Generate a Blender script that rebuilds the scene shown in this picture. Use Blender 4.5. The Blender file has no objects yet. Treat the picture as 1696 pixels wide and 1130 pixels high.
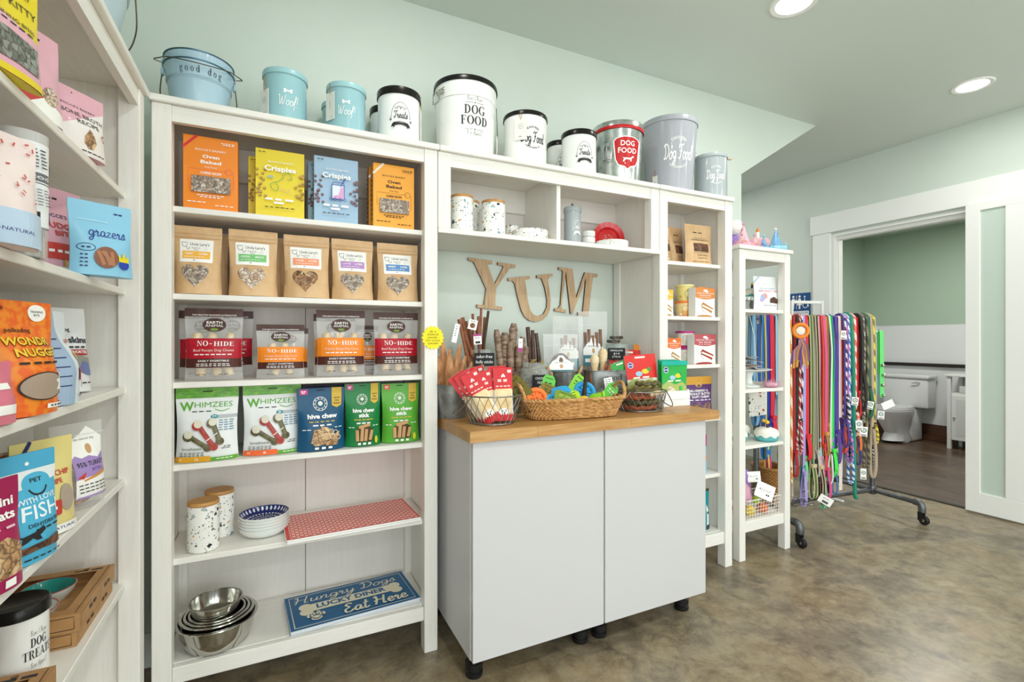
import bpy, bmesh, math, random
from mathutils import Vector, Matrix, Euler
from mathutils.geometry import tessellate_polygon
R = random.Random(7)
PI = math.pi
scene = bpy.context.scene
COL = scene.collection

# ---------------------------------------------------------------- camera, world, exposure
FPX, CX, CY = 811.0, 848.0, 563.0
YAW = math.radians(25.85)
CAMZ = 1.207
cam_d = bpy.data.cameras.new('camera'); cam = bpy.data.objects.new('camera', cam_d); COL.objects.link(cam)
cam_d.sensor_width = 36.0; cam_d.lens = FPX / 1696 * 36.0; cam_d.shift_y = -2.0 / 1696
cam_d.clip_start = 0.02
cam.location = (0, 0, CAMZ); cam.rotation_euler = (PI / 2, 0, -YAW)
scene.camera = cam
scene.view_settings.view_transform = 'Standard'
try: scene.view_settings.look = 'None'
except Exception: pass
scene.view_settings.gamma = 1.0
scene.view_settings.use_curve_mapping = False
scene.view_settings.exposure = -0.1
world = bpy.data.worlds.new('world'); scene.world = world; world.use_nodes = True
bgn = world.node_tree.nodes['Background']
bgn.inputs[0].default_value = (0.90, 0.96, 1.0, 1); bgn.inputs[1].default_value = 1.0

def area(name, loc, rot, sx, sy, watts, col=(1, 1, 1), shape='RECTANGLE', spread=PI):
    l = bpy.data.lights.new(name, 'AREA'); l.shape = shape; l.size = sx; l.size_y = sy; l.energy = watts; l.color = col
    l.spread = spread
    o = bpy.data.objects.new(name, l); COL.objects.link(o); o.location = loc; o.rotation_euler = rot
    return o
CEIL = 2.746
WINY = -3.6
# daylight coming in through the three shop windows behind the camera
for wx in (0.15, 1.75, 3.35):
    area('window_daylight', (wx, WINY + 0.02, 1.35), (PI / 2, 0, 0), 1.15, 2.1, 34, (0.91, 0.955, 1.0))
# unseen side source, added to brighten the right wall and door
area('side_fill_light', (-0.74, -1.7, 1.35), (0, -PI / 2, 0), 2.1, 2.2, 62, (0.91, 0.955, 1.0))
scene.cycles.diffuse_bounces = 8; scene.cycles.max_bounces = 14; scene.cycles.transparent_max_bounces = 16

# ---------------------------------------------------------------- pixel to place helpers (for measuring off the photograph)
def ratio(u): return math.tan(math.atan((u - CX) / FPX) + YAW)
def PX(u, y): return y * ratio(u)
def depth(x, y): return y * math.cos(YAW) + x * math.sin(YAW)
def PZ(u, v, y): return CAMZ + (CY - v) / FPX * depth(PX(u, y), y)
def onz(u, v, z):
    d = (CAMZ - z) * FPX / (v - CY); r = (u - CX) / FPX * d
    return d * math.sin(YAW) + r * math.cos(YAW), d * math.cos(YAW) - r * math.sin(YAW)

# ---------------------------------------------------------------- materials
def lin(c): return c / 12.92 if c <= 0.04045 else ((c + 0.055) / 1.055) ** 2.4
def rgb(h):
    h = h.lstrip('#'); return tuple(lin(int(h[i:i + 2], 16) / 255) for i in (0, 2, 4)) + (1,)
_M = {}
def newmat(name):
    m = bpy.data.materials.new(name); m.use_nodes = True
    return m, m.node_tree, m.node_tree.nodes['Principled BSDF']
def P(h, rough=0.5, metal=0.0, coat=0.0, spec=0.32):
    k = (h, rough, metal, coat, spec)
    if k not in _M:
        m, nt, b = newmat('paint_' + h.lstrip('#'))
        b.inputs['Base Color'].default_value = rgb(h); b.inputs['Roughness'].default_value = rough
        b.inputs['Metallic'].default_value = metal; b.inputs['Coat Weight'].default_value = coat
        b.inputs['Specular IOR Level'].default_value = spec
        _M[k] = m
    return _M[k]
def nd(nt, t, **kw):
    n = nt.nodes.new(t)
    for k, v in kw.items():
        if k in n.inputs: n.inputs[k].default_value = v
        else: setattr(n, k, v)
    return n
def ramp(nt, stops, interp='LINEAR'):
    r = nt.nodes.new('ShaderNodeValToRGB'); e = r.color_ramp.elements; r.color_ramp.interpolation = interp
    while len(e) < len(stops): e.new(0.5)
    for i, (p, h) in enumerate(stops): e[i].position = p; e[i].color = rgb(h)
    return r
def objco(nt, scale=(1, 1, 1), src='Object'):
    t = nt.nodes.new('ShaderNodeTexCoord'); m = nt.nodes.new('ShaderNodeMapping'); m.inputs['Scale'].default_value = scale
    nt.links.new(t.outputs[src], m.inputs['Vector']); return m.outputs[0]
def noisemat(name, stops, scale=5, detail=6, stretch=(1, 1, 1), rough=0.5, bump=0.0, bscale=None, metal=0.0, coat=0.0, dist=0.0, ro=0.6):
    if name in _M: return _M[name]
    m, nt, b = newmat(name)
    co = objco(nt, stretch)
    n = nd(nt, 'ShaderNodeTexNoise', Scale=scale, Detail=detail, Roughness=ro, Distortion=dist); nt.links.new(co, n.inputs['Vector'])
    r = ramp(nt, stops); nt.links.new(n.outputs[0], r.inputs[0]); nt.links.new(r.outputs[0], b.inputs['Base Color'])
    b.inputs['Roughness'].default_value = rough; b.inputs['Metallic'].default_value = metal; b.inputs['Coat Weight'].default_value = coat
    if bump:
        n2 = nd(nt, 'ShaderNodeTexNoise', Scale=bscale or scale, Detail=4.0); nt.links.new(co, n2.inputs['Vector'])
        bp = nd(nt, 'ShaderNodeBump', Strength=bump, Distance=0.01); nt.links.new(n2.outputs[0], bp.inputs['Height'])
        nt.links.new(bp.outputs[0], b.inputs['Normal'])
    _M[name] = m; return m
def bits(name, cols, scale=60, rough=0.6, stretch=(1, 1, 1)):
    """many small pieces of dried treats seen close together"""
    if name in _M: return _M[name]
    m, nt, b = newmat(name); co = objco(nt, stretch)
    wv = nd(nt, 'ShaderNodeTexNoise', Scale=scale * 0.6, Detail=2.0); nt.links.new(co, wv.inputs['Vector'])
    mx = nd(nt, 'ShaderNodeMixRGB'); mx.inputs[0].default_value = 0.04; nt.links.new(co, mx.inputs[1]); nt.links.new(wv.outputs['Color'], mx.inputs[2])
    v = nd(nt, 'ShaderNodeTexVoronoi', Scale=scale); nt.links.new(mx.outputs[0], v.inputs['Vector'])
    s = nd(nt, 'ShaderNodeSeparateColor'); nt.links.new(v.outputs['Color'], s.inputs[0])
    r = ramp(nt, [(i / max(1, len(cols) - 1), c) for i, c in enumerate(cols)]); nt.links.new(s.outputs[0], r.inputs[0])
    e = nd(nt, 'ShaderNodeTexVoronoi', Scale=scale, feature='DISTANCE_TO_EDGE'); nt.links.new(mx.outputs[0], e.inputs['Vector'])
    er = ramp(nt, [(0.0, '#4a3a30'), (0.08, '#d8d0c8'), (0.3, '#ffffff')]); nt.links.new(e.outputs[0], er.inputs[0])
    mu = nd(nt, 'ShaderNodeMixRGB', blend_type='MULTIPLY'); mu.inputs[0].default_value = 0.85
    nt.links.new(r.outputs[0], mu.inputs[1]); nt.links.new(er.outputs[0], mu.inputs[2]); nt.links.new(mu.outputs[0], b.inputs['Base Color'])
    b.inputs['Roughness'].default_value = rough
    bp = nd(nt, 'ShaderNodeBump', Strength=0.6, Distance=0.004); nt.links.new(e.outputs[0], bp.inputs['Height']); nt.links.new(bp.outputs[0], b.inputs['Normal'])
    _M[name] = m; return m
def clear(name='clear_plastic', tint='#ffffff', trans=0.8, rough=0.12):
    if name in _M: return _M[name]
    m, nt, b = newmat(name)
    t = nt.nodes.new('ShaderNodeBsdfTransparent'); t.inputs[0].default_value = rgb(tint)
    mix = nt.nodes.new('ShaderNodeMixShader'); mix.inputs[0].default_value = trans
    b.inputs['Base Color'].default_value = rgb('#f2f2f0'); b.inputs['Roughness'].default_value = rough
    nt.links.new(b.outputs[0], mix.inputs[1]); nt.links.new(t.outputs[0], mix.inputs[2])
    nt.links.new(mix.outputs[0], nt.nodes['Material Output'].inputs['Surface'])
    _M[name] = m; return m
def speckle(name, base, chips, scale=55):
    """white glaze with scattered chips (terrazzo look)"""
    if name in _M: return _M[name]
    m, nt, b = newmat(name); co = objco(nt)
    col = None; prev = None
    for k, (sc, th, cs) in enumerate([(scale, 0.30, chips), (scale * 2.4, 0.24, ['#3a3c40', '#55585c', '#3a3c40'])]):
        n = nd(nt, 'ShaderNodeTexNoise', Scale=sc * 1.5, Detail=1.0); nt.links.new(co, n.inputs['Vector'])
        mx = nd(nt, 'ShaderNodeMixRGB'); mx.inputs[0].default_value = 0.012; nt.links.new(co, mx.inputs[1]); nt.links.new(n.outputs['Color'], mx.inputs[2])
        v = nd(nt, 'ShaderNodeTexVoronoi', Scale=sc); nt.links.new(mx.outputs[0], v.inputs['Vector'])
        s = nd(nt, 'ShaderNodeSeparateColor'); nt.links.new(v.outputs['Color'], s.inputs[0])
        r = ramp(nt, [(i / len(cs), c) for i, c in enumerate(cs)], 'CONSTANT'); nt.links.new(s.outputs[1], r.inputs[0])
        vr = nd(nt, 'ShaderNodeMath', operation='MULTIPLY'); vr.inputs[1].default_value = th * 1.5; nt.links.new(s.outputs[0], vr.inputs[0])
        lt = nd(nt, 'ShaderNodeMath', operation='LESS_THAN'); nt.links.new(v.outputs['Distance'], lt.inputs[0]); nt.links.new(vr.outputs[0], lt.inputs[1])
        mm = nd(nt, 'ShaderNodeMixRGB'); nt.links.new(lt.outputs[0], mm.inputs[0]); nt.links.new(r.outputs[0], mm.inputs[2])
        if prev is None: mm.inputs[1].default_value = rgb(base)
        else: nt.links.new(prev, mm.inputs[1])
        prev = mm.outputs[0]
    nt.links.new(prev, b.inputs['Base Color']); b.inputs['Roughness'].default_value = 0.18
    _M[name] = m; return m
def emit(name, h, strength):
    if name in _M: return _M[name]
    m, nt, b = newmat(name); b.inputs['Emission Color'].default_value = rgb(h); b.inputs['Emission Strength'].default_value = strength
    b.inputs['Base Color'].default_value = rgb(h); _M[name] = m; return m

WHITE = noisemat('white_stain', [(0.3, '#e4e1da'), (0.5, '#e9e6df'), (0.7, '#ece9e3')], 9, 5, (14, 14, 0.9), 0.45, 0.03, 30)
WHITEH = noisemat('white_stain_across', [(0.3, '#e4e1da'), (0.5, '#e9e6df'), (0.7, '#ece9e3')], 9, 5, (0.9, 14, 14), 0.45, 0.03, 30)
BACKP = noisemat('white_back_panel', [(0.3, '#dcd7d1'), (0.7, '#e1dcd6')], 8, 5, (14, 14, 0.8), 0.55)
STEEL = P('#c9c7c0', 0.14, 1.0)
WIRE = P('#8f8c86', 0.35, 1.0)
DARKW = P('#4a463f', 0.4, 1.0)
BLACK = P('#1c1b1c', 0.35)
WOODL = noisemat('bamboo', [(0.3, '#b07a3c'), (0.5, '#c48f4d'), (0.7, '#cf9c5a')], 6, 6, (1, 12, 12), 0.45)
KRAFT = noisemat('kraft_paper', [(0.35, '#caa374'), (0.5, '#d5b083'), (0.65, '#dcb98d')], 14, 6, (1, 1, 1), 0.6, 0.12, 9)

# ---------------------------------------------------------------- mesh builder
class MB:
    def __init__(s): s.v = []; s.f = []; s.m = []; s.sm = []; s.mats = []
    def mi(s, mat):
        if mat not in s.mats: s.mats.append(mat)
        return s.mats.index(mat)
    def add(s, vs, fs, mat, smooth=False, M=None):
        b = len(s.v); i = s.mi(mat)
        s.v += [tuple(M @ Vector(p)) if M else tuple(p) for p in vs]
        for f in fs: s.f.append([b + q for q in f]); s.m.append(i); s.sm.append(smooth)
        return s
    def addm(s, vs, fs, fm, smooth=False, M=None):
        b = len(s.v)
        s.v += [tuple(M @ Vector(p)) if M else tuple(p) for p in vs]
        for f, mt in zip(fs, fm): s.f.append([b + q for q in f]); s.m.append(s.mi(mt)); s.sm.append(smooth)
        return s
    def box(s, x0, y0, z0, x1, y1, z1, mat, bev=0.0, M=None):
        if x0 > x1: x0, x1 = x1, x0
        if y0 > y1: y0, y1 = y1, y0
        if z0 > z1: z0, z1 = z1, z0
        b = min(bev, (x1 - x0) * .45, (y1 - y0) * .45, (z1 - z0) * .45)
        if b <= 0:
            vs = [(x, y, z) for x in (x0, x1) for y in (y0, y1) for z in (z0, z1)]
            fs = [(0, 1, 3, 2), (4, 6, 7, 5), (0, 4, 5, 1), (2, 3, 7, 6), (0, 2, 6, 4), (1, 5, 7, 3)]
            return s.add(vs, fs, mat, False, M)
        bm = bmesh.new(); bmesh.ops.create_cube(bm, size=1)
        for v in bm.verts: v.co = ((x0 + x1) / 2 + v.co.x * (x1 - x0), (y0 + y1) / 2 + v.co.y * (y1 - y0), (z0 + z1) / 2 + v.co.z * (z1 - z0))
        bmesh.ops.bevel(bm, geom=list(bm.edges), offset=b, segments=1 if b < 0.004 else 3, affect='EDGES', profile=0.5)
        bm.verts.index_update()
        s.add([v.co.copy() for v in bm.verts], [[v.index for v in f.verts] for f in bm.faces], mat, b >= 0.004, M); bm.free(); return s
    def lathe(s, prof, mat, seg=40, M=None, sx=1.0, sy=1.0, smooth=True):
        vs = []; fs = []; n = len(prof)
        for i in range(seg):
            a = 2 * PI * i / seg
            for r, z in prof: vs.append((r * math.cos(a) * sx, r * math.sin(a) * sy, z))
        for i in range(seg):
            j = (i + 1) % seg
            for k in range(n - 1):
                if prof[k][0] == 0 and prof[k + 1][0] == 0: continue
                q = [i * n + k, j * n + k, j * n + k + 1, i * n + k + 1]
                if prof[k][0] == 0: q = [i * n, j * n + k + 1, i * n + k + 1] if k == 0 else [i * n + k, j * n + k + 1, i * n + k + 1]
                elif prof[k + 1][0] == 0: q = [i * n + k, j * n + k, i * n + k + 1]
                fs.append(q)
        return s.add(vs, fs, mat, smooth, M)
    def tube(s, pts, r, mat, seg=8, closed=False, M=None, cap=True, mats=None, pitch=3, flat=1.0, up=None):
        """sweep a round (or flattened) section along points; r may be a list; mats = two materials twisted like rope"""
        P_ = [Vector(p) for p in pts]; n = len(P_); vs = []; fs = []; fm = []
        nrm = None
        for i in range(n):
            if closed: t = P_[(i + 1) % n] - P_[i - 1]
            else: t = P_[min(i + 1, n - 1)] - P_[max(i - 1, 0)]
            if t.length < 1e-9: t = Vector((0, 0, 1))
            t.normalize()
            if nrm is None:
                a = Vector(up) if up else (Vector((0, 0, 1)) if abs(t.z) < 0.9 else Vector((1, 0, 0)))
                nrm = (a - t * a.dot(t)).normalized()
            else:
                nrm = nrm - t * nrm.dot(t)
                if nrm.length < 1e-6: nrm = t.orthogonal()
                nrm.normalize()
            bi = t.cross(nrm); rr = r[i] if isinstance(r, (list, tuple)) else r
            for k in range(seg):
                a = 2 * PI * k / seg
                vs.append(P_[i] + nrm * (rr * math.cos(a)) + bi * (rr * flat * math.sin(a)))
        for i in range(n if closed else n - 1):
            j = (i + 1) % n
            for k in range(seg):
                l = (k + 1) % seg
                fs.append([i * seg + k, i * seg + l, j * seg + l, j * seg + k])
                fm.append(mats[((i * seg // pitch) + k) // max(1, seg // len(mats)) % len(mats)] if mats else mat)
        if cap and not closed:
            fs.append(list(range(seg))[::-1]); fm.append(mat if not mats else mats[0])
            fs.append([(n - 1) * seg + k for k in range(seg)]); fm.append(mat if not mats else mats[0])
        return s.addm(vs, fs, fm, True, M)
    def ribbon(s, pts, wdir, w, th, mats, M=None, wl=None):
        """flat webbing strap: mats across the width (1 or 3 strips); wl = optional per-point widths"""
        P_ = [Vector(p) for p in pts]; n = len(P_); W = Vector(wdir).normalized()
        cols = len(mats); xs = [-.5, .5] if cols == 1 else ([-.5, -.28, .28, .5] if cols == 3 else [k / cols - .5 for k in range(cols + 1)])
        vs = []; fs = []; fm = []; nc = len(xs)
        for i in range(n):
            t = P_[min(i + 1, n - 1)] - P_[max(i - 1, 0)]; t.normalize()
            N = t.cross(W); 
            if N.length < 1e-6: N = Vector((0, 1, 0))
            N.normalize(); ww = wl[i] if wl else w
            for sgn in (-1, 1):
                for x in xs: vs.append(P_[i] + W * (x * ww) + N * (sgn * th / 2))
        st = 2 * nc
        for i in range(n - 1):
            for k in range(nc - 1):
                fs.append([i * st + k, i * st + k + 1, (i + 1) * st + k + 1, (i + 1) * st + k]); fm.append(mats[k])
                fs.append([i * st + nc + k, (i + 1) * st + nc + k, (i + 1) * st + nc + k + 1, i * st + nc + k + 1]); fm.append(mats[k])
            fs.append([i * st, (i + 1) * st, (i + 1) * st + nc, i * st + nc]); fm.append(mats[0])
            fs.append([i * st + nc - 1, i * st + 2 * nc - 1, (i + 1) * st + 2 * nc - 1, (i + 1) * st + nc - 1]); fm.append(mats[-1])
        for i in (0, n - 1):
            for k in range(nc - 1): fs.append([i * st + k, i * st + nc + k, i * st + nc + k + 1, i * st + k + 1]); fm.append(mats[k])
        return s.addm(vs, fs, fm, True, M)
    def prism(s, poly, z0, z1, mat, M=None, sidemat=None):
        """extrude a 2D outline (x, y) from z0 to z1"""
        n = len(poly); vs = [(x, y, z0) for x, y in poly] + [(x, y, z1) for x, y in poly]
        tris = tessellate_polygon([[Vector((x, y, 0)) for x, y in poly]])
        fs = [list(t)[::-1] for t in tris] + [[q + n for q in t] for t in tris]
        s.add(vs, fs, mat, False, M)
        b = len(s.v) - 2 * n; i = s.mi(sidemat or mat)
        for k in range(n):
            l = (k + 1) % n; s.f.append([b + k, b + l, b + n + l, b + n + k]); s.m.append(i); s.sm.append(False)
        return s
    def ball(s, c, r, mat, seg=16, rings=10, sc=(1, 1, 1), M=None):
        prof = [(r * math.sin(PI * k / rings), -r * math.cos(PI * k / rings)) for k in range(rings + 1)]
        prof[0] = (0, -r); prof[-1] = (0, r)
        T = Matrix.Translation(Vector(c)) @ Matrix.Diagonal((sc[0], sc[1], sc[2], 1))
        return s.lathe(prof, mat, seg, (M @ T) if M else T)
    def build(s, name, parent=None, loc=(0, 0, 0), rot=(0, 0, 0)):
        me = bpy.data.meshes.new(name); me.from_pydata(s.v, [], s.f)
        for m in s.mats: me.materials.append(m)
        me.polygons.foreach_set('material_index', s.m); me.polygons.foreach_set('use_smooth', s.sm)
        bm = bmesh.new(); bm.from_mesh(me); bmesh.ops.recalc_face_normals(bm, faces=bm.faces); bm.to_mesh(me); bm.free()
        if any(s.sm):
            try: me.set_sharp_from_angle(angle=math.radians(38))
            except Exception: pass
        me.update()
        o = bpy.data.objects.new(name, me); COL.objects.link(o); o.location = loc; o.rotation_euler = rot
        if parent: o.parent = parent
        return o

def tag(o, label, cat, group=None, kind=None):
    o['label'] = label; o['category'] = cat
    if group: o['group'] = group
    if kind: o['kind'] = kind
    return o
def struct(o, label=None):
    o['kind'] = 'structure'
    if label: o['label'] = label
    return o
def thing(name, label, cat, loc=(0, 0, 0), rz=0.0, group=None, rx=0.0, ry=0.0):
    o = bpy.data.objects.new(name, None); COL.objects.link(o); o.empty_display_size = 0.05
    o.location = loc; o.rotation_euler = (rx, ry, rz)
    return tag(o, label, cat, group)
def copy_thing(root, loc, rz, label, group=None, rx=None, scale=None):
    def rec(o, par):
        c = o.copy(); COL.objects.link(c)
        if par is not None: c.parent = par
        for ch in [q for q in bpy.data.objects if q.parent == o]: rec(ch, c)
        return c
    r = rec(root, None); r.location = loc
    e = r.rotation_euler.copy(); e.z = rz
    if rx is not None: e.x = rx
    r.rotation_euler = e
    if scale: r.scale = scale
    r['label'] = label
    if group: r['group'] = group
    return r

# ---------------------------------------------------------------- printing on packages
_T = {}
def text_geo(body, bold=0.0, shear=0.0, space=1.0):
    k = (body, bold, shear, space)
    if k not in _T:
        c = bpy.data.curves.new('lettering_curve', 'FONT'); c.body = body; c.resolution_u = 2; c.offset = bold; c.shear = shear
        c.space_character = space; c.align_x = 'LEFT'
        o = bpy.data.objects.new('lettering_curve', c); COL.objects.link(o)
        me = o.to_mesh(); vs = [(v.co.x, v.co.y) for v in me.vertices]; fs = [list(p.vertices) for p in me.polygons]
        o.to_mesh_clear(); bpy.data.objects.remove(o); bpy.data.curves.remove(c)
        if vs:
            x0 = min(v[0] for v in vs); x1 = max(v[0] for v in vs)
            y0 = min(v[1] for v in vs); y1 = max(v[1] for v in vs)
            vs = [(x - x0, y) for x, y in vs]; _T[k] = (vs, fs, x1 - x0, y0, y1)
        else: _T[k] = ([], [], 1, 0, 1)
    return _T[k]

def smooth_line(pts, n=6):
    if len(pts) < 3: return pts
    out = []; p = [pts[0]] + list(pts) + [pts[-1]]
    for i in range(1, len(p) - 2):
        a, b, c, d = p[i - 1], p[i], p[i + 1], p[i + 2]
        for k in range(n):
            t = k / n
            out.append(tuple(0.5 * (2 * b[q] + (c[q] - a[q]) * t + (2 * a[q] - 5 * b[q] + 4 * c[q] - d[q]) * t * t + (3 * b[q] - a[q] - 3 * c[q] + d[q]) * t ** 3) for q in range(len(b))))
    out.append(tuple(pts[-1])); return out

# hand lettering: each glyph = advance, strokes (control points), x-height 0.5, cap height 1
SCRIPT = {
 'D': (0.85, [[(.22,.95),(.3,.5),(.2,.03)], [(.02,.78),(.2,.96),(.55,.92),(.78,.6),(.62,.18),(.2,.03),(.02,.14)]]),
 'F': (0.7, [[(.05,.72),(.12,.92),(.5,.88),(.8,.98)], [(.42,.9),(.38,.4),(.22,.03),(.02,.12)], [(.2,.5),(.58,.54)]]),
 'T': (0.7, [[(.02,.7),(.12,.94),(.5,.88),(.82,.98)], [(.46,.9),(.42,.4),(.26,.02),(.06,.1),(.12,.24)]]),
 'W': (1.05, [[(.02,.82),(.12,.95),(.16,.5),(.24,.03),(.45,.55),(.52,.8)], [(.52,.8),(.52,.4),(.6,.03),(.85,.5),(.98,.96)]]),
 'H': (0.95, [[(.05,.8),(.2,.95),(.22,.5),(.1,.02)], [(.78,.96),(.7,.5),(.66,.04),(.86,.08)], [(.02,.42),(.3,.52),(.74,.5)]]),
 'E': (0.72, [[(.62,.86),(.4,.98),(.2,.8),(.42,.54),(.14,.34),(.2,.04),(.48,.04),(.68,.22)]]),
 'B': (0.75, [[(.22,.95),(.26,.5),(.16,.03)], [(.05,.8),(.3,.97),(.6,.8),(.3,.52),(.66,.34),(.5,.05),(.14,.04)]]),
 'a': (0.58, [[(.46,.44),(.24,.5),(.06,.24),(.18,.02),(.38,.16),(.48,.46)], [(.48,.46),(.42,.1),(.5,.02),(.62,.12)]]),
 'c': (0.48, [[(.42,.4),(.26,.5),(.06,.24),(.2,.02),(.5,.14)]]),
 'd': (0.6, [[(.44,.4),(.24,.5),(.06,.24),(.18,.02),(.38,.16),(.5,.5),(.58,1.0)], [(.52,.6),(.44,.12),(.52,.02),(.64,.12)]]),
 'e': (0.5, [[(.06,.2),(.34,.3),(.36,.46),(.2,.5),(.06,.24),(.2,.02),(.52,.14)]]),
 'f': (0.42, [[(-.06,.1),(.2,.45),(.42,.9),(.3,1.0),(.22,.6),(.12,-.2),(.02,-.3)], [(.05,.46),(.42,.5)]]),
 'g': (0.58, [[(.46,.42),(.24,.5),(.06,.26),(.18,.05),(.4,.2),(.48,.46)], [(.48,.46),(.42,-.1),(.26,-.36),(.06,-.26),(.3,-.06),(.6,.12)]]),
 'n': (0.6, [[(.06,.46),(.1,.3),(.06,.02)], [(.08,.2),(.28,.5),(.42,.4),(.38,.1),(.46,.02),(.62,.12)]]),
 'o': (0.55, [[(.3,.5),(.08,.32),(.12,.04),(.34,.04),(.46,.3),(.3,.5),(.42,.4),(.6,.44)]]),
 'r': (0.45, [[(.02,.3),(.14,.52),(.16,.4),(.3,.44)], [(.3,.44),(.22,.1),(.3,.02),(.48,.14)]]),
 's': (0.45, [[(.02,.1),(.26,.54),(.34,.2),(.2,.02),(.04,.08)], [(.2,.02),(.48,.12)]]),
 't': (0.42, [[(.28,.95),(.18,.4),(.16,.06),(.28,.02),(.46,.14)], [(.06,.6),(.42,.64)]]),
 'u': (0.62, [[(.04,.4),(.12,.48),(.08,.14),(.2,.02),(.4,.2),(.48,.48)], [(.48,.48),(.42,.1),(.5,.02),(.64,.12)]]),
 'y': (0.6, [[(.04,.4),(.12,.48),(.1,.16),(.22,.04),(.4,.2),(.5,.48)], [(.5,.48),(.4,-.1),(.24,-.36),(.06,-.26),(.3,-.06),(.62,.12)]]),
 'z': (0.55, [[(.06,.44),(.42,.46),(.1,.06),(.5,.06)]]),
 '!': (0.25, [[(.2,1.0),(.12,.3)], [(.1,.08),(.1,.02)]]),
 'C': (0.75, [[(.66,.8),(.5,.97),(.14,.7),(.08,.3),(.3,.03),(.62,.2)]]),
 'A': (0.85, [[(.02,.1),(.2,.1),(.62,.96),(.66,.04),(.8,.1)], [(.22,.36),(.7,.4)]]),
 'h': (0.6, [[(.1,.3),(.36,.9),(.22,1.0),(.1,.02)], [(.1,.2),(.3,.5),(.44,.4),(.4,.08),(.62,.12)]]),
 'i': (0.34, [[(.08,.46),(.1,.06),(.2,.02),(.36,.12)], [(.16,.68),(.18,.72)]]),
 'p': (0.58, [[(.1,.48),(.02,-.4)], [(.08,.3),(.28,.5),(.46,.3),(.28,.02),(.1,.12)], [(.3,.03),(.6,.12)]]),
 ' ': (0.35, []),
}
def bracket(x, w, y0, y1, thick): return [(x, y0), (x + w, y0), (x + w, y1), (x, y1)]
def _ring(cx, cy, rx, ry, ix, iy, a0=0, a1=2 * PI, n=28):
    o = [(cx + rx * math.cos(a0 + (a1 - a0) * k / n), cy + ry * math.sin(a0 + (a1 - a0) * k / n)) for k in range(n + 1)]
    i = [(cx + ix * math.cos(a0 + (a1 - a0) * k / n), cy + iy * math.sin(a0 + (a1 - a0) * k / n)) for k in range(n + 1)]
    return [[o[k], o[k + 1], i[k + 1], i[k]] for k in range(n)]
def _q(*r): return [(r[0], r[1]), (r[2], r[1]), (r[2], r[3]), (r[0], r[3])]
H_ = PI / 2
SERIF = {  # adv, quads/polys ; cap height 1, x-height .66
 'D': (0.86, [_q(.12,0,.30,1), _q(.02,0,.42,.05), _q(.02,.95,.42,1)] + _ring(.34, .5, .46, .5, .27, .45, -H_, H_)),
 'O': (0.88, _ring(.44, .5, .42, .51, .23, .46)),
 'G': (0.9, _ring(.46, .5, .43, .51, .25, .46, math.radians(48), math.radians(315)) + [_q(.62,.04,.80,.42), _q(.52,.38,.90,.43), _q(.72,.68,.76,.98)]),
 'F': (0.72, [_q(.12,0,.30,1), _q(.02,0,.42,.05), _q(.02,.95,.66,1), _q(.62,.70,.66,1), _q(.28,.48,.5,.53), _q(.46,.36,.5,.66)]),
 'T': (0.78, [_q(.30,0,.48,1), _q(.18,0,.60,.05), _q(.03,.95,.75,1), _q(.03,.68,.07,1), _q(.71,.68,.75,1)]),
 'R': (0.86, [_q(.12,0,.30,1), _q(.02,0,.42,.05), _q(.02,.95,.42,1), [(.40,.5),(.56,.5),(.78,.05),(.62,.05)], _q(.58,0,.86,.05)] + _ring(.38, .735, .34, .265, .17, .215, -H_, H_)),
 'E': (0.76, [_q(.12,0,.30,1), _q(.02,0,.68,.05), _q(.02,.95,.66,1), _q(.62,.70,.66,1), _q(.64,0,.68,.3), _q(.28,.48,.5,.53), _q(.46,.36,.5,.66)]),
 'A': (0.86, [[(.38,1),(.48,1),(.82,0),(.62,0)], [(.38,1),(.42,.92),(.14,0),(.09,0)], _q(0,0,.24,.05), _q(.54,0,.88,.05), _q(.2,.3,.62,.35)]),
 'S': (0.62, _ring(.32, .74, .26, .26, .13, .21, math.radians(30), math.radians(270), 18) + _ring(.30, .26, .28, .26, .14, .21, math.radians(-160), math.radians(90), 18) + [_q(.53,.68,.56,1), _q(.03,0,.06,.32)]),
 'L': (0.72, [_q(.12,0,.30,1), _q(.02,0,.66,.05), _q(.02,.95,.42,1), _q(.62,0,.66,.3)]),
 'N': (0.9, [_q(.12,0,.17,1), _q(.70,0,.75,1), [(.10,1),(.28,1),(.76,0),(.66,0)], _q(.02,0,.28,.05), _q(.60,.95,.86,1), _q(.02,.95,.2,1)]),
 'H': (0.92, [_q(.12,0,.30,1), _q(.62,0,.80,1), _q(.02,0,.40,.05), _q(.02,.95,.40,1), _q(.52,0,.90,.05), _q(.52,.95,.90,1), _q(.28,.48,.64,.54)]),
 'I': (0.44, [_q(.12,0,.30,1), _q(.02,0,.40,.05), _q(.02,.95,.40,1)]),
 '-': (0.4, [_q(.05,.36,.33,.46)]),
 'g': (0.58, _ring(.26, .45, .22, .21, .11, .17) + _ring(.27, -.13, .25, .17, .17, .12) + [_q(.40,.58,.56,.64), _q(.08,.05,.16,.26), _q(.12,.03,.40,.09)]),
 'o': (0.58, _ring(.28, .33, .26, .34, .14, .30)),
 'd': (0.62, _ring(.26, .33, .24, .34, .12, .29) + [_q(.42,0,.54,1.02), _q(.30,.97,.48,1.02), _q(.42,0,.62,.05)]),
 ' ': (0.32, []),
}
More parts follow.
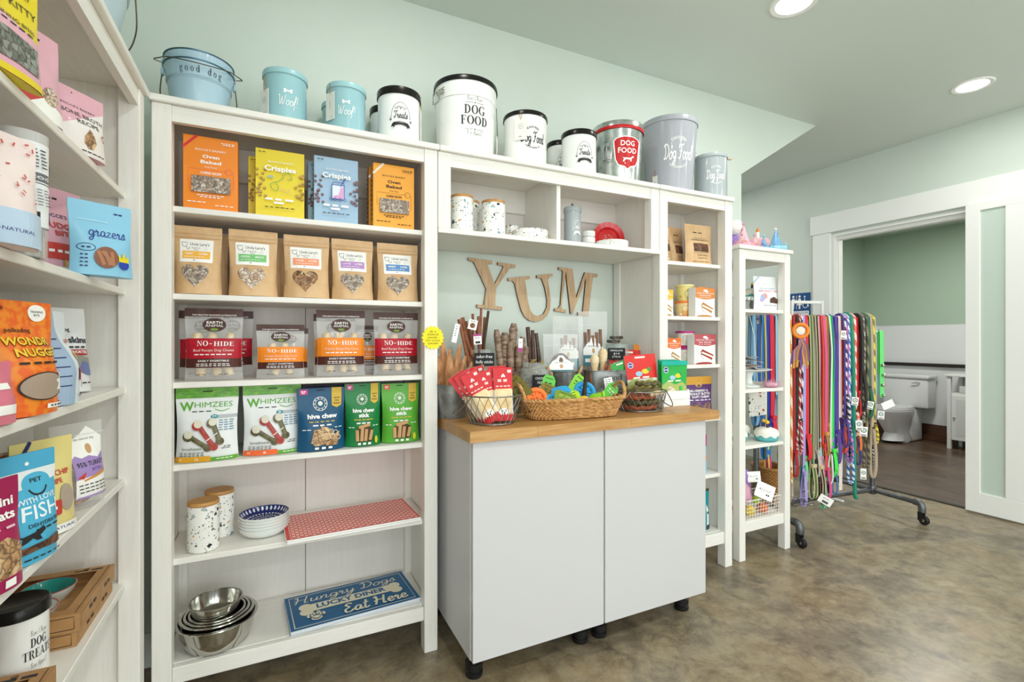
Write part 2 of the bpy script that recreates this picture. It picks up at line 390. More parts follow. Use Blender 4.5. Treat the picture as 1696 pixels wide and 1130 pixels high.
class Art:
    """flat print laid on a package: x and y run 0..1 over the face"""
    def __init__(s, w, h): s.w = w; s.h = h; s.p = []; s.n = 0
    def raw(s, vs, fs, mat, lv=None):
        s.n += 1; s.p.append((vs, fs, mat, s.n, lv)); return s
    def poly(s, pts, mat):
        t = tessellate_polygon([[Vector((x, y, 0)) for x, y in pts]]); return s.raw(list(pts), [list(q) for q in t], mat)
    def rect(s, x0, y0, x1, y1, mat, r=0.0):
        if r <= 0: return s.raw([(x0, y0), (x1, y0), (x1, y1), (x0, y1)], [[0, 1, 2, 3]], mat)
        rx, ry = r, r * s.w / s.h; pts = []
        for cx, cy, a in ((x1 - rx, y0 + ry, -90), (x1 - rx, y1 - ry, 0), (x0 + rx, y1 - ry, 90), (x0 + rx, y0 + ry, 180)):
            for k in range(5):
                t = math.radians(a + 22.5 * k); pts.append((cx + rx * math.cos(t), cy + ry * math.sin(t)))
        return s.poly(pts, mat)
    def ell(s, cx, cy, rx, mat, ry=None, n=28):
        ry = rx * s.w / s.h if ry is None else ry
        return s.raw([(cx + rx * math.cos(2 * PI * k / n), cy + ry * math.sin(2 * PI * k / n)) for k in range(n)], [list(range(n))], mat)
    def arc(s, cx, cy, rx, wd, mat, a0=0, a1=360, ry=None, n=32):
        ry = rx * s.w / s.h if ry is None else ry
        return s.line([(cx + rx * math.cos(math.radians(a0 + (a1 - a0) * k / n)), cy + ry * math.sin(math.radians(a0 + (a1 - a0) * k / n))) for k in range(n + 1)], wd, mat)
    def line(s, pts, wd, mat):
        """stroke, width as a share of the face width"""
        W = wd * s.w / 2; q = [(x * s.w, y * s.h) for x, y in pts]; vs = []; n = len(q)
        for i in range(n):
            a = q[max(i - 1, 0)]; b = q[min(i + 1, n - 1)]; dx, dy = b[0] - a[0], b[1] - a[1]; l = math.hypot(dx, dy) or 1
            nx, ny = -dy / l * W, dx / l * W
            vs += [((q[i][0] + nx) / s.w, (q[i][1] + ny) / s.h), ((q[i][0] - nx) / s.w, (q[i][1] - ny) / s.h)]
        return s.raw(vs, [[2 * i, 2 * i + 1, 2 * i + 3, 2 * i + 2] for i in range(n - 1)], mat)
    def curve(s, pts, wd, mat, n=6): return s.line(smooth_line(pts, n), wd, mat)
    def _put(s, vs, fs, w, cx, cy, hh, ww, mat, rot=0.0, arc=0.0, lv=None):
        sy = hh * s.h; sx = (ww * s.w / w) if ww else sy; c, d = math.cos(rot), math.sin(rot); out = []
        for x, y in vs:
            X = (x - w / 2) * sx; Y = (y - 0.36) * sy
            if arc:
                rad = arc * s.w; t = X / rad; rr = rad + Y if arc > 0 else rad + Y
                X, Y = rr * math.sin(t), rr * math.cos(t) - rad
            out.append((cx + (X * c - Y * d) / s.w, cy + (X * d + Y * c) / s.h))
        return s.raw(out, fs, mat, lv)
    def text(s, body, cx, cy, hh, ww, mat, bold=0.0, shear=0.0, rot=0.0, arc=0.0, space=1.0):
        """hh = letter height and ww = line width, as shares of the face"""
        if 'M' in body: bold = min(bold, 0.0)
        vs, fs, w, y0, y1 = text_geo(body, bold, shear, space); k = 1 / 0.72
        return s._put([(x * k, y * k) for x, y in vs], fs, w * k, cx, cy, hh, ww, mat, rot, arc) if vs else s
    def serif(s, body, cx, cy, hh, ww, mat, rot=0.0):
        vs = []; fs = []; x = 0; lv = []
        for ch in body:
            adv, polys = SERIF[ch]; nr = 0
            for p in polys:
                ax = p[0][1] == p[1][1] and p[1][0] == p[2][0]; nr += ax; lv += [.13 * nr if ax else 0.0] * len(p)
                b = len(vs); vs += [(x + px, py) for px, py in p]; fs.append(list(range(b, b + len(p))))
            x += adv + 0.04
        return s._put(vs, fs, x - 0.04, cx, cy, hh, ww, mat, rot, 0.0, lv)
    def script(s, body, cx, cy, hh, ww, mat, wd=0.11, rot=0.0, slant=0.12, arc=0.0):
        vs = []; fs = []; x = 0; lv = []; ns = 0
        for ch in body:
            adv, strokes = SCRIPT[ch]
            for st in strokes:
                ns += 1
                q = smooth_line(st, 5); n = len(q); b = len(vs)
                for i in range(n):
                    a_, b_ = q[max(i - 1, 0)], q[min(i + 1, n - 1)]; dx, dy = b_[0] - a_[0], b_[1] - a_[1]; l = math.hypot(dx, dy) or 1
                    wt = wd / 2 * (0.62 + 0.5 * abs(dy) / l); nx, ny = -dy / l * wt, dx / l * wt
                    for sg in (1, -1):
                        px, py = q[i][0] + sg * nx, q[i][1] + sg * ny; vs.append((x + px + slant * py, py)); lv.append(.25 * (ns % 4) + .2 * i / n)
                fs += [[b + 2 * i, b + 2 * i + 1, b + 2 * i + 3, b + 2 * i + 2] for i in range(n - 1)]
            x += adv
        return s._put(vs, fs, x, cx, cy, hh, ww, mat, rot, arc, lv)
    def greek(s, cx, cy, ww, hh, mat, words=4):
        """a line of print too small to read: a row of word-length strokes"""
        rr = random.Random(int(cx * 977 + cy * 3391)); x = cx - ww / 2; n = words; seg = ww / n
        for k in range(n):
            l = seg * (0.6 + 0.25 * rr.random()); s.rect(x, cy - hh / 2, x + l, cy + hh / 2, mat); x += seg
        return s
    def heart(s, cx, cy, rx, ry, mat, n=40):
        pts = []
        for k in range(n):
            t = 2 * PI * k / n; x = 16 * math.sin(t) ** 3; y = 13 * math.cos(t) - 5 * math.cos(2 * t) - 2 * math.cos(3 * t) - math.cos(4 * t)
            pts.append((cx + x / 16 * rx, cy + (y + 2.5) / 14.5 * ry))
        return s.poly(pts, mat)
    def star(s, cx, cy, r, mat, n=5, inner=0.45):
        k_ = s.w / s.h; pts = []
        for k in range(2 * n):
            q = r if k % 2 == 0 else r * inner; a = PI / 2 + PI * k / n; pts.append((cx + q * math.cos(a), cy + q * math.sin(a) * k_))
        return s.poly(pts, mat)
    def paw(s, cx, cy, r, mat):
        k = s.w / s.h; s.ell(cx, cy - r * .25 * k, r * .55, mat, r * .45 * k)
        for dx, dy in ((-.7, .3), (-.28, .72), (.28, .72), (.7, .3)): s.ell(cx + dx * r, cy + dy * r * k, r * .22, mat, r * .3 * k)
        return s
    def bone(s, cx, cy, L, r, mat, rot=0.0):
        k = s.w / s.h; c, d = math.cos(rot), math.sin(rot)
        T = lambda x, y: (cx + x * c - y * d, cy + (x * d + y * c) * k)
        s.poly([T(-L, -r * .6), T(L, -r * .6), T(L, r * .6), T(-L, r * .6)], mat)
        for sx in (-1, 1):
            for sy in (-1, 1): q = T(sx * L, sy * r * .8); s.ell(q[0], q[1], r, mat)
        return s
    def build(s, name, parent, S, cuts=(0, 0), base=0.0009, eps=0.00018, only=None, label=None):
        bm = bmesh.new(); mats = []; lay = bm.faces.layers.int.new('n'); top = 0
        for vs, fs, mat, n, lv in s.p:
            if mat not in mats: mats.append(mat)
            i = mats.index(mat); bv = [bm.verts.new((x, y, n + (lv[q] if lv else 0))) for q, (x, y) in enumerate(vs)]
            for f in fs:
                if len(set(f)) < 3: continue
                try: F = bm.faces.new([bv[q] for q in f]); F.material_index = i; F[lay] = n
                except ValueError: pass
        nx, ny = cuts
        for k in range(1, nx): bmesh.ops.bisect_plane(bm, geom=list(bm.verts) + list(bm.edges) + list(bm.faces), plane_co=(k / nx, 0, 0), plane_no=(1, 0, 0), dist=1e-6)
        for k in range(1, ny): bmesh.ops.bisect_plane(bm, geom=list(bm.verts) + list(bm.edges) + list(bm.faces), plane_co=(0, k / ny, 0), plane_no=(0, 1, 0), dist=1e-6)
        for v in bm.verts: v.co = S(v.co.x, v.co.y, base + eps * v.co.z)
        loose = [v for v in bm.verts if not v.link_faces]
        bmesh.ops.delete(bm, geom=loose, context='VERTS')
        me = bpy.data.meshes.new(name)
        bm.to_mesh(me); bm.free()
        for m in mats: me.materials.append(m)
        o = bpy.data.objects.new(name, me); COL.objects.link(o); o.parent = parent
        if label: o['label'] = label
        return o
# ================================================================ THE ROOM
WALLM = noisemat('sage_wall_paint', [(0.3, '#cbd4ca'), (0.7, '#cfd8ce')], 3, 3, (1, 1, 1), 0.55)
TRIMM = P('#eeeeea', 0.4)
def concrete():
    m, nt, b = newmat('polished_concrete'); co = objco(nt)
    n1 = nd(nt, 'ShaderNodeTexNoise', Scale=2.0, Detail=12.0, Roughness=0.72, Distortion=0.25); nt.links.new(co, n1.inputs['Vector'])
    n2 = nd(nt, 'ShaderNodeTexNoise', Scale=9.0, Detail=9.0, Roughness=0.75, Distortion=0.4); nt.links.new(co, n2.inputs['Vector'])
    r1 = ramp(nt, [(0.32, '#6a604f'), (0.44, '#8d8270'), (0.50, '#a3977f'), (0.57, '#938469'), (0.68, '#b5a88f')]); nt.links.new(n1.outputs[0], r1.inputs[0])
    r2 = ramp(nt, [(0.34, '#867f74'), (0.5, '#d6d0c6'), (0.66, '#f4f0e8')]); nt.links.new(n2.outputs[0], r2.inputs[0])
    mu = nd(nt, 'ShaderNodeMixRGB', blend_type='MULTIPLY'); mu.inputs[0].default_value = 0.8
    nt.links.new(r1.outputs[0], mu.inputs[1]); nt.links.new(r2.outputs[0], mu.inputs[2])
    n4 = nd(nt, 'ShaderNodeTexNoise', Scale=3.2, Detail=6.0, Roughness=0.7); nt.links.new(co, n4.inputs['Vector'])
    r4 = ramp(nt, [(0.55, '#000000'), (0.7, '#8a8a8a')]); nt.links.new(n4.outputs[0], r4.inputs[0])
    mo = nd(nt, 'ShaderNodeMixRGB'); nt.links.new(r4.outputs[0], mo.inputs[0]); nt.links.new(mu.outputs[0], mo.inputs[1]); mo.inputs[2].default_value = rgb('#a4825a')
    nt.links.new(mo.outputs[0], b.inputs['Base Color'])
    rr = nd(nt, 'ShaderNodeMapRange'); rr.inputs[3].default_value = 0.22; rr.inputs[4].default_value = 0.42
    nt.links.new(n2.outputs[0], rr.inputs[0]); nt.links.new(rr.outputs[0], b.inputs['Roughness'])
    bp = nd(nt, 'ShaderNodeBump', Strength=0.08, Distance=0.003); nt.links.new(n2.outputs[0], bp.inputs['Height']); nt.links.new(bp.outputs[0], b.inputs['Normal'])
    return m
FLOORM = concrete()
XL, XR, YB, YF = -0.75, 4.44, 2.215, WINY
o = MB().box(XL - .2, YF - .2, -0.1, XR, 5.2, 0, FLOORM).build('floor'); struct(o)
o = MB().box(XL - .2, YF - .2, CEIL, XR + .13, 5.2, CEIL + .1, P('#d8e0da', 0.6)).build('ceiling'); struct(o)
lw = MB(); lw.box(XL - .15, -.6, 0, XL, 5.2, CEIL, WALLM); lw.box(XL - .15, YF, 0, XL, -2.8, CEIL, WALLM); lw.box(XL - .15, -2.8, 0, XL, -.6, .3, WALLM); lw.box(XL - .15, -2.8, 2.4, XL, -.6, CEIL, WALLM); struct(lw.build('wall_left'))  # opening cut for the added side light
# back wall: its right end slopes up to the ceiling (stair side)
bw = MB()
Mxz = Matrix(((1, 0, 0, 0), (0, 0, -1, 0), (0, 1, 0, 0), (0, 0, 0, 1)))
bw.prism([(XL, 0), (2.73, 0), (2.73, 2.285), (3.50, CEIL), (XL, CEIL)], -YB - .16, -YB, WALLM, Mxz)
struct(bw.build('wall_back'))
o = MB().box(XL, YB - .014, 0, 2.73, YB - .0005, .125, TRIMM, .003).build('baseboard_back'); struct(o)
# right wall with the wide doorway of the restroom
DY0, DY1, DZ = 1.35, 2.672, 2.14
rw = MB()
rw.box(XR, DY1, 0, XR + .13, 5.2, CEIL, WALLM); rw.box(XR, YF, 0, XR + .13, DY0, CEIL, WALLM); rw.box(XR, DY0, DZ, XR + .13, DY1, CEIL, WALLM)
struct(rw.build('wall_right'))
fw = MB()
fw.box(XL, YF - .12, 0, XR, YF, .3, WALLM); fw.box(XL, YF - .12, 2.4, XR, YF, CEIL, WALLM)
for a, b_ in ((XL, -.425), (.725, 1.175), (2.325, 2.775), (3.925, XR)): fw.box(a, YF - .12, .3, b_, YF, 2.4, WALLM)
struct(fw.build('wall_front'))
for i, wx in enumerate((0.15, 1.75, 3.35)):
    w = MB()
    for a, b_, c, d in ((-.575, .3, .575, .35), (-.575, 2.35, .575, 2.4), (-.575, .35, -.525, 2.35), (.525, .35, .575, 2.35), (-.02, .35, .02, 2.35)):
        w.box(wx + a, YF - .09, b_, wx + c, YF - .04, d, TRIMM)
    struct(w.build('window_%d' % (i + 1)))
w = MB()
for a in ((-2.8, .3, -.6, .35), (-2.8, 2.35, -.6, 2.4), (-2.8, .35, -2.75, 2.35), (-.65, .35, -.6, 2.35), (-1.72, .35, -1.68, 2.35)): w.box(XL - .11, a[0], a[1], XL - .06, a[2], a[3], TRIMM)
struct(w.build('window_4'))  # frame added around the unseen side light
# far end wall of the corridor
o = MB().box(2.73, 5.05, 0, XR, 5.2, CEIL, WALLM).build('wall_corridor'); struct(o)

# door trim
t = MB()
t.box(XR - .022, DY1, 0, XR, DY1 + .155, 2.155, TRIMM, .003)
struct(t.build('trim_1'))
t = MB(); t.box(XR - .03, .55, 2.155, XR, DY1 + .175, 2.325, TRIMM, .003); struct(t.build('trim_2'))
t = MB()                                    # jamb lining of the opening
t.box(XR, DY1 - .02, 0, XR + .13, DY1, DZ, TRIMM); t.box(XR, DY0, DZ - .02, XR + .13, DY1 - .02, DZ, TRIMM); t.box(XR + .05, DY1 - .035, 0, XR + .09, DY1 - .02, DZ - .02, TRIMM)
t.box(XR + .03, DY0, DZ - .05, XR + .10, DY1 - .02, DZ - .02, TRIMM)
struct(t.build('trim_3'))
# sliding door leaf, drawn open to the right: white stiles and rails around a frosted pane
FROST = P('#c5d3c8', 0.22, 0, 0.3)
d = MB(); x0, x1 = XR - .064, XR - .026
ya, yb = 0.78, 1.712
for a, b_, c, e in ((yb - .079, .012, yb, 2.15), (ya, .012, ya + .115, 2.15), (ya + .115, .012, yb - .079, .15), (ya + .115, 2.10, yb - .079, 2.15), (yb - .332, .15, yb - .210, 2.10)):
    d.box(x0, a, b_, x1, c, e, TRIMM, .002)
leaf = d.build('door_1'); struct(leaf, 'white sliding restroom door with frosted glass panes, slid open')
g = MB(); g.box(x0 + .013, yb - .210, .15, x1 - .013, yb - .079, 2.10, FROST); g.build('frosted_pane', leaf)
g = MB(); g.box(x0 + .013, ya + .115, .15, x1 - .013, yb - .332, 2.10, FROST); g.build('frosted_pane', leaf)
# restroom beyond
BX0, BX1, BY0, BY1 = XR + .13, 7.06, 0.9, 3.82
PLANK = None
def planks():
    m, nt, b = newmat('dark_plank_floor'); co = objco(nt)
    br = nd(nt, 'ShaderNodeTexBrick', Scale=1.0); br.inputs['Brick Width'].default_value = 1.2; br.inputs['Row Height'].default_value = .15
    br.inputs['Mortar Size'].default_value = .002; br.inputs['Color1'].default_value = rgb('#766353'); br.inputs['Color2'].default_value = rgb('#5c4c3f'); br.inputs['Mortar'].default_value = rgb('#2a221c')
    rot = nt.nodes.new('ShaderNodeMapping'); rot.inputs['Rotation'].default_value = (0, 0, PI / 2); nt.links.new(co, rot.inputs['Vector']); nt.links.new(rot.outputs[0], br.inputs['Vector'])
    n = nd(nt, 'ShaderNodeTexNoise', Scale=6.0, Detail=8.0); mp = objco(nt, (6, 1, 1)); nt.links.new(mp, n.inputs['Vector'])
    r = ramp(nt, [(0.3, '#a09488'), (0.7, '#fff4e8')]); nt.links.new(n.outputs[0], r.inputs[0])
    mu = nd(nt, 'ShaderNodeMixRGB', blend_type='MULTIPLY'); mu.inputs[0].default_value = 1.0; nt.links.new(br.outputs[0], mu.inputs[1]); nt.links.new(r.outputs[0], mu.inputs[2])
    nt.links.new(mu.outputs[0], b.inputs['Base Color']); b.inputs['Roughness'].default_value = .3
    return m
o = MB().box(XR, BY0 - .1, -.1, BX1 + .1, BY1 + .1, 0, planks()).build('floor_restroom'); struct(o)
o = MB().box(XR - .005, DY0, 0, XR + .03, DY1 - .02, .006, P('#2e2a26', .5)).build('trim_4'); struct(o, 'dark threshold strip at the restroom doorway')
o = MB().box(BX0, BY0 - .1, CEIL - .2, BX1 + .1, BY1 + .1, CEIL - .1, P('#c3cdc1', .6)).build('ceiling_restroom'); struct(o)
GRN = P('#a3b5a3', .6); WNS = P('#d8d9da', .5)
def bathwall(name, x0, y0, x1, y1):
    w = MB(); w.box(x0, y0, 1.385, x1, y1, CEIL - .1, GRN); w.box(x0, y0, 0, x1, y1, 1.385, WNS); struct(w.build(name))
bathwall('wall_restroom_far', BX1, BY0, BX1 + .1, BY1); bathwall('wall_restroom_left', BX0, BY1, BX1 + .1, BY1 + .1); bathwall('wall_restroom_right', BX0, BY0 - .1, BX1 + .1, BY0)
DARKWOOD = noisemat('dark_baseboard_wood', [(0.3, '#3a2418'), (0.7, '#5c3c26')], 4, 6, (1, 1, 9), .4)
o = MB().box(BX1 - .02, BY0, 0, BX1 - .0005, BY1, .2, DARKWOOD, .003).build('baseboard_restroom'); struct(o)
o = MB().box(BX1 - .035, BY0, .885, BX1 - .0005, BY1, .925, P('#26221f', .4), .004).build('trim_5'); struct(o, 'black chair rail on the restroom wall')
area('restroom_fill_light', (5.7, 2.4, CEIL - .22), (0, 0, 0), .5, .5, 44, (1, .98, .95))  # unseen ceiling source added to light the enclosed restroom

# recessed ceiling lights
def can_light(x, y, label, seen=True):
    r = thing('recessed_ceiling_light', label, 'ceiling light', (x, y, CEIL), 0, 'recessed ceiling lights')
    MB().lathe([(.076, -.004), (.096, -.007), (.102, -.001), (.102, 0), (.076, 0)], P('#f4f4f0', .4), 40).build('trim_ring', r)
    MB().lathe([(0, -.003), (.078, -.003), (.078, -.001), (0, -.001)], emit('lamp_glow', '#fffdf8', 9), 32).build('diffuser', r)
    area('ceiling_area_light', (x, y, CEIL - .012), (0, 0, 0), .16, .16, 6, (1, .995, .97), 'DISK')
lx = [(2.133, 'recessed ceiling light at the top edge, above the counter'), (3.796, 'recessed ceiling light closer to the restroom door')]
for x, l in lx: can_light(x, 1.45, l)
for y in (1.45, -.3, -2.0):
    for x in (.47, 2.133, 3.796):
        if y == 1.45 and x > 2: continue
        area('ceiling_area_light', (x, y, CEIL - .012), (0, 0, 0), .16, .16, 4 if y > 1 else 14, (1, .995, .97), 'DISK')

area('ceiling_area_light', (3.55, 3.75, CEIL - .012), (0, 0, 0), .16, .16, 13, (1, .995, .97), 'DISK')   # unseen light added to brighten the dark corridor wall

# ================================================================ SHELVING
SH = [1.635, 1.355, 1.07, .805, .505]
def shelf_unit(name, label, x, y, rz, w, depth, H, shelves, base=(.173, .123), group=None, hdr=.05, open_back=False, open_sides=False, rec=.035, ov=.006, ps=.052):
    r = thing(name, label, 'shelving unit', (x, y, 0), rz, group)
    MB().box(-ov, -.012, H - .022, w + ov, depth, H, WHITEH, .003).build('top_board', r)
    for px in (0, w - ps):
        for py in (0, depth - ps): MB().box(px, py, 0, px + ps, py + ps, H - .0225, WHITE, .002).build('post', r)
    MB().box(ps + .0005, .004, H - .023 - hdr, w - ps - .0005, .024, H - .023, WHITEH).build('header_rail', r)
    if not open_sides:
        for px in (.008, w - .026):
            MB().box(px, ps, base[1], px + .018, depth - ps, H - .0225, WHITE).build('side_panel', r)
    else:
        for px in (.010, w - ps + .012):
            for zz in (H - .023 - hdr, .90, base[1]): MB().box(px, ps, zz, px + .03, depth - ps, zz + .05, WHITE).build('side_rail', r)
    if not open_back:
        m = MB(); h0 = base[1]
        m.box(ps, depth - .022, h0, w / 2 - .0015, depth - .012, H - .0225, BACKP); m.box(w / 2 + .0015, depth - .022, h0, w - ps, depth - .012, H - .0225, BACKP)
        m.box(w / 2 - .002, depth - .0125, h0, w / 2 + .002, depth - .010, H - .0225, P('#8f8a82', .7))
        m.build('back_panel', r)
        m = MB().box(ps, depth - .045, H - .15, w - ps, depth - .0225, H - .023, WHITEH).build('back_rail', r)
    for z in shelves:
        MB().box(ps * .55, rec, z - .019, w - ps * .55, depth - .024, z, WHITEH, .002).build('shelf', r)
    MB().box(ps * .55, rec, base[0] - .019, w - ps * .55, depth - .024, base[0], WHITEH, .002).build('shelf', r)
    MB().box(ps + .0005, .008, base[1], w - ps - .0005, .03, base[0] - .0005, WHITEH, .002).build('bottom_rail', r)
    return r
BX = [-.3425, .5705, 1.695, 2.1985]; FY = 1.84
shelf_unit('bookcase', 'wide white bookcase left of the counter, holding boxed and bagged dog treats', BX[0], FY, 0, BX[1] - BX[0] - .0005, .365, 1.965, SH, (.175, .123))
shelf_unit('bookcase', 'narrow tall white bookcase right of the counter, with cake mix boxes and tubs', BX[2] + .0005, FY, 0, BX[3] - BX[2], .365, 1.965, [1.607, 1.328, 1.077, .795, .493], (.187, .125))
shelf_unit('bookcase', 'white bookcase along the side wall at the photo\'s left edge, seen end on', -.355, .885, PI / 2, .93, .365, 1.965, SH, (.175, .123))
# bridging shelf between the two bookcases
r = thing('bridging_shelf', 'white bridging wall shelf with two cubbies between the bookcases', 'shelving unit', (BX[1], FY, 0))
bwid = BX[2] - BX[1] - .0005
MB().box(.007, -.012, 1.943, bwid - .007, .365, 1.965, WHITEH, .003).build('top_board', r)
MB().box(.0015, -.004, 1.625, bwid - .0015, .363, 1.645, WHITEH, .002).build('shelf', r)
for px in (.002, bwid - .054): MB().box(px, 0, 1.6455, px + .052, .05, 1.9425, WHITE, .002).build('post', r)
for px in (.002, bwid - .02): MB().box(px, .0505, 1.6455, px + .018, .35, 1.9425, WHITE).build('side_panel', r)
MB().box(.0545, .004, 1.890, bwid - .0545, .024, 1.9425, WHITEH).build('header_rail', r)
MB().box(1.133 - BX[1] - .01, .0245, 1.6455, 1.133 - BX[1] + .010, .345, 1.9425, WHITE, .001).build('divider', r)
MB().box(.02, .3465, 1.6455, bwid - .02, .356, 1.9425, BACKP).build('back_panel', r)
MB().box(.02, .325, 1.83, 1.133 - BX[1] - .0105, .346, 1.9425, WHITEH).box(1.133 - BX[1] + .0105, .325, 1.83, bwid - .02, .346, 1.9425, WHITEH).build('back_rail', r)
# slim open shelf tower
EX0, EX1, EY = 2.268, 2.688, 1.85
tower = shelf_unit('shelf_tower', 'slim open white shelf tower right of the narrow bookcase, topped with party hats', EX0, EY, 0, EX1 - EX0, .355, 1.724, [1.377, .932, .621], (.205, .148), None, .05, True, True, .012, .012, .046)

MB().box(.046, .335, 1.38, EX1 - EX0 - .046, .345, 1.648, BACKP).build('back_panel', tower)
# ---------------------------------------------------------------- base cabinets and worktop
CABM = P('#c6c4c5', .32)
CY0 = 1.55
def cab(x0, x1, label):
    r = thing('base_cabinet', label, 'cabinet', (x0, CY0, 0), 0, 'white base cabinets under the worktop'); w = x1 - x0
    MB().box(0, .022, .107, w, .63, .860, P('#cdcdd0', .4)).build('body', r)
    MB().box(.002, 0, .107, w - .002, .0195, .857, CABM, .0015).build('door', r)
    prof = [(0, 0), (.030, 0), (.032, .006), (.032, .016), (.026, .02), (.026, .024), (.032, .028), (.032, .05), (.020, .056), (.020, .106), (0, .106)]
    for fx in (.045, w - .045):
        for fy in (.10, .55): MB().lathe(prof, BLACK, 24, Matrix.Translation((fx, fy, 0))).build('foot', r)
cab(.602, 1.148, 'left white base cabinet under the wooden worktop, a plain flat door')
cab(1.150, 1.690, 'right white base cabinet under the wooden worktop, beside the narrow bookcase')
BUTCHER = None
def butcher():
    m, nt, b = newmat('butcher_block'); co = objco(nt)
    br = nd(nt, 'ShaderNodeTexBrick', Scale=1.0, offset=.37); br.inputs['Brick Width'].default_value = .42; br.inputs['Row Height'].default_value = .043
    br.inputs['Mortar Size'].default_value = .0006; br.inputs['Color1'].default_value = rgb('#c69a60'); br.inputs['Color2'].default_value = rgb('#b28247'); br.inputs['Mortar'].default_value = rgb('#8a5f30')
    nt.links.new(co, br.inputs['Vector'])
    n = nd(nt, 'ShaderNodeTexNoise', Scale=5.0, Detail=7.0); mp = objco(nt, (2, 22, 22)); nt.links.new(mp, n.inputs['Vector'])
    r = ramp(nt, [(0.3, '#d8c8b4'), (0.7, '#ffffff')]); nt.links.new(n.outputs[0], r.inputs[0])
    mu = nd(nt, 'ShaderNodeMixRGB', blend_type='MULTIPLY'); mu.inputs[0].default_value = .9; nt.links.new(br.outputs[0], mu.inputs[1]); nt.links.new(r.outputs[0], mu.inputs[2])
    nt.links.new(mu.outputs[0], b.inputs['Base Color']); b.inputs['Roughness'].default_value = .4
    return m
w = MB(); w.prism([(.584, 1.525), (1.742, 1.525), (1.742, 1.834), (1.692, 1.834), (1.692, 2.19), (.584, 2.19)], .862, .900, butcher())
tag(w.build('worktop'), 'wooden butcher block worktop resting on the two white cabinets', 'worktop')
# ================================================================ PACKAGE BUILDERS
W_ = P('#f7f6f2', .5); K_ = P('#23211f', .5); NAVY = P('#22346b', .5)
TREAT = bits('brown_treats', ['#6d4a31', '#a87a52', '#c79c70', '#8a6242', '#d8bb95'], 85)
GREYT = bits('grey_brown_treats', ['#7a6a60', '#b5a493', '#d6ccc0', '#94806e', '#e6e0d8'], 95, .35)
PALET = bits('pale_treats', ['#c9a98a', '#e8d6c2', '#f2e8dc', '#b58f70', '#dcc2a6'], 80, .35)
TAN = bits('tan_treats', ['#b98a5c', '#d9b486', '#e6c9a0', '#a87748'], 60)
JERKY = bits('jerky_pieces', ['#4a2f22', '#6e4832', '#8b5e42', '#5b3a2a'], 55)
CLEAR = clear('clear_plastic', '#ffffff', .78, .15)
CLEARW = clear('cloudy_plastic', '#f8f8f8', .62, .25)
GLASS = clear('clear_glass', '#f4faf8', .82, .03)

def fb(u0, u1, vt, Y, zb):
    x0, x1 = PX(u0, Y), PX(u1, Y); um = (u0 + u1) / 2
    return (x0 + x1) / 2, x1 - x0, PZ(um, vt, Y) - zb

def pouch_surface(w, h, d, seal=.86, fat=.32):
    def T(y):
        if y <= fat: q = .86 + .14 * math.sin(PI / 2 * y / fat)
        elif y < seal: q = .5 + .5 * math.cos(PI * (y - fat) / (seal - fat))
        else: q = 0
        return .0016 + (d / 2 - .0016) * q
    def G(x): return max(0.0, 1 - abs(2 * x - 1) ** 2.3) ** .75
    def N(y): return 1 - .05 * math.sin(PI * min(1, max(0, (seal - y) / seal))) 
    p0, p1 = R.uniform(0, 6), R.uniform(0, 6); am = min(.0018, w * .014)
    def F(x, y, off, sg=-1):
        g = G(x); wr = am * g * min(1, 6 * y) * (math.sin(8 * x + 5 * y + p0) + math.sin(4 * x - 13 * y + p1) + .7 * math.sin(17 * x + 9 * y + p0 * 2)) / 2.2
        return Vector(((x - .5) * w * N(y), sg * (.0012 + (T(y) - .0012) * g + off) + wr, y * h))
    return F
def pouch(name, label, cat, x, fy, z, w, h, d, body, art=None, rz=0.0, tilt=0.0, group=None, seal=.86, back=None, center=False, contents=None, wrinkle=True, extra=None):
    """stand-up pouch: fy is the Y of its front (or of its middle when center is set)"""
    lift = d / 2 * abs(math.sin(tilt)) + .0006
    r = thing(name, label, cat, (x, fy if center else fy + d / 2, z + lift), rz, group, rx=-tilt)
    S = pouch_surface(w, h, d, seal); nx, ny = 14, 18; m = MB(); vs = []; fs = []
    for sg in (-1, 1):
        b = len(vs)
        for j in range(ny + 1):
            for i in range(nx + 1): vs.append(S(i / nx, j / ny, 0, sg))
        for j in range(ny):
            for i in range(nx):
                q = [b + j * (nx + 1) + i, b + j * (nx + 1) + i + 1, b + (j + 1) * (nx + 1) + i + 1, b + (j + 1) * (nx + 1) + i]
                fs.append(q)
    half = (nx + 1) * (ny + 1)
    for i in range(nx):
        fs.append([i, half + i, half + i + 1, i + 1]); t = ny * (nx + 1); fs.append([t + i, t + i + 1, half + t + i + 1, half + t + i])
    for j in range(ny):
        for i in (0, nx):
            a = j * (nx + 1) + i; c = (j + 1) * (nx + 1) + i; fs.append([a, c, half + c, half + a])
    m.add(vs, fs, body, True); m.build('pouch', r)
    if art:
        G_n = [[S(i / nx, j / ny, 0) for i in range(nx + 1)] for j in range(ny + 1)]
        def SB(x, y, off):
            i = min(nx - 1, max(0, int(x * nx))); j = min(ny - 1, max(0, int(y * ny))); fx, fy_ = x * nx - i, y * ny - j
            v = (G_n[j][i] * (1 - fx) + G_n[j][i + 1] * fx) * (1 - fy_) + (G_n[j + 1][i] * (1 - fx) + G_n[j + 1][i + 1] * fx) * fy_
            v.y -= off; return v
        a = Art(w, h); art(a); a.build('printed_front', r, SB, (nx, ny))
    if contents: contents(r, w, h, d)
    return r
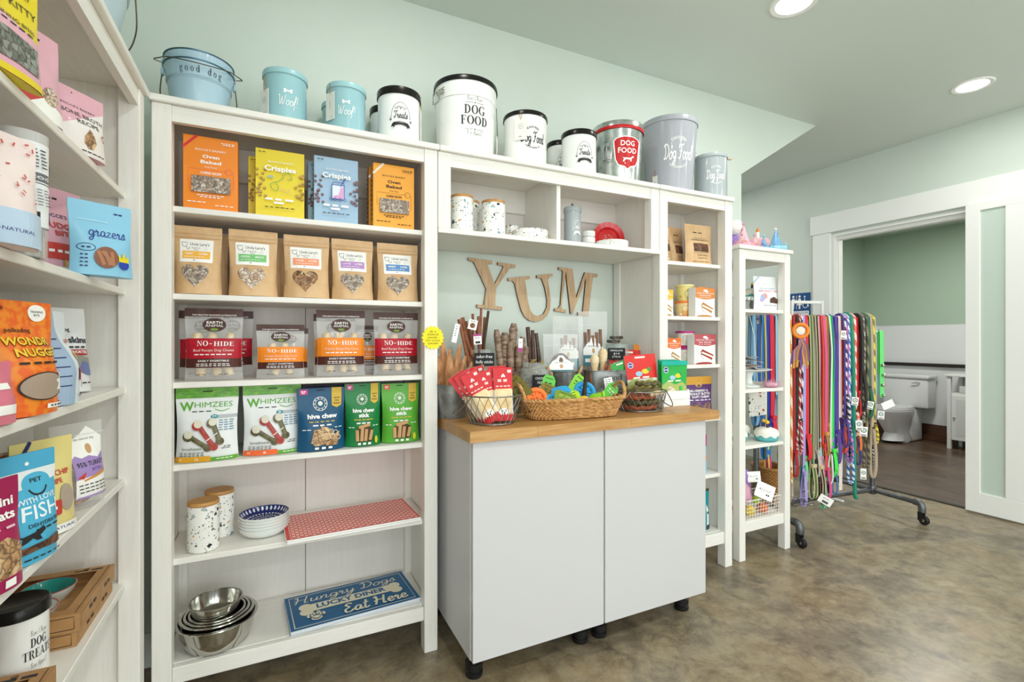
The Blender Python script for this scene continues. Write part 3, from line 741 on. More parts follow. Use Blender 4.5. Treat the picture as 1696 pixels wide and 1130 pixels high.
def carton(name, label, cat, x, fy, z, w, h, d, body, art=None, rz=0.0, group=None, side=None, tilt=0.0):
    r = thing(name, label, cat, (x, fy + d / 2, z + .0006), rz, group, rx=-tilt)
    MB().box(-w / 2, -d / 2, 0, w / 2, d / 2, h, body, .0012).build('carton', r)
    if art: a = Art(w, h); art(a); a.build('printed_front', r, lambda X, Y, o: Vector(((X - .5) * w, -d / 2 - o + .0005, Y * h)))
    if side: a = Art(d, h); side(a); a.build('printed_side', r, lambda X, Y, o: Vector((-w / 2 - o + .0005, (.5 - X) * d, Y * h)))
    return r

# ================================================================ WIDE BOOKCASE, TOP SHELF: four kinds of boxed treats
Z1, Z2, Z3, Z4, Z5, Z6 = 1.635, 1.355, 1.07, .805, .505, .175
OR1, OR2 = P('#f28c28', .35), P('#f4a93c', .35)
def oven(bg, fg, rib, fr):
    def f(a):
        a.line([(0, .83), (.25, 1.0)], .05, rib)
        a.text("BOCCE'S BAKERY", .5, .815, .025, .56, fg, .012, space=1.1)
        a.text('Oven', .5, .725, .045, .31, fg, .03); a.text('Baked', .5, .65, .045, .38, fg, .03); a.text('Dog Treats', .5, .585, .022, .22, fg)
        a.line([(.80, .55), (.09, .55), (.09, .36), (.15, .36)], .006, fr); a.line([(.90, .54), (.92, .54), (.92, .32), (.87, .32)], .006, fr)
        a.arc(.83, .55, .065, .008, fr); a.text('7', .83, .55, .02, .02, fr)
        a.text('CHEESE RECIPE', .5, .50, .032, .38, fg, .02)
        a.greek(.5, .20, .5, .012, fg, 7); a.greek(.5, .175, .4, .012, fg, 5); a.greek(.26, .10, .36, .012, fg, 4); a.greek(.76, .07, .36, .012, fg, 4); a.greek(.82, .93, .26, .01, fg, 4); a.greek(.83, .91, .22, .01, fg, 4)
        a.rect(.155, .235, .86, .455, GREYT, .004)
    return f
def crisp(pic, dots, word='Crispies'):
    rr = random.Random(len(pic) * 3 + 1)
    def f(a):
        for side in (0, 1):
            for k in range(16):
                x = rr.random() ** 1.6 * .2; y = .28 + rr.random() * .42; x = x if side == 0 else 1 - x
                a.ell(min(.97, max(.03, x)), y, .033, dots[1], n=10); a.ell(min(.97, max(.03, x - .006)), y + .006, .025, dots[0], n=10)
        a.text("BOCCE'S BAKERY", .52, .80, .024, .52, W_, .004, space=1.15); a.text(word, .5, .70, .075, .64, W_, .028)
        g = P('#3c9a4e', .5) if pic == 'cow' else P('#3a4aa0', .5)
        if pic == 'cow':
            a.curve([(.34, .40), (.30, .46), (.36, .50), (.46, .52), (.56, .60), (.52, .66)], .011, g); a.curve([(.34, .40), (.42, .38), (.46, .44), (.40, .50)], .011, g)
            a.curve([(.46, .40), (.56, .40), (.64, .36), (.68, .42)], .011, P('#d79ab0', .5)); a.curve([(.58, .62), (.66, .66), (.74, .58), (.64, .56)], .011, g); a.ell(.30, .58, .06, P('#9fb6a8', .5), .02)
        else:
            a.rect(.40, .36, .66, .56, P('#dfe6ee', .5), .02); a.poly([(.44, .36), (.66, .36), (.66, .56), (.58, .52), (.54, .42), (.42, .40)], P('#d7a6cf', .5))
            a.line([(.39, .35), (.67, .35), (.67, .57), (.65, .61), (.42, .61), (.39, .57), (.39, .35)], .014, g); a.line([(.39, .57), (.67, .57)], .01, g)
            a.curve([(.58, .54), (.66, .66), (.70, .68), (.64, .60)], .014, g)
            for x in (.37, .46, .58, .69): a.arc(x, .35, .032, .01, g)
        pk = P('#e58fb0', .5)
        a.greek(.5, .25, .6, .03, W_, 3); a.greek(.5, .20, .26, .03, W_, 1); a.greek(.5, .13, .62, .012, K_, 6)
        a.greek(.14, .93, .15, .012, K_, 2)
    return f
Y_ = 1.897
def sidebars(c):
    def f(a):
        for k in range(10): a.rect(.3, .12 + k * .075, .62, .16 + k * .075, c)
    return f
B1 = 'boxed treats on the top shelf of the wide bookcase'
x, w, h = fb(303, 394, 228, Y_, Z1)
carton('treat_box', 'orange carton with a window and white lettering, left end of the top shelf', 'box', x, Y_, Z1, w, h, .06, OR1, oven(OR1, W_, P('#d9363a', .4), P('#e0566a', .4)), 0, B1)
YEL = P('#e6cf2f', .35); BLU = P('#9fbdd6', .35)
x, w, h = fb(423, 504, 250, Y_, Z1)
carton('treat_box', 'bright yellow carton with round nuggets and a green cow drawing', 'box', x, Y_, Z1, w, h, .055, YEL, crisp('cow', (P('#c9a34a', .5), P('#8f6a2c', .5))), 0, B1, sidebars(K_))
x, w, h = fb(411, 480, 263, Y_ + .07, Z1)
carton('treat_box', 'yellow carton tucked behind the bright yellow one, only its left strip seen', 'box', x, Y_ + .07, Z1, w, h, .055, YEL, crisp('cow', (P('#b08a4a', .5), P('#7a5424', .5))), 0, B1)
x, w, h = fb(520, 593, 262, Y_, Z1)
carton('treat_box', 'pale blue carton with a jar drawing and brown nuggets', 'box', x, Y_, Z1, w, h, .055, BLU, crisp('jar', (P('#8a6a72', .5), P('#563c44', .5))), 0, B1, sidebars(K_))
x, w, h = fb(510, 575, 272, Y_ + .07, Z1)
carton('treat_box', 'pale blue carton half hidden behind the one with the jar drawing', 'box', x, Y_ + .07, Z1, w, h, .055, BLU, crisp('jar', (P('#7a5a62', .5), P('#4a3038', .5))), 0, B1)
x, w, h = fb(618, 686, 274, Y_, Z1)
carton('treat_box', 'amber yellow carton with dark lettering at the right end of the top shelf', 'box', x, Y_, Z1, w, h, .05, OR2, oven(OR2, P('#4a3018', .5), P('#f2e2cf', .4), P('#7a4a18', .5)), 0, B1, sidebars(K_))
x, w, h = fb(611, 676, 281, Y_ + .055, Z1)
carton('treat_box', 'darker amber carton standing directly behind the amber yellow one', 'box', x, Y_ + .055, Z1, w, h, .05, P('#d98f2c', .35), oven(OR2, K_, W_, K_), 0, B1, sidebars(K_))

# ---------------------------------------------------------------- second shelf: kraft pouches with heart windows
LARRY = P('#6b6b6b', .5)
def larry(col, a1, a2, bitsm):
    def f(a):
        a.heart(.46, .25, .29, .17, bitsm)
        ox = .03; a.rect(.13, .455, .83, .805, W_, .025)
        a.text("Uncle Larry's", .54, .73, .045, .40, P('#4c4c4c', .5), .01)
        a.curve([(.17, .75), (.19, .70), (.25, .69), (.28, .73)], .009, K_); a.line([(.16, .755), (.29, .755)], .009, K_); a.curve([(.26, .69), (.30, .65), (.34, .69)], .008, K_)
        a.text('Dog & Cat', .47, .675, .022, .18, LARRY); a.text('Treats', .47, .645, .022, .1, LARRY); a.arc(.67, .66, .03, .006, P('#b8d0d0', .5))
        a.rect(.18, .51, .78, .625, col)
        for s in (.18, .78):
            for k in range(4): a.ell(s, .525 + k * .028, .012, W_, n=8)
        a.text(a1, .33, .58, .03, .19, W_, .02); a.text(a2, .63, .58, .03, .19, W_, .02); a.greek(.45, .535, .42, .008, W_, 6); a.greek(.45, .485, .06, .008, K_, 1)
        a.line([(0, .885), (1, .885)], .006, P('#a8835a', .6)); a.line([(0, .83), (1, .83)], .012, P('#b89264', .6))
    return f
Y2 = 1.895
pk = [(283, 366, 372, 'TURKEY', 'LIVER', '#f0b64a', GREYT, 'orange yellow'), (377, 460, 379, 'CHICKEN', 'BREAST', '#79c47a', PALET, 'green'), (470, 547, 388, 'CHICKEN', 'LIVER', '#ef9a72', TREAT, 'salmon'),
      (551, 621, 395, 'LAMB', 'LIVER', '#b58ac4', GREYT, 'purple'), (628, 696, 402, 'BEEF', 'LIVER', '#5b8fc4', GREYT, 'blue')]
for k, (u0, u1, vt, a1, a2, c, bm_, cn) in enumerate(pk):
    x, w, h = fb(u0, u1, vt, Y2, Z2); rz = (.0, .03, -.02, .02, -.03)[k]
    pouch('kraft_pouch', 'brown paper treat pouch with heart window and %s band on its label' % cn, 'bag', x, Y2, Z2, w, h, .07, KRAFT, larry(P(c, .5), a1, a2, bm_), rz, .045, 'heart-window kraft pouches on the second shelf')
    x2 = x + (.013, .016, -.014, -.012, .017)[k]
    pouch('kraft_pouch', 'brown paper pouch right behind the one with the %s band' % cn, 'bag', min(x2, .515 - w / 2), Y2 + .095, Z2, w, h - .004, .05, KRAFT, None, 0, .04, 'heart-window kraft pouches on the second shelf')

# ---------------------------------------------------------------- third shelf: clear bags of rolled chews
CHEWM = noisemat('rawhide', [(0.3, '#c9a878'), (0.5, '#e3c99c'), (0.7, '#f0dfbf')], 14, 5, (1, 1, 3), .5, .2, 20)
BRN = P('#4a2a20', .4); RED_ = P('#b3142a', .4); ORG = P('#f08a24', .4); DKR = P('#50261f', .4)
def nohide(col, kind):
    def f(a):
        a.rect(0, .885, 1, 1, BRN); a.text('THE HEALTHY RAWHIDE ALTERNATIVE', .5, .905, .02, .76, W_, .01); a.ell(.5, .965, .012, K_)
        a.rect(.005, .30, .995, .58, col); a.rect(.01, .175, .99, .30, DKR)
        a.ell(.5, .77, .205, BRN, .095); a.text('EARTH', .5, .80, .036, .27, W_, .02); a.text('ANIMAL', .5, .755, .036, .32, W_, .02); a.ell(.5, .705, .07, P('#7a9a3a', .5), .018)
        a.serif('NO', .30, .50, .07, .2, W_); a.serif('-', .445, .50, .07, .07, W_); a.serif('HIDE', .68, .495, .062, .37, W_)
        a.text(kind, .5, .41, .036, .72, P('#f3d9d0', .5)); a.greek(.5, .355, .68, .014, W_, 7)
        a.text('EASILY DIGESTIBLE', .5, .265, .024, .54, W_, .012); a.greek(.5, .225, .6, .01, W_, 8); a.greek(.5, .20, .6, .01, W_, 8)
        a.greek(.3, .08, .2, .008, K_, 2); a.greek(.68, .08, .2, .008, K_, 2)
    return f
def chews(n):
    def f(r, w, h, d):
        for k in range(n):
            m = MB(); xx = (k - (n - 1) / 2) * w * .25; ph = k * 1.3
            pts = [(xx + .008 * math.sin(ph + q * .5), .002 * math.sin(q), h * (.06 + .066 * q)) for q in range(10)]
            m.tube(pts, [d * .24 * (1 + .16 * math.sin(q * 1.7 + ph)) if 0 < q < 9 else d * .2 for q in range(10)], CHEWM, 12)
            m.build('rolled_chew', r)
    return f
Y3 = 1.90
G3 = 'clear bags of rolled chews on the third shelf'
def nh(u0, u1, vt, dy, col, kind, label, n=3, rz=0., d=.06):
    x, w, h = fb(u0, u1, vt, Y3 + dy, Z3)
    return pouch('chew_bag', label, 'bag', x, Y3 + dy, Z3, w, h, d, CLEAR, nohide(col, kind), rz, .03, G3, contents=chews(n))
nh(303, 402, 511, 0, RED_, 'Beef Recipe Dog Chews', 'large clear chew bag with red band, front left of the third shelf', 3)
nh(424, 505, 538, 0, ORG, 'Chicken Recipe Dog Chews', 'small clear chew bag with orange band in the middle of the third shelf', 2, 0, .05)
nh(525, 607, 514, 0, ORG, 'Chicken Recipe Dog Chews', 'large clear chew bag with orange band, taller than its neighbours', 3)
nh(621, 696, 518, 0, RED_, 'Beef Recipe Dog Chews', 'large clear chew bag with red band at the right end of the third shelf', 3)
nh(293, 378, 515, .075, RED_, 'Beef Recipe Dog Chews', 'red banded chew bag peeking out left behind the front left one', 0)
nh(345, 419, 515, .15, RED_, 'Beef Recipe Dog Chews', 'red banded chew bag peeking out right behind the front left one', 0)
nh(446, 511, 544, .075, ORG, 'Chicken Recipe Dog Chews', 'small orange banded bag behind the small front one', 0, 0, .04)
nh(520, 590, 521, .08, ORG, 'Chicken Recipe Dog Chews', 'orange banded bag hidden behind the large orange banded one', 0, 0, .04)
nh(592, 628, 540, .11, ORG, 'Chicken Recipe Dog Chews', 'small orange banded bag in the gap beside the right end red one', 0, 0, .04)

# ---------------------------------------------------------------- fourth shelf
GRN1 = P('#5fa52c', .4); WBAG = P('#eceeee', .4)
LEAF = noisemat('green_leaf_band', [(0.35, '#4a8f22'), (0.5, '#67ab33'), (0.65, '#86c24a')], 30, 5, (1, 1, 3), .4)
CH1, CH2 = noisemat('red_chew', [(0.3, '#8e2420'), (0.7, '#c24a40')], 60, 3), noisemat('green_chew', [(0.3, '#3f3b22'), (0.7, '#77704a')], 60, 3)
def brush(bandcol, size, n):
    def f(a):
        a.rect(0, .86, 1, 1, LEAF); a.line([(.42, .95), (.58, .95)], .02, K_)
        a.text('W', .17, .735, .12, .22, GRN1, .03); a.text('HIMZEES', .60, .755, .075, .62, GRN1, 0); a.greek(.42, .675, .34, .012, K_, 3); a.curve([(.62, .70), (.74, .67), (.86, .70)], .012, GRN1)
        a.rect(.60, .575, 1.0, .62, P('#b9bec2', .5)); a.ell(.62, .60, .06, P('#2a8a9a', .4), .028); a.text(size, .62, .60, .028, .06, W_, .02)
        for k in range(5): a.greek(.83, .545 - k * .032, .26, .011, P('#4a7a96', .5), 3)
        for (x0, y0, x1, y1, m, m2) in ((.20, .36, .52, .18, CH2, '#8a8360'), (.60, .52, .72, .26, CH2, '#8a8360'), (.36, .50, .62, .19, CH1, '#c86a60')):
            dx, dy = x1 - x0, y1 - y0; l = math.hypot(dx, dy); nx, ny = -dy / l, dx / l
            a.line([(x0, y0), (x1, y1)], .085, m)
            a.ell(x0 - nx * .02, y0 - ny * .02, .085, m, n=16); a.ell(x0, y0 + .01, .07, P('#dcd8c6', .5), n=16); a.ell(x1, y1, .07, m, n=16); a.line([(x0 + dx * .2, y0 + dy * .2 + .015), (x1, y1 + .015)], .012, P(m2, .5))
        a.line([(.50, .28), (.68, .38)], .014, W_)
        a.text('brushzees', .27, .175, .04, .32, P('#5c6b52', .5), .008)
        for k in range(3): a.greek(.28, .125 - k * .02, .4, .008, K_, 6)
        a.greek(.84, .19, .12, .01, K_, 2); a.greek(.82, .165, .15, .01, K_, 2)
        a.rect(0, .0, 1, .05, GRN1); a.rect(0, .0, .57, .075, P(bandcol, .4), .03); a.text('M', .09, .035, .025, .04, W_, .02); a.text(n, .35, .035, .03, .05, W_, .02); a.greek(.8, .028, .28, .01, W_, 4)
    return f
Y4 = 1.90
def p4(u0, u1, vt, dy, d, body, art, label, rz=0., tilt=.05, **k):
    x, w, h = fb(u0, u1, vt, Y4 + dy, Z4); h = min(h, .239)
    return pouch('treat_pouch', label, 'bag', x, Y4 + dy, Z4, w, h, d, body, art, rz, tilt, 'treat pouches on the fourth shelf', **k)
p4(287, 394, 641, -.012, .075, WBAG, brush('#e0a32a', 'M', '12'), 'white and green pouch picturing chews, with yellow strip along its foot', 0., .03)
p4(401, 500, 635, .005, .075, WBAG, brush('#ee6a36', 'S', '6'), 'white and green pouch picturing chews, with orange strip along its foot', .06, .03)
p4(290, 380, 634, .10, .05, LEAF, None, 'green topped pouch behind the yellow striped white one')
p4(408, 488, 637, .10, .05, WBAG, None, 'white pouch standing behind the orange striped white one')
def hive(tagc, two, pic):
    gold = P('#d8b23a', .4)
    def f(a):
        a.rect(.06, .90, .22, .985, P(tagc, .4)); a.greek(.14, .95, .1, .02, W_, 2); a.greek(.14, .925, .08, .012, W_, 1)
        a.poly([(.72, 1.0), (.93, 1.0), (.93, .71), (.825, .67), (.72, .71)], gold); a.text('save', .83, .83, .035, .14, K_, .01); a.text('the', .83, .785, .035, .09, K_, .01); a.text('bees', .83, .74, .035, .14, K_, .01)
        a.line([(.40, .965), (.56, .965)], .02, K_)
        a.arc(.47, .745, .145, .012, W_); a.arc(.47, .745, .10, .008, W_); a.ell(.47, .75, .05, P('#dfe8dc', .5))
        for k in range(10):
            t = 2 * PI * k / 10; a.ell(.47 + .122 * math.cos(t), .745 + .122 * math.sin(t) * a.w / a.h, .012, W_, n=6)
        if two: a.text('hive chew', .5, .565, .06, .62, W_, .04); a.text('stick', .5, .49, .06, .30, W_, .04); y = .43
        else: a.text('hive chew', .5, .545, .07, .64, W_, .04); y = .465
        a.greek(.5, y, .58, .014, gold, 5); a.greek(.5, y - .055, .44, .02, W_, 3); a.greek(.16, y - .12, .18, .012, W_, 2); a.greek(.84, y - .10, .18, .012, W_, 2)
        if pic == 'hive':
            a.poly([(.24, .14), (.30, .34), (.44, .36), (.56, .32), (.54, .10), (.34, .08)], TAN); a.poly([(.44, .40), (.62, .36), (.74, .26), (.86, .30), (.80, .08), (.56, .08), (.48, .2)], TAN)
            for (cx, cy) in ((.66, .30), (.76, .28), (.70, .22), (.82, .2), (.60, .22)): a.arc(cx, cy, .055, .014, P('#e9d3b0', .5), n=6)
            for k in range(4): a.line([(.36 + k * .03, .34 - k * .04), (.50 + k * .02, .30 - k * .04)], .03, P('#d9ba8c', .5))
        else:
            a.poly([(.28, .08), (.27, .27), (.42, .33), (.58, .33), (.74, .28), (.74, .08)], P('#4a3a20', .5))
            for (x0, y0, x1, y1) in ((.31, .09, .29, .27), (.42, .09, .44, .30), (.53, .09, .56, .28), (.66, .10, .72, .26), (.34, .31, .66, .35)): a.line([(x0, y0), (x1, y1)], .085, P('#c99a68', .55)); 
            for (x0, y0, x1, y1) in ((.33, .09, .32, .27), (.45, .09, .47, .30)): a.line([(x0, y0), (x1, y1)], .02, P('#e0b98a', .55))
            a.ell(.84, .10, .045, P('#d8cf3a', .5), .06)
        for k in range(3): a.rect(.32 + k * .14, .03, .40 + k * .14, .065, W_)
    return f
TEALB = P('#1a5276', .35)
p4(492, 574, 645, -.018, .07, TEALB, hive('#d0428a', False, 'hive'), 'dark blue chew pouch with gold ribbon and cream hive logo', .12, .03)
p4(573, 633, 637, -.005, .065, P('#1b7d3f', .35), hive('#d0428a', True, 'stick'), 'deep green chew stick pouch with gold ribbon, between blue and lime ones', 0., .02)
p4(635, 697, 637, .0, .065, P('#5dab39', .35), hive('#d9552a', True, 'stick'), 'lime green chew stick pouch at the right end of the fourth shelf', -.05, .03)
p4(503, 572, 639, .09, .05, P('#262238', .35), None, 'near black pouch showing above the dark blue one')
p4(585, 640, 640, .085, .05, P('#1b6f3a', .35), None, 'dark green pouch behind the deep green chew stick pouch')

# ---------------------------------------------------------------- fifth shelf: canisters, bowls, place mats
TERR = speckle('terrazzo_glaze', '#f0f0ea', ['#2e3338', '#7d98a3', '#2a2d30', '#d29a5a', '#45525a', '#a9b7bb'], 46)
TERRF = speckle('fine_terrazzo_glaze', '#efeee8', ['#3a3d42', '#8f9aa0', '#2a2d30', '#c59a6a'], 95)
def canister(label, x, y, z, r_, h, lid=.012, group='speckled canisters with wooden lids'):
    r = thing('canister', label, 'canister', (x, y, z + .0006), R.random() * 6, group)
    MB().lathe([(0, 0), (r_ - .006, 0), (r_ - .001, .004), (r_, .01), (r_, h - lid), (r_ - .004, h - lid), (0, h - lid)], TERR, 40).build('body', r)
    MB().lathe([(0, h - lid + .0004), (r_ * .94, h - lid + .0004), (r_ * .99, h - lid + .003), (r_ * .99, h - .003), (r_ * .97, h), (0, h)], WOODL, 40).build('lid', r)
    return r
def ellipse_at(u0, u1, vb, z):   # standing round thing: outer edges u0,u1 and the lowest visible pixel row of its base
    um = (u0 + u1) / 2; x, y = onz(um, vb, z); d = depth(x, y); rr = (u1 - u0) / 2 * d / FPX; a = math.atan2(x, y)
    return x + rr * math.sin(a), y + rr * math.cos(a), (u1 - u0) / 2 * (d + rr) / FPX * math.cos(math.atan((um - CX) / FPX))
x, y, rr = ellipse_at(307, 367, 920, Z5)
canister('front speckled canister with wooden lid on the fifth shelf of the wide bookcase', x, y, Z5, .047, .163)
canister('rear speckled canister with wooden lid behind the front one, fifth shelf', x + .036, y + .115, Z5, .047, .163)
NAVYG = None
def plate_pattern():
    m, nt, b = newmat('navy_paw_glaze'); t = nt.nodes.new('ShaderNodeTexCoord'); sp = nd(nt, 'ShaderNodeSeparateXYZ'); nt.links.new(t.outputs['Object'], sp.inputs[0])
    x2 = nd(nt, 'ShaderNodeMath', operation='ARCTAN2'); nt.links.new(sp.outputs[1], x2.inputs[0]); nt.links.new(sp.outputs[0], x2.inputs[1])
    ln = nd(nt, 'ShaderNodeVectorMath', operation='LENGTH'); cb = nd(nt, 'ShaderNodeCombineXYZ'); nt.links.new(sp.outputs[0], cb.inputs[0]); nt.links.new(sp.outputs[1], cb.inputs[1]); nt.links.new(cb.outputs[0], ln.inputs[0])
    an = nd(nt, 'ShaderNodeMath', operation='MULTIPLY'); an.inputs[1].default_value = 32 / (2 * PI); nt.links.new(x2.outputs[0], an.inputs[0])
    fr = nd(nt, 'ShaderNodeMath', operation='FRACT'); nt.links.new(an.outputs[0], fr.inputs[0])
    rd = nd(nt, 'ShaderNodeMath', operation='MULTIPLY'); rd.inputs[1].default_value = 60.0; nt.links.new(ln.outputs['Value'], rd.inputs[0])
    rf = nd(nt, 'ShaderNodeMath', operation='FRACT'); nt.links.new(rd.outputs[0], rf.inputs[0])
    cc = nd(nt, 'ShaderNodeCombineXYZ'); nt.links.new(fr.outputs[0], cc.inputs[0]); nt.links.new(rf.outputs[0], cc.inputs[1])
    ds = nd(nt, 'ShaderNodeVectorMath', operation='DISTANCE'); ds.inputs[1].default_value = (.5, .5, 0); nt.links.new(cc.outputs[0], ds.inputs[0])
    lt = nd(nt, 'ShaderNodeMath', operation='LESS_THAN'); lt.inputs[1].default_value = .27; nt.links.new(ds.outputs['Value'], lt.inputs[0])
    mx = nd(nt, 'ShaderNodeMixRGB'); nt.links.new(lt.outputs[0], mx.inputs[0]); mx.inputs[1].default_value = rgb('#1b2a6b'); mx.inputs[2].default_value = rgb('#dfe4ee')
    nt.links.new(mx.outputs[0], b.inputs['Base Color']); b.inputs['Roughness'].default_value = .15
    return m
NAVYG = plate_pattern()
CER = P('#e4e8e4', .18); 
bx, by = onz(421, 898, Z5); by += .075; bx += .03
for k in range(5):
    zz = Z5 + .0006 + k * .0105; top = k == 4
    lab = ['lowest white dish of the stack beside the speckled canisters', 'second dish from the bottom of the stack, white with dark rim', 'middle dish of the stack with a red inside edge', 'second dish from the top of the stack, white outside', 'topmost dish of the stack, navy inside with white paw prints'][k]
    r = thing('dish', lab, 'bowl', (bx, by, zz), 0, 'stacked round dishes on the fifth shelf')
    inn = NAVYG if top else P(['#27407f', '#27407f', '#c0483c', '#27407f'][k], .2)
    MB().lathe([(0, 0), (.050, 0), (.066, .006), (.079, .020), (.083, .032), (.081, .0335)], CER, 48).build('dish_body', r)
    MB().lathe([(.081, .0336), (.077, .024), (.064, .0105), (.048, .0075), (0, .007)], inn, 48).build('glaze', r)
def matpat():
    m, nt, b = newmat('red_mat_print'); co = objco(nt); sp = nd(nt, 'ShaderNodeSeparateXYZ'); nt.links.new(co, sp.inputs[0])
    def cell(k, off):
        a = nd(nt, 'ShaderNodeVectorMath', operation='MULTIPLY_ADD'); a.inputs[1].default_value = (k, k, 0); a.inputs[2].default_value = off; nt.links.new(co, a.inputs[0])
        f = nd(nt, 'ShaderNodeVectorMath', operation='FRACTION'); nt.links.new(a.outputs[0], f.inputs[0])
        d = nd(nt, 'ShaderNodeVectorMath', operation='DISTANCE'); d.inputs[1].default_value = (.5, .5, 0); nt.links.new(f.outputs[0], d.inputs[0]); return d.outputs['Value']
    prev = None
    for k, off, th in ((38, (0, 0, 0), .2), (38, (.5, .5, 0), .2), (152, (0, 0, 0), .2)):
        l = nd(nt, 'ShaderNodeMath', operation='LESS_THAN'); l.inputs[1].default_value = th; nt.links.new(cell(k, off), l.inputs[0])
        if prev is None: prev = l.outputs[0]
        else:
            mm = nd(nt, 'ShaderNodeMath', operation='MAXIMUM'); nt.links.new(prev, mm.inputs[0]); nt.links.new(l.outputs[0], mm.inputs[1]); prev = mm.outputs[0]
    mx = nd(nt, 'ShaderNodeMixRGB'); nt.links.new(prev, mx.inputs[0]); mx.inputs[1].default_value = rgb('#d8584f'); mx.inputs[2].default_value = rgb('#f0d5cc'); nt.links.new(mx.outputs[0], b.inputs['Base Color'])
    b.inputs['Roughness'].default_value = .35; return m
def mat_stack(zb, pts, n, th, tops, labels, name, cat, group, artf=None, edge=W_):
    """flat sheets: pts = front-left, front-right, back-right, back-left corners on the shelf"""
    fl, fr_, br_, bl = [Vector((p[0], p[1], 0)) for p in pts]
    w = (fr_ - fl).length; dd = (bl - fl).length; ang = math.atan2(fr_.y - fl.y, fr_.x - fl.x)
    for k in range(n):
        j = 0 if k == n - 1 else (R.random() - .5) * .008
        r = thing(name, labels[k], cat, (fl.x + j, fl.y + j * .5, zb + .0004 + k * (th + .0003)), ang, group)
        MB().box(0, 0, 0, w, dd, th, edge, .0012).build('sheet', r)
        a = Art(w, dd); a.rect(.004, .006, .996, .994, tops[min(k, len(tops) - 1)])
        if artf and k == n - 1: artf(a)
        a.build('printed_face', r, lambda X, Y, o: Vector((X * w, Y * dd, th + o - .0006)))
RMAT = matpat(); REDP = P('#cf3f36', .35)
def redmat(a): a.rect(.004, .006, .996, .994, REDP); a.rect(.03, .02, .985, .975, RMAT)
p0 = onz(474, 897, Z5 + .014); p1 = onz(697, 857, Z5 + .014)
L = math.hypot(p1[0] - p0[0], p1[1] - p0[1]); u_ = ((p1[0] - p0[0]) / L, (p1[1] - p0[1]) / L); n_ = (-u_[1], u_[0]); dp = .255
mat_stack(Z5, [p0, p1, (p1[0] + n_[0] * dp, p1[1] + n_[1] * dp), (p0[0] + n_[0] * dp, p0[1] + n_[1] * dp)], 4, .0034, [REDP, P('#27304f', .4), REDP, REDP],
  ['bottom place mat of the stack beside the navy dish', 'second place mat from the bottom, navy edge showing at its right', 'place mat just under the top red one', 'topmost place mat, red with rows of white dots'], 'place_mat', 'place mat', 'red place mats on the fifth shelf', redmat)

# ---------------------------------------------------------------- lowest shelf: steel bowls and tin signs
bx, by = onz(352, 1090, Z6); by += .095; bx = max(bx, -.176)
def steel_bowl(label, z, r_, h, dx=0, dy=0):
    r = thing('steel_bowl', label, 'bowl', (bx + dx, by + dy, z), 0, 'nested steel bowls on the lowest shelf')
    MB().lathe([(0, .0), (r_ * .66, .0), (r_ * .78, h * .12), (r_ * .88, h * .5), (r_ * .93, h * .96)], STEEL, 48).build('bowl_outside', r)
    MB().lathe([(r_ * .92, h * .96), (r_ * .87, h * .5), (r_ * .77, h * .14), (r_ * .65, .0022), (0, .0022)], STEEL, 48).build('bowl_inside', r)
    MB().lathe([(r_ * .92, h * .955), (r_ * .98, h * .955), (r_, h * .975), (r_ * .985, h), (r_ * .92, h)], STEEL, 48).build('rim', r)
steel_bowl('largest steel bowl at the bottom of the nested bowls', Z6 + .0006, .124, .092)
steel_bowl('second largest steel bowl nested inside the largest', Z6 + .012, .112, .092)
steel_bowl('third steel bowl of the nest, beneath the smallest two', Z6 + .020, .099, .088)
steel_bowl('fourth steel bowl of the nest, right under the small top one', Z6 + .026, .086, .084)
steel_bowl('small steel bowl sitting on top of the nested bowls', Z6 + .100, .082, .052, -.004, -.012)
BLUS = P('#155d8c', .4); CREAM = P('#e6dfc4', .4)
def diner(a):
    a.line([(.035, .06), (.965, .06), (.965, .94), (.035, .94), (.035, .06)], .007, CREAM)
    a.script('Hungry Dogs', .48, .79, .20, .84, CREAM, .075)
    a.bone(.50, .50, .36, .05, CREAM, 0); a.poly([(.15, .41), (.85, .41), (.85, .62), (.15, .62)], CREAM)
    a.text('LUCKY DINER', .5, .515, .12, .56, BLUS, .04)
    a.paw(.2, .24, .075, CREAM); a.paw(.2, .24, .055, BLUS); a.paw(.2, .24, .045, CREAM)
    a.script('Eat Here', .65, .19, .25, .52, CREAM, .14)
p0 = onz(481, 1050, Z6 + .012); p1 = onz(697, 991, Z6 + .012)
L = math.hypot(p1[0] - p0[0], p1[1] - p0[1]); u_ = ((p1[0] - p0[0]) / L, (p1[1] - p0[1]) / L); n_ = (-u_[1], u_[0]); dp = .255
labs = ['blue tin sign at the bottom of the pile on the lowest shelf', 'second blue tin sign from the bottom of the pile', 'third blue tin sign from the bottom of the pile', 'blue tin sign just under the top one', 'topmost blue tin sign, cream bone and lettering']
mat_stack(Z6, [p0, p1, (0, 0), (p0[0] + n_[0] * dp, p0[1] + n_[1] * dp)], 5, .0026, [BLUS], labs, 'tin_sign', 'sign', 'blue tin signs on the lowest shelf', diner, P('#d8dde2', .3))
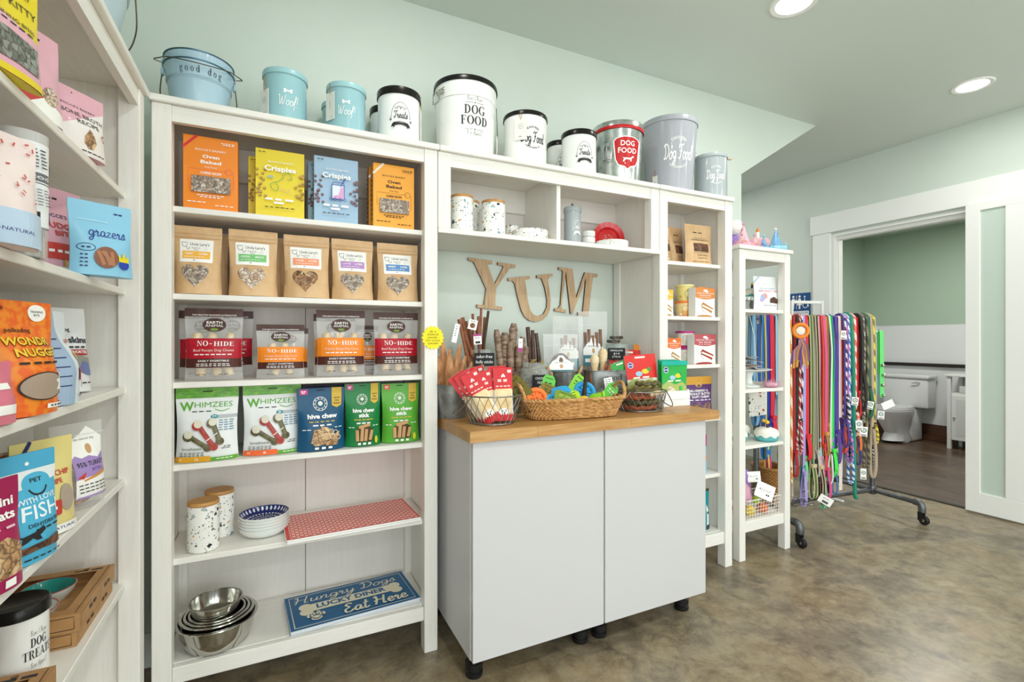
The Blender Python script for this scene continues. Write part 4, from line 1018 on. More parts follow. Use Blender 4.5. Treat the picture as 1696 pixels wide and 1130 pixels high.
# ================================================================ PAILS AND TINS ON TOP OF THE SHELVING
ZT = 1.965 + .0006
def round_at(u0, u1, Y):
    a0, a1 = math.atan((u0 - CX) / FPX) + YAW, math.atan((u1 - CX) / FPX) + YAW; am = (a0 + a1) / 2; D = Y / math.cos(am)
    return D * math.sin(am), D * math.sin((a1 - a0) / 2), am
TAGM = P('#ece9e0', .6); TWINE = P('#b08a5e', .7); TIE = P('#2a2826', .6)
def side_surface(rb, rt, h, span=2.2):
    def F(x, y, off):
        a = (x - .5) * span; r_ = rb + (rt - rb) * y + off; return Vector((r_ * math.sin(a), -r_ * math.cos(a), y * h))
    return F
def swing_tag(root, r_, ang, z, w=.035, h=.085, mark=None, twine=TWINE, top=None):
    """paper tag on a loop of twine hanging at the side; ang from the front, counterclockwise"""
    A = Matrix.Rotation(ang, 4, 'Z')
    m = MB(); m.box(-w / 2, -r_ - .006, z - h, w / 2, -r_ - .0045, z, TAGM, 0, A); t = m.build('paper_tag', root)
    zt = top or z + .03
    MB().tube([(0, -r_ - .0052, z - .008), (-.006, -r_ - .006, z + .012), (-.002, -r_ - .003, zt), (.004, -r_ - .0065, z + .012), (0, -r_ - .0052, z - .008)], .0011, twine, 6, M=A).build('twine', t)
    if mark:
        a = Art(w, h); mark(a)
        a.build('tag_print', t, lambda X, Y, o: A @ Vector(((X - .5) * w, -r_ - .006 - o + .0004, z - h + Y * h)))
def tin(label, u0, u1, vt, Y, body, lid, art=None, taper=1.0, lidh=.022, turn=0.0, band=None, knob=True, cat='tin', group='storage tins on top of the shelving', rough=.22, name='storage_tin', metal=None, span=2.2, foot=True, over=.004, lidm=None):
    x, rt, am = round_at(u0, u1, Y); z1 = PZ((u0 + u1) / 2, vt, Y - rt); h = z1 - ZT; rb = (rt - over) * taper; rr = rt - over
    r = thing(name, label, cat, (x, Y, ZT), -am + turn, group); hb = h - lidh * .75
    m = MB(); pr = [(0, .003), (rb - .006, .003), (rb - .004, 0), (rb, .002), (rb, .008)]
    for q in range(1, 13): pr.append((rb + (rr - rb) * q / 12, .008 + (hb - .008) * q / 12))
    pr += [(rr - .003, hb), (0, hb)]; m.lathe(pr, body, 56); m.build('body', r)
    if lid:
        L = MB(); L.lathe([(rr + .0006, hb - lidh * .25), (rt, hb - lidh * .2), (rt, h - .006), (rt - .002, h - .001), (rt - .006, h), (rt - .012, h - .003), (0, h - .002)], lid, 56); lo = L.build('lid', r)
        if knob: MB().lathe([(.010, h - .004), (.008, h + .006), (.013, h + .012), (.012, h + .017), (0, h + .018)], lidm or lid, 20).build('knob', lo)
    if band: 
        for bz, bh in band: MB().lathe([(rb + (rr - rb) * bz / hb + .0004, bz), (rb + (rr - rb) * bz / hb + .003, bz + bh * .5), (rb + (rr - rb) * bz / hb + .0004, bz + bh)], body, 56).build('raised_band', r)
    if art:
        S = side_surface(rb, rr, hb, span); a = Art(rr * span, hb); art(a); a.build('printed_lettering', r, S, (22, 3), base=.0006)
    return r, rr, rb, h
LBL = P('#aac6d4', .2, 0, .3); TQ = P('#98c2c9', .25, 0, .3); TQL = P('#9cc6cb', .3); WEN = P('#f1f1ee', .14, 0, .4); BLID = P('#22211f', .25, .4); GRY = P('#a9abb2', .2, 0, .3); GRYB = P('#a8b0b2', .22, 0, .3)
# two light blue pails nested together
def pail(label, x, y, z, am, rb, rt, h, art=None, handle='front', body=LBL, rimm=None, group='light blue pails'):
    r = thing('pail', label, 'pail', (x, y, z), -am, group); m = MB()
    pr = [(0, .004), (rb - .004, .004), (rb, 0)] + [(rb + (rt - rb) * q / 10, h * q / 10) for q in range(1, 11)] + [(rt - .002, h), (rb + (rt - rb) * .1 - .003, h * .1), (0, .006)]
    m.lathe(pr, body, 64); m.build('body', r)
    MB().lathe([(rt - .003, h - .003), (rt + .002, h - .002), (rt + .003, h + .001), (rt, h + .003), (rt - .003, h + .001)], rimm or P('#4d6b78', .3, .5), 64).build('rolled_rim', r)
    for zz in (.66, .70): MB().lathe([(rb + (rt - rb) * zz + .0003, h * zz - .003), (rb + (rt - rb) * zz + .0022, h * zz), (rb + (rt - rb) * zz + .0003, h * zz + .003)], body, 64).build('raised_band', r)
    ze = h * .86; re = rb + (rt - rb) * .86
    for s in (-1, 1): MB().box(s * (re + .001), -.012, ze - .012, s * (re + .010), .012, ze + .010, body, .003).build('ear', r)
    pts = []
    for k in range(17):
        t = PI * k / 16
        if handle == 'front': pts.append((-(re + .012) * math.cos(t), -(re + .03) * math.sin(t) ** .8, ze + .008 - .040 * math.sin(t)))
        else: pts.append((-(re + .018 * math.sin(t) ** .5 + .006) * math.cos(t) * (1 + .06 * math.sin(2 * t) ** 2), (re * .95) * math.sin(t), ze - (ze - .004) * math.sin(t) ** .6))
    if handle == 'front':
        pts = [(-(re + .006), 0, ze), (-(re + .03), -.004, ze + .004)] + pts[1:-1] + [((re + .03), -.004, ze + .004), ((re + .006), 0, ze)]
    MB().tube(smooth_line(pts, 4), .0019, P('#6f6a60', .35, .9), 8).build('bail_handle', r)
    if art: a = Art(rt * 2.2, h); art(a); a.build('printed_lettering', r, side_surface(rb, rt, h), (22, 4), base=.0006)
    return r
def gooddog(a):
    for k, ch in enumerate('good dog'):
        if ch == ' ': continue
        a.serif(ch, .25 + .076 * k, .80, .14, .050 if ch in 'gd' else .046, P('#2c3440', .4))
Yp = FY + .15
x, rt, am = round_at(270, 388, Yp); zt = PZ(329, 84, Yp - rt)
pail('lower of two nested light blue pails, its lettering on the outside', x, Yp, ZT, am, rt * .74, rt, zt - ZT - .028, gooddog, 'back')
pail('upper light blue pail nested inside the lettered one', x, Yp, ZT + .028, am, rt * .74 - .002, rt - .0015, zt - ZT - .026, None, 'front')
def woof(a):
    a.bone(.5, .66, .065, .026, W_); a.script('Woof!', .5, .46, .2, .40, W_, .075)
def marks(a): a.ell(.5, .62, .2, P('#8aa0a8', .5)); a.ell(.5, .62, .17, TAGM); a.greek(.5, .62, .2, .02, K_, 1); a.greek(.5, .15, .3, .02, K_, 1)
G_ = 'storage tins on top of the shelving'
r, rr, rb, h = tin('larger turquoise tin with white bone print, next to the blue pails', 434, 510, 110, FY + .15, TQ, TQL, woof, turn=.12)
swing_tag(r, rr, -1.15, h * .62, .05, .095, marks, top=h * .9)
r, rr, rb, h = tin('smaller turquoise tin with white bone print and a blank side tag', 540, 607, 133, FY + .11, TQ, TQL, woof, turn=-.02)
swing_tag(r, rr, -.85, h * .78, .046, .10, lambda a: (a.greek(.5, .55, .05, .3, P('#9aa8ac', .5), 1), a.greek(.75, .1, .2, .02, K_, 1)), top=h * .98)
x_, _, _ = round_at(532, 572, FY + .27)
tin('turquoise tin mostly hidden behind the smaller bone printed one', 532, 588, 165, FY + .30, TQ, TQL, None)
def treats(col=None):
    c = col or P('#2a2a2c', .4)
    def f(a):
        a.arc(.5, .48, .20, .007, c, -2, 182, .30); a.line([(.27, .48), (.31, .48)], .006, c); a.line([(.69, .48), (.73, .48)], .006, c)
        a.text('GOURMET  BISCUITS', .5, .685, .032, .26, c, .01, arc=.20)
        a.star(.5, .66, .022, c); a.star(.43, .64, .014, c); a.star(.57, .64, .014, c)
        a.script('Treats', .5, .51, .15, .29, c, .12)
        a.paw(.29, .42, .03, c); a.paw(.71, .40, .03, c)
        pts = [(.34 + .32 * k / 12, .35 + .04 * math.sin(PI * k / 12)) for k in range(13)]
        a.poly(pts + [(x, y - .07) for x, y in pts[::-1]], c); a.text('PARK LIFE DESIGNS, NYC', .5, .372, .03, .24, WEN, .01)
        a.poly([(.33, .335), (.38, .335), (.37, .25), (.34, .28), (.30, .26)], c); a.poly([(.67, .335), (.62, .335), (.63, .25), (.66, .28), (.70, .26)], c)
    return f
r, rr, rb, h = tin('white tin with black lid and round treats emblem, left of the biggest white tin', 624, 697, 140, FY + .10, WEN, BLID, treats(), turn=.08, lidh=.03, knob=False)
swing_tag(r, rr, 1.35, h * .72, .03, .12, marks, top=h * .95)
tin('white tin with black lid hidden behind the treats emblem tin', 612, 668, 172, FY + .30, WEN, BLID, treats(), lidh=.03, knob=False)
def dogfood(a):
    c = P('#333334', .4)
    a.script('Bon Chien', .5, .74, .06, .24, c, .05); a.line([(.36, .69), (.47, .69)], .004, c); a.line([(.53, .69), (.64, .69)], .004, c); a.ell(.5, .69, .012, c, .006)
    a.serif('DOG', .5, .585, .115, .32, c); a.serif('FOOD', .5, .445, .115, .42, c)
    a.line([(.36, .34), (.47, .34)], .004, c); a.line([(.53, .34), (.64, .34)], .004, c); a.ell(.5, .34, .012, c, .006); a.script('Bon Appetit', .5, .29, .06, .24, c, .05)
r, rr, rb, h = tin('biggest white tin on top, black rim and large serif lettering', 718, 824, 119, FY + .16, WEN, BLID, dogfood, taper=.9, lidh=.022, turn=.30, knob=False, band=[(.24, .006)], name='storage_bin')
m = MB(); A = Matrix.Rotation(-1.18, 4, 'Z')
m.tube([(-.02, -rr - .004, h * .84), (-.022, -rr - .022, h * .80), (-.02, -rr - .024, h * .66), (.02, -rr - .024, h * .66), (.022, -rr - .022, h * .80), (.02, -rr - .004, h * .84)], .0024, STEEL, 8, M=A); m.box(-.026, -rr - .004, h * .80, .026, -rr + .001, h * .87, STEEL, .001, A); m.build('side_handle', r)
swing_tag(r, rr * .98, 1.12, h * .36, .03, .11, lambda a: a.greek(.5, .3, .5, .16, K_, 3), TIE, top=h * .74)
DF = lambda c: (lambda a: (a.text('ALWAYS FRESH', .5, .735, .045, .27, c, .008, arc=.24), a.script('Dog Food', .5, .53, .21, .52, c, .12), a.text('PARK LIFE DESIGNS, NYC', .5, .345, .032, .34, c, .008, arc=-.26)))
r, rr, rb, h = tin('white tin with black rim and script lettering, right of the biggest one', 833, 907, 178, FY + .14, WEN, BLID, DF(P('#2a2a2c', .4)), turn=.36, lidh=.02, knob=False)
swing_tag(r, rr, -.55, h * .84, .055, .095, marks, top=h * .95)
r, rr, rb, h = tin('white tin with black lid and treats emblem, beside the galvanized pail', 929, 989, 209, FY + .10, WEN, BLID, treats(), turn=.34, lidh=.026, knob=False)
tin('white tin with black lid between and behind two front tins', 905, 950, 229, FY + .30, WEN, BLID, treats(), lidh=.026, knob=False, turn=.2)
GALV = noisemat('galvanized_steel', [(0.35, '#a9b1b0'), (0.5, '#c2c8c5'), (0.65, '#d6dad6')], 22, 3, (1, 1, 1), .22, 0, None, .9)
REDE = P('#c41f24', .3)
def galv(a):
    a.poly([(.36, .72), (.40, .77), (.50, .80), (.62, .80), (.72, .77), (.76, .72), (.74, .40), (.70, .30), (.60, .27), (.56, .22), (.52, .27), (.42, .30), (.38, .40)], W_)
    a.poly([(.375, .715), (.41, .758), (.50, .785), (.62, .785), (.71, .758), (.745, .715), (.725, .405), (.69, .315), (.60, .285), (.56, .24), (.52, .285), (.43, .315), (.395, .405)], REDE)
    a.text('DOG', .56, .67, .09, .2, W_, .02); a.text('FOOD', .56, .545, .09, .27, W_, .02)
    a.poly([(.49, .43), (.60, .43), (.64, .47), (.66, .45), (.62, .42), (.62, .37), (.60, .37), (.595, .40), (.53, .40), (.51, .36), (.49, .36), (.505, .41), (.47, .46)], W_)
    a.rect(.02, .015, .98, .055, REDE)
r, rr, rb, h = tin('galvanized steel pail with red crest and red bands', 980, 1067, 192, FY + .15, GALV, GALV, galv, taper=.86, lidh=.03, turn=.24, knob=False, name='storage_bin', span=3.0)
MB().lathe([(rr + .0032, h - .040), (rr + .0045, h - .035), (rr + .0045, h - .026), (rr + .0032, h - .022)], REDE, 56).build('red_band', r)
m = MB(); A = Matrix.Rotation(-.62, 4, 'Z'); rm = rr * .965
m.box(-.014, -rm - .005, h * .60, .014, -rm + .004, h * .66, GALV, .002, A); m.tube([(-.018, -rm - .006, h * .64), (-.022, -rm - .014, h * .5), (-.018, -rm - .012, h * .36), (.018, -rm - .012, h * .36), (.022, -rm - .014, h * .5), (.018, -rm - .006, h * .64)], .0035, GALV, 8, M=A); m.build('side_handle', r)
r, rr, rb, h = tin('tall grey tin with white script lettering', 1061, 1157, 180, FY + .17, GRY, GRY, DF(W_), taper=.8, lidh=.03, turn=.36, knob=False, name='storage_bin')
m = MB(); m.tube(smooth_line([(rr * .9, .0, h * .74), (rr + .03, .0, h * .73), (rr + .045, 0, h * .68), (rr + .02, 0, h * .64), (rr * .9, 0, h * .66)], 4), .0022, STEEL, 8, M=Matrix.Rotation(.35, 4, 'Z')); m.build('bail_handle', r)
swing_tag(r, rb * 1.05, -.95, .10, .03, .095, marks, top=.14)
r, rr, rb, h = tin('short grey tin with white script lettering at the far right end', 1148, 1206, 247, FY + .12, GRYB, GRYB, DF(W_), lidh=.02, turn=.34, knob=False)
m = MB(); m.box(rr - .01, -.006, h - .014, rr + .03, .006, h - .002, P('#b9a88e', .6), .001); m.build('wooden_tag', r)
# pale pail on the side bookcase
pail('pale grey pail with dark rim on top of the side bookcase', -.485, 1.60, ZT, -.29, .105, .150, .215, None, 'back', P('#b9cbd2', .25, .2), P('#4d565a', .3, .6), 'pale pail')

# ================================================================ CUBBIES OF THE BRIDGING SHELF
ZC = 1.645
def can_at(u0, u1, vt, Y, zb):
    x, rr, am = round_at(u0, u1, Y); return x, Y, rr, PZ((u0 + u1) / 2, vt, Y - rr) - zb
x, y, rr, h = can_at(746, 784, 320, FY + .10, ZC); canister('speckled canister with wooden lid at the left end of the left cubby', x, y, ZC, rr, h)
x, y, rr, h = can_at(755, 793, 327, FY + .20, ZC); canister('speckled canister half hidden behind the one at the left end of the cubby', x + .012, y + .02, ZC, rr, h)
x, y, rr, h = can_at(797, 837, 329, FY + .09, ZC); canister('speckled canister with wooden lid, nearer the small pedestal bowl', x, y, ZC, rr, h)
def bowl(label, x, y, z, r_, h, mat, group, foot=None, inner=None, name='bowl'):
    r = thing(name, label, 'bowl', (x, y, z + .0006), 0, group)
    zb = 0
    if foot: MB().lathe([(0, 0), (foot[0], 0), (foot[0], .005), (foot[0] * .55, .014), (foot[0] * .5, foot[1] - .008), (foot[0] * .8, foot[1]), (0, foot[1])], mat, 36).build('pedestal', r); zb = foot[1]
    MB().lathe([(0, zb + .0004), (r_ - .008, zb + .0004), (r_ - .001, zb + .006), (r_, zb + h - .002), (r_ - .002, zb + h), (r_ - .005, zb + h - .002), (r_ - .007, zb + .009), (0, zb + .007)], mat, 44).build('bowl_body', r)
    if inner: MB().lathe([(r_ - .0055, zb + h - .003), (r_ - .0078, zb + .0098), (0, zb + .0078)], inner, 44).build('glaze', r)
    return r
x, y, rr, h = can_at(832, 857, 347, FY + .17, ZC)
bowl('small speckled pedestal bowl behind the canisters in the left cubby', x + .006, y, ZC, rr * 1.02, .05, TERRF, None, (rr * .7, .028))
x, y, rr, h = can_at(848, 908, 376, FY + .10, ZC); bowl('wide low speckled bowl in the left cubby', x, y, ZC, rr, h, TERRF, None)
def emblem(a): treats(W_)(a)
def tin_in(label, u0, u1, vt, Y, zb, mat, art):
    x, y, rr, h = can_at(u0, u1, vt, Y, zb); am = math.atan2(x, y); r = thing('storage_tin', label, 'tin', (x, y, zb + .0006), -am + .55)
    hb = h - .018
    MB().lathe([(0, 0), (rr - .005, 0), (rr - .003, .004), (rr - .003, hb), (0, hb)], mat, 44).build('body', r)
    lo = MB().lathe([(rr - .0025, hb - .006), (rr, hb - .004), (rr, h - .006), (rr - .004, h), (0, h)], mat, 44).build('lid', r)
    m = MB(); m.tube([(-.012, 0, h - .001), (-.014, 0, h + .008), (-.007, 0, h + .017), (.007, 0, h + .017), (.014, 0, h + .008), (.012, 0, h - .001)], .004, P('#6d7478', .4), 8, M=Matrix.Rotation(.8, 4, 'Z')); m.build('loop_handle', lo)
    a = Art(rr * 2.2, hb); art(a); a.build('printed_lettering', r, side_surface(rr - .003, rr - .003, hb), (20, 2), base=.0006)
tin_in('grey lidded tin standing against the divider in the right cubby', 933, 963, 340, FY + .09, ZC, P('#a3abae', .25, 0, .3), emblem)
def raised(a):
    for k in range(3): a.arc(.32 + .18 * k, .5, .07, .02, P('#d9d9d4', .3)); a.arc(.32 + .18 * k, .5, .035, .015, P('#d9d9d4', .3))
WCER = P('#eeeeea', .15, 0, .3)
def embowl(label, u0, u1, Y, z, h, group=None, txt=None):
    x, rr, am = round_at(u0, u1, Y); r = bowl(label, x, Y, z, rr, h, WCER, group); r.rotation_euler.z = -am + .3
    a = Art(rr * 2.2, h)
    if txt: a.text(txt, .5, .5, .5, .4, P('#d2d2cd', .3), .03); a.line([(.1, .85), (.9, .85)], .012, P('#d9d9d4', .3));
    else: raised(a)
    a.build('raised_pattern', r, side_surface(rr - .0008, rr - .0008, h), (20, 1), base=.0006); return r
GB = 'small white bowls stacked beside the grey tin'
for k, lb in enumerate(('bottom small white bowl of the stack beside the grey tin', 'middle small white bowl of the stack beside the grey tin', 'top small white bowl of the stack beside the grey tin')):
    embowl(lb, 963, 986, FY + .12, ZC + (.0, .022, .052)[k], (.021, .029, .029)[k], GB)
embowl('wide white bowl with raised lettering, in front of the red dish', 986, 1041, FY + .09, ZC, .036, None, 'EVOL')
x, rr, am = round_at(985, 1040, FY + .18); 
r = thing('dish', 'red dish tipped up on its edge behind the white bowl', 'bowl', (x, FY + .205, ZC + .001), -am * .5, None, rx=0)
A = Matrix.Translation((0, .0, rr)) @ Matrix.Rotation(math.radians(78), 4, 'X')
REDG = noisemat('red_glaze', [(0.4, '#c01f22'), (0.6, '#d03030')], 20, 3, (1, 1, 1), .2)
MB().lathe([(0, -.012), (rr * .62, -.012), (rr * .72, .002), (rr, .012), (rr * .985, .015), (rr * .70, .006), (rr * .62, -.005), (0, -.006)], REDG, 48, A).build('dish_body', r)
a = Art(rr * 2, rr * 2); rq = random.Random(5)
for k in range(70):
    t = rq.random() * 2 * PI; q = .28 * math.sqrt(rq.random()); 
    if math.sin(t) > -.25: a.ell(.46 + q * math.cos(t), .42 + q * math.sin(t), .013, P('#f0d8d0', .4), n=6)
a.arc(.46, .40, .30, .006, P('#e07a70', .4)); a.line([(.52, .16), (.58, .30), (.62, .18), (.66, .3)], .01, P('#e0c060', .4))
a.build('painted_pattern', r, lambda X, Y, o: A @ Vector(((X - .5) * 1.2 * rr, (Y - .5) * 1.2 * rr, -.0058 + o)))

# ================================================================ WOODEN LETTERS ON THE WALL
OAK = noisemat('oak_veneer', [(0.3, '#a88a68'), (0.5, '#bf9f7a'), (0.7, '#cdb08c')], 12, 7, (6, 6, .7), .55, .08, 30)
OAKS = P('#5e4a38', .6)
LET = {'Y': [(248,73),(425,98),(425,121),(388,122),(445,270),(508,148),(503,136),(466,130),(466,108),(598,127),(596,149),(556,152),(455,300),(448,430),(500,440),(498,465),(312,445),(312,422),(365,425),(380,305),(300,130),(283,104),(248,95)],
 'U': [(543,226),(703,210),(703,232),(668,242),(676,300),(690,400),(705,460),(728,496),(770,510),(805,492),(828,445),(832,390),(815,300),(792,232),(780,226),(755,226),(755,205),(870,193),(872,213),(845,222),(836,240),(848,310),(858,390),(852,460),(830,505),(795,536),(745,550),(700,541),(665,512),(640,465),(612,360),(592,268),(578,248),(543,248)],
 'M': [(917,145),(1018,158),(1046,376),(1110,184),(1204,196),(1202,218),(1170,218),(1138,482),(1138,508),(1060,500),(1060,480),(1095,478),(1120,225),(1020,490),(1005,490),(970,175),(938,440),(945,455),(972,462),(970,482),(885,470),(887,452),(915,448),(930,425),(948,180),(940,168),(917,165)]}
for ch, pts in LET.items():
    q = []
    for px, py in pts:
        u, v = 720 + px / 4.463, 410 + py / 4.463; q.append((PX(u, YB - .012), PZ(u, v, YB - .012)))
    cx = sum(p[0] for p in q) / len(q); cz = min(p[1] for p in q)
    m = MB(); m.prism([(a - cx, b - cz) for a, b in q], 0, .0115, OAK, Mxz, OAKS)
    o = m.build('wooden_letter', None, (cx, YB - .0006, cz))
    tag(o, {'Y': 'oak letter Y on the wall above the counter', 'U': 'oak letter U on the wall, hung lower between the other two', 'M': 'oak letter M on the wall, nearest the narrow bookcase'}[ch], 'letter', 'oak letters on the wall')
# ================================================================ ON THE WORKTOP
ZW = .9006
def frame_of(u, Y): return PX(u, Y), Y
BULLY = noisemat('bully_stick', [(0.3, '#5e3018'), (0.5, '#8a4c28'), (0.7, '#a8683c')], 30, 5, (3, 3, .6), .35, .3, 60)
DARKST = noisemat('dark_stick', [(0.3, '#2e2018'), (0.7, '#56402e')], 30, 5, (3, 3, .6), .45, .3, 60)
JERK = noisemat('dried_duck', [(0.3, '#7a4226'), (0.5, '#b07848'), (0.7, '#d2a071')], 26, 6, (2, 2, .7), .5, .5, 50)
TRACH = noisemat('trachea', [(0.3, '#5f4636'), (0.5, '#8f7460'), (0.7, '#b9a08a')], 26, 5, (1, 1, 3), .5, .3, 60)
FOOT = noisemat('dried_feet', [(0.3, '#4f3a1e'), (0.5, '#7d6132'), (0.7, '#a58748')], 40, 5, (1, 1, 1), .6, .5, 70)
EAR = noisemat('dried_ear', [(0.3, '#7a3a24'), (0.5, '#a25a3c'), (0.7, '#bd7c58')], 22, 5, (1, 1, 1), .5, .4, 50)
TINB = noisemat('dark_galvanized', [(0.35, '#6d6f6e'), (0.5, '#858785'), (0.65, '#9a9c99')], 18, 4, (1, 1, 1), .4, 0, None, .7)
CHALK = P('#26282a', .7)
def stick(label, group, p0, p1, r_, mat, name='bully_stick', cat='dog chew', bend=.01, taper=.8, seg=8):
    o = Vector(p0); d = Vector(p1) - o; q = []
    bx, by = R.uniform(-bend, bend), R.uniform(-bend, bend)
    for k in range(8):
        t = k / 7; s = math.sin(PI * t); q.append((d.x * t + bx * s, d.y * t + by * s, d.z * t))
    m = MB(); m.tube(q, [r_ * (1 - (1 - taper) * k / 7) * (1 + R.uniform(-.14, .14)) for k in range(8)], mat, seg); ob = m.build(name, None, tuple(o)); return tag(ob, label, cat, group)
def jar(label, x, y, z, r_, h, chalk=None, face=0., cat='jar', neck=.8, chalk_pos=(.5, .5), cw=.08, ch=.05):
    am = math.atan2(x, y); r = thing('glass_jar', label, cat, (x, y, z), -am + face, None)
    m = MB(); prof = [(0, .001), (r_ - .008, .001), (r_, .008), (r_, h * .72), (r_ * .9, h * .86), (r_ * neck, h * .9), (r_ * neck, h - .006), (r_ * (neck + .05), h - .003), (r_ * (neck + .05), h), (r_ * (neck - .03), h), (r_ * (neck - .03), h * .9), (r_ * .86, h * .84), (r_ - .004, h * .7), (r_ - .004, .012), (0, .008)]
    m.lathe(prof, GLASS, 40); m.build('glass', r)
    if chalk:
        m = MB(); z0 = h * chalk_pos[1] - ch / 2; x0 = (chalk_pos[0] - .5) * r_ * 2
        m.box(x0 - cw / 2, -r_ - .012, z0, x0 + cw / 2, -r_ - .009, z0 + ch, CHALK, .001); c = m.build('chalk_label', r)
        a = Art(cw, ch); n = len(chalk)
        for k, t in enumerate(chalk): a.text(t, .5, .5 + (n / 2 - .5 - k) * (.8 / n), .42 / n * 1.15, min(.86, .075 * len(t) + .12), W_, .004, .12)
        a.build('chalk_writing', c, lambda X, Y, o: Vector((x0 + (X - .5) * cw, -r_ - .0121 - o + .0004, z0 + Y * ch)))
    return r
def jl(art_, n): pass
# clear canister with a fish label behind the yellow star
COD = P('#5d6fae', .4)
def codlabel(a):
    a.rect(0, .0, 1, .96, P('#e9ecee', .4)); a.rect(0, .52, 1, .62, P('#6d6f74', .4)); a.text('cod', .42, .57, .05, .3, P('#d9dadd', .4), .02); a.line([(0, .50), (1, .50)], .01, K_)
    for y in (.70, .12):
        a.poly([(.62, y), (.70, y + .08), (.72, y + .2), (.78, y + .06), (.86, y), (.80, y - .06), (.66, y - .06)], COD)
    for k in range(6): a.greek(.34, .88 - k * .04, .36, .012, K_, 3)
    for k in range(6): a.greek(.34, .42 - k * .035, .34, .008, K_, 4)
    a.rect(.2, .08, .36, .16, K_)
def codjar(label, x, y, z, r_, h, turn, name='clear_canister'):
    r = thing(name, label, 'canister', (x, y, z + .0006), -math.atan2(x, y) + turn)
    MB().lathe([(0, 0), (r_, 0), (r_, h), (r_ - .0015, h), (r_ - .0015, .002), (0, .002)], CLEAR, 40).build('clear_tube', r)
    MB().lathe([(r_ + .0005, h - .02), (r_ + .001, h + .001), (0, h + .0012)], clear('lid_plastic', '#f4f4f4', .55, .1), 40).build('lid', r)
    MB().lathe([(0, .003), (r_ - .004, .003), (r_ - .004, h * .22), (r_ * .5, h * .30), (0, h * .26)], bits('fish_skins', ['#3c3a32', '#6f6a58', '#a9a28c', '#55503f', '#c9c2ae'], 70, .4, (1, 1, .3)), 20).build('fish_skins', r)
    a = Art(r_ * 3.4, h * .7); codlabel(a); S = side_surface(r_, r_, h * .7, 3.4); a.build('paper_label', r, lambda X, Y, o: S(X, Y, o) + Vector((0, 0, h * .25)), (24, 2), base=.0006); return r
x, rr, am = round_at(722, 750, 2.12)
codjar('clear fish skin canister at the back left corner of the worktop', x + .002, 2.12, ZW, .036, .265, .25)
# yellow paper star on the bookcase post
st = MB(); pts = []
for k in range(36):
    a_ = 2 * PI * k / 36; q = .0475 if k % 2 == 0 else .040; pts.append((q * math.cos(a_), q * math.sin(a_)))
st.prism(pts, 0, .0012, P('#f2e02a', .6), Mxz)
su, sv = 717, 559.5; sY = FY - .0022
star = thing('paper_star', 'yellow starburst note with handwriting stuck on the bookcase post', 'note', (PX(su, sY), sY, PZ(su, sv, sY)), .12)
st.build('star_card', star)
a = Art(.095, .095)
for t, y, w_, h_ in (('BE A', .74, .26, .075), ('SNACK', .62, .5, .085), ('LEADER -', .50, .5, .065), ('NOT A PACK', .38, .62, .065), ('LEADER!', .26, .46, .065)): a.text(t, .5, y, h_, w_, K_, -.004, .1)
a.build('handwriting', star, lambda X, Y, o: Vector(((X - .5) * .095, -.0013 - o + .0006, (Y - .5) * .095)))

# galvanized bucket with long dried strips, back left
def bucket(label, x, y, z, rb, rt, h, mat, name='bucket', cat='bucket', group=None, sy=1.0, rz=0.):
    r = thing(name, label, cat, (x, y, z), rz, group)
    m = MB(); m.lathe([(0, .002), (rb - .004, .002), (rb, 0), (rb + (rt - rb) * .5, h * .5), (rt, h), (rt - .0025, h), (rb + (rt - rb) * .5 - .003, h * .5), (rb - .004, .005), (0, .005)], mat, 48, None, 1, sy); m.build('body', r)
    m = MB(); m.tube([(rt * math.cos(2 * PI * k / 48), rt * sy * math.sin(2 * PI * k / 48), h) for k in range(48)], .0025, mat, 8, True); m.build('rolled_rim', r)
    return r
bkx, bky = PX(748, 1.86), 1.86
bucket('galvanized bucket of long dried strips at the worktop left end', bkx, bky, ZW, .055, .068, .13, TINB)
for k in range(9):
    u = 726 + k * 9.5; top = PZ(u, (592, 560, 578, 606, 570, 590, 600, 612, 604)[k], 1.86)
    a0 = (bkx + (k - 4) * .0095, bky + R.uniform(-.02, .03), ZW + .02); x1 = PX(u, 1.86 + .0)
    m = MB(); q = []
    for t in range(9):
        s = t / 8; q.append(((x1 - a0[0]) * s + .007 * math.sin(3 * s + k), .01 * math.sin(4 * s + k), (top - a0[2]) * s))
    m.tube(q, [.010, .013, .016, .018, .015, .018, .015, .011, .004], JERK, 8, flat=.45)
    tag(m.build('dried_strip', None, a0), 'long twisted dried strip standing in the galvanized bucket', 'dog chew', 'dried strips in the galvanized bucket')
# small cream ceramic funnel-like foot seen beside the wire basket is the bucket's saucer
# glass jar of bully sticks
jx, jy = PX(795, 2.0), 2.0
jar('glass jar of brown bully sticks with a chalk label, left of the others', jx, jy, ZW, .062, .265, ('odor-free', 'bully sticks'), .05, cw=.085, ch=.056, chalk_pos=(.62, .84))
for k, (u, v, r_, m_) in enumerate(((760, 529, .010, BULLY), (766, 526, .011, BULLY), (772, 532, .010, BULLY), (783, 520, .007, BULLY), (778, 545, .010, BULLY), (793, 524, .009, BULLY), (797, 511, .008, BULLY), (803, 526, .010, BULLY), (809, 515, .0075, DARKST), (788, 540, .009, BULLY), (768, 548, .009, BULLY))):
    dx = (k - 5) * .0085; Yt = 2.0 + .02 * ((k * 7) % 5 - 2)
    stick(('dark' if m_ is DARKST else 'brown') + ' bully stick standing in the left glass jar', 'bully sticks in the glass jar', (jx + dx * .8, jy + .015 * ((k * 3) % 5 - 2), ZW + .012), (PX(u, Yt), Yt, PZ(u, v, Yt)), r_, m_)
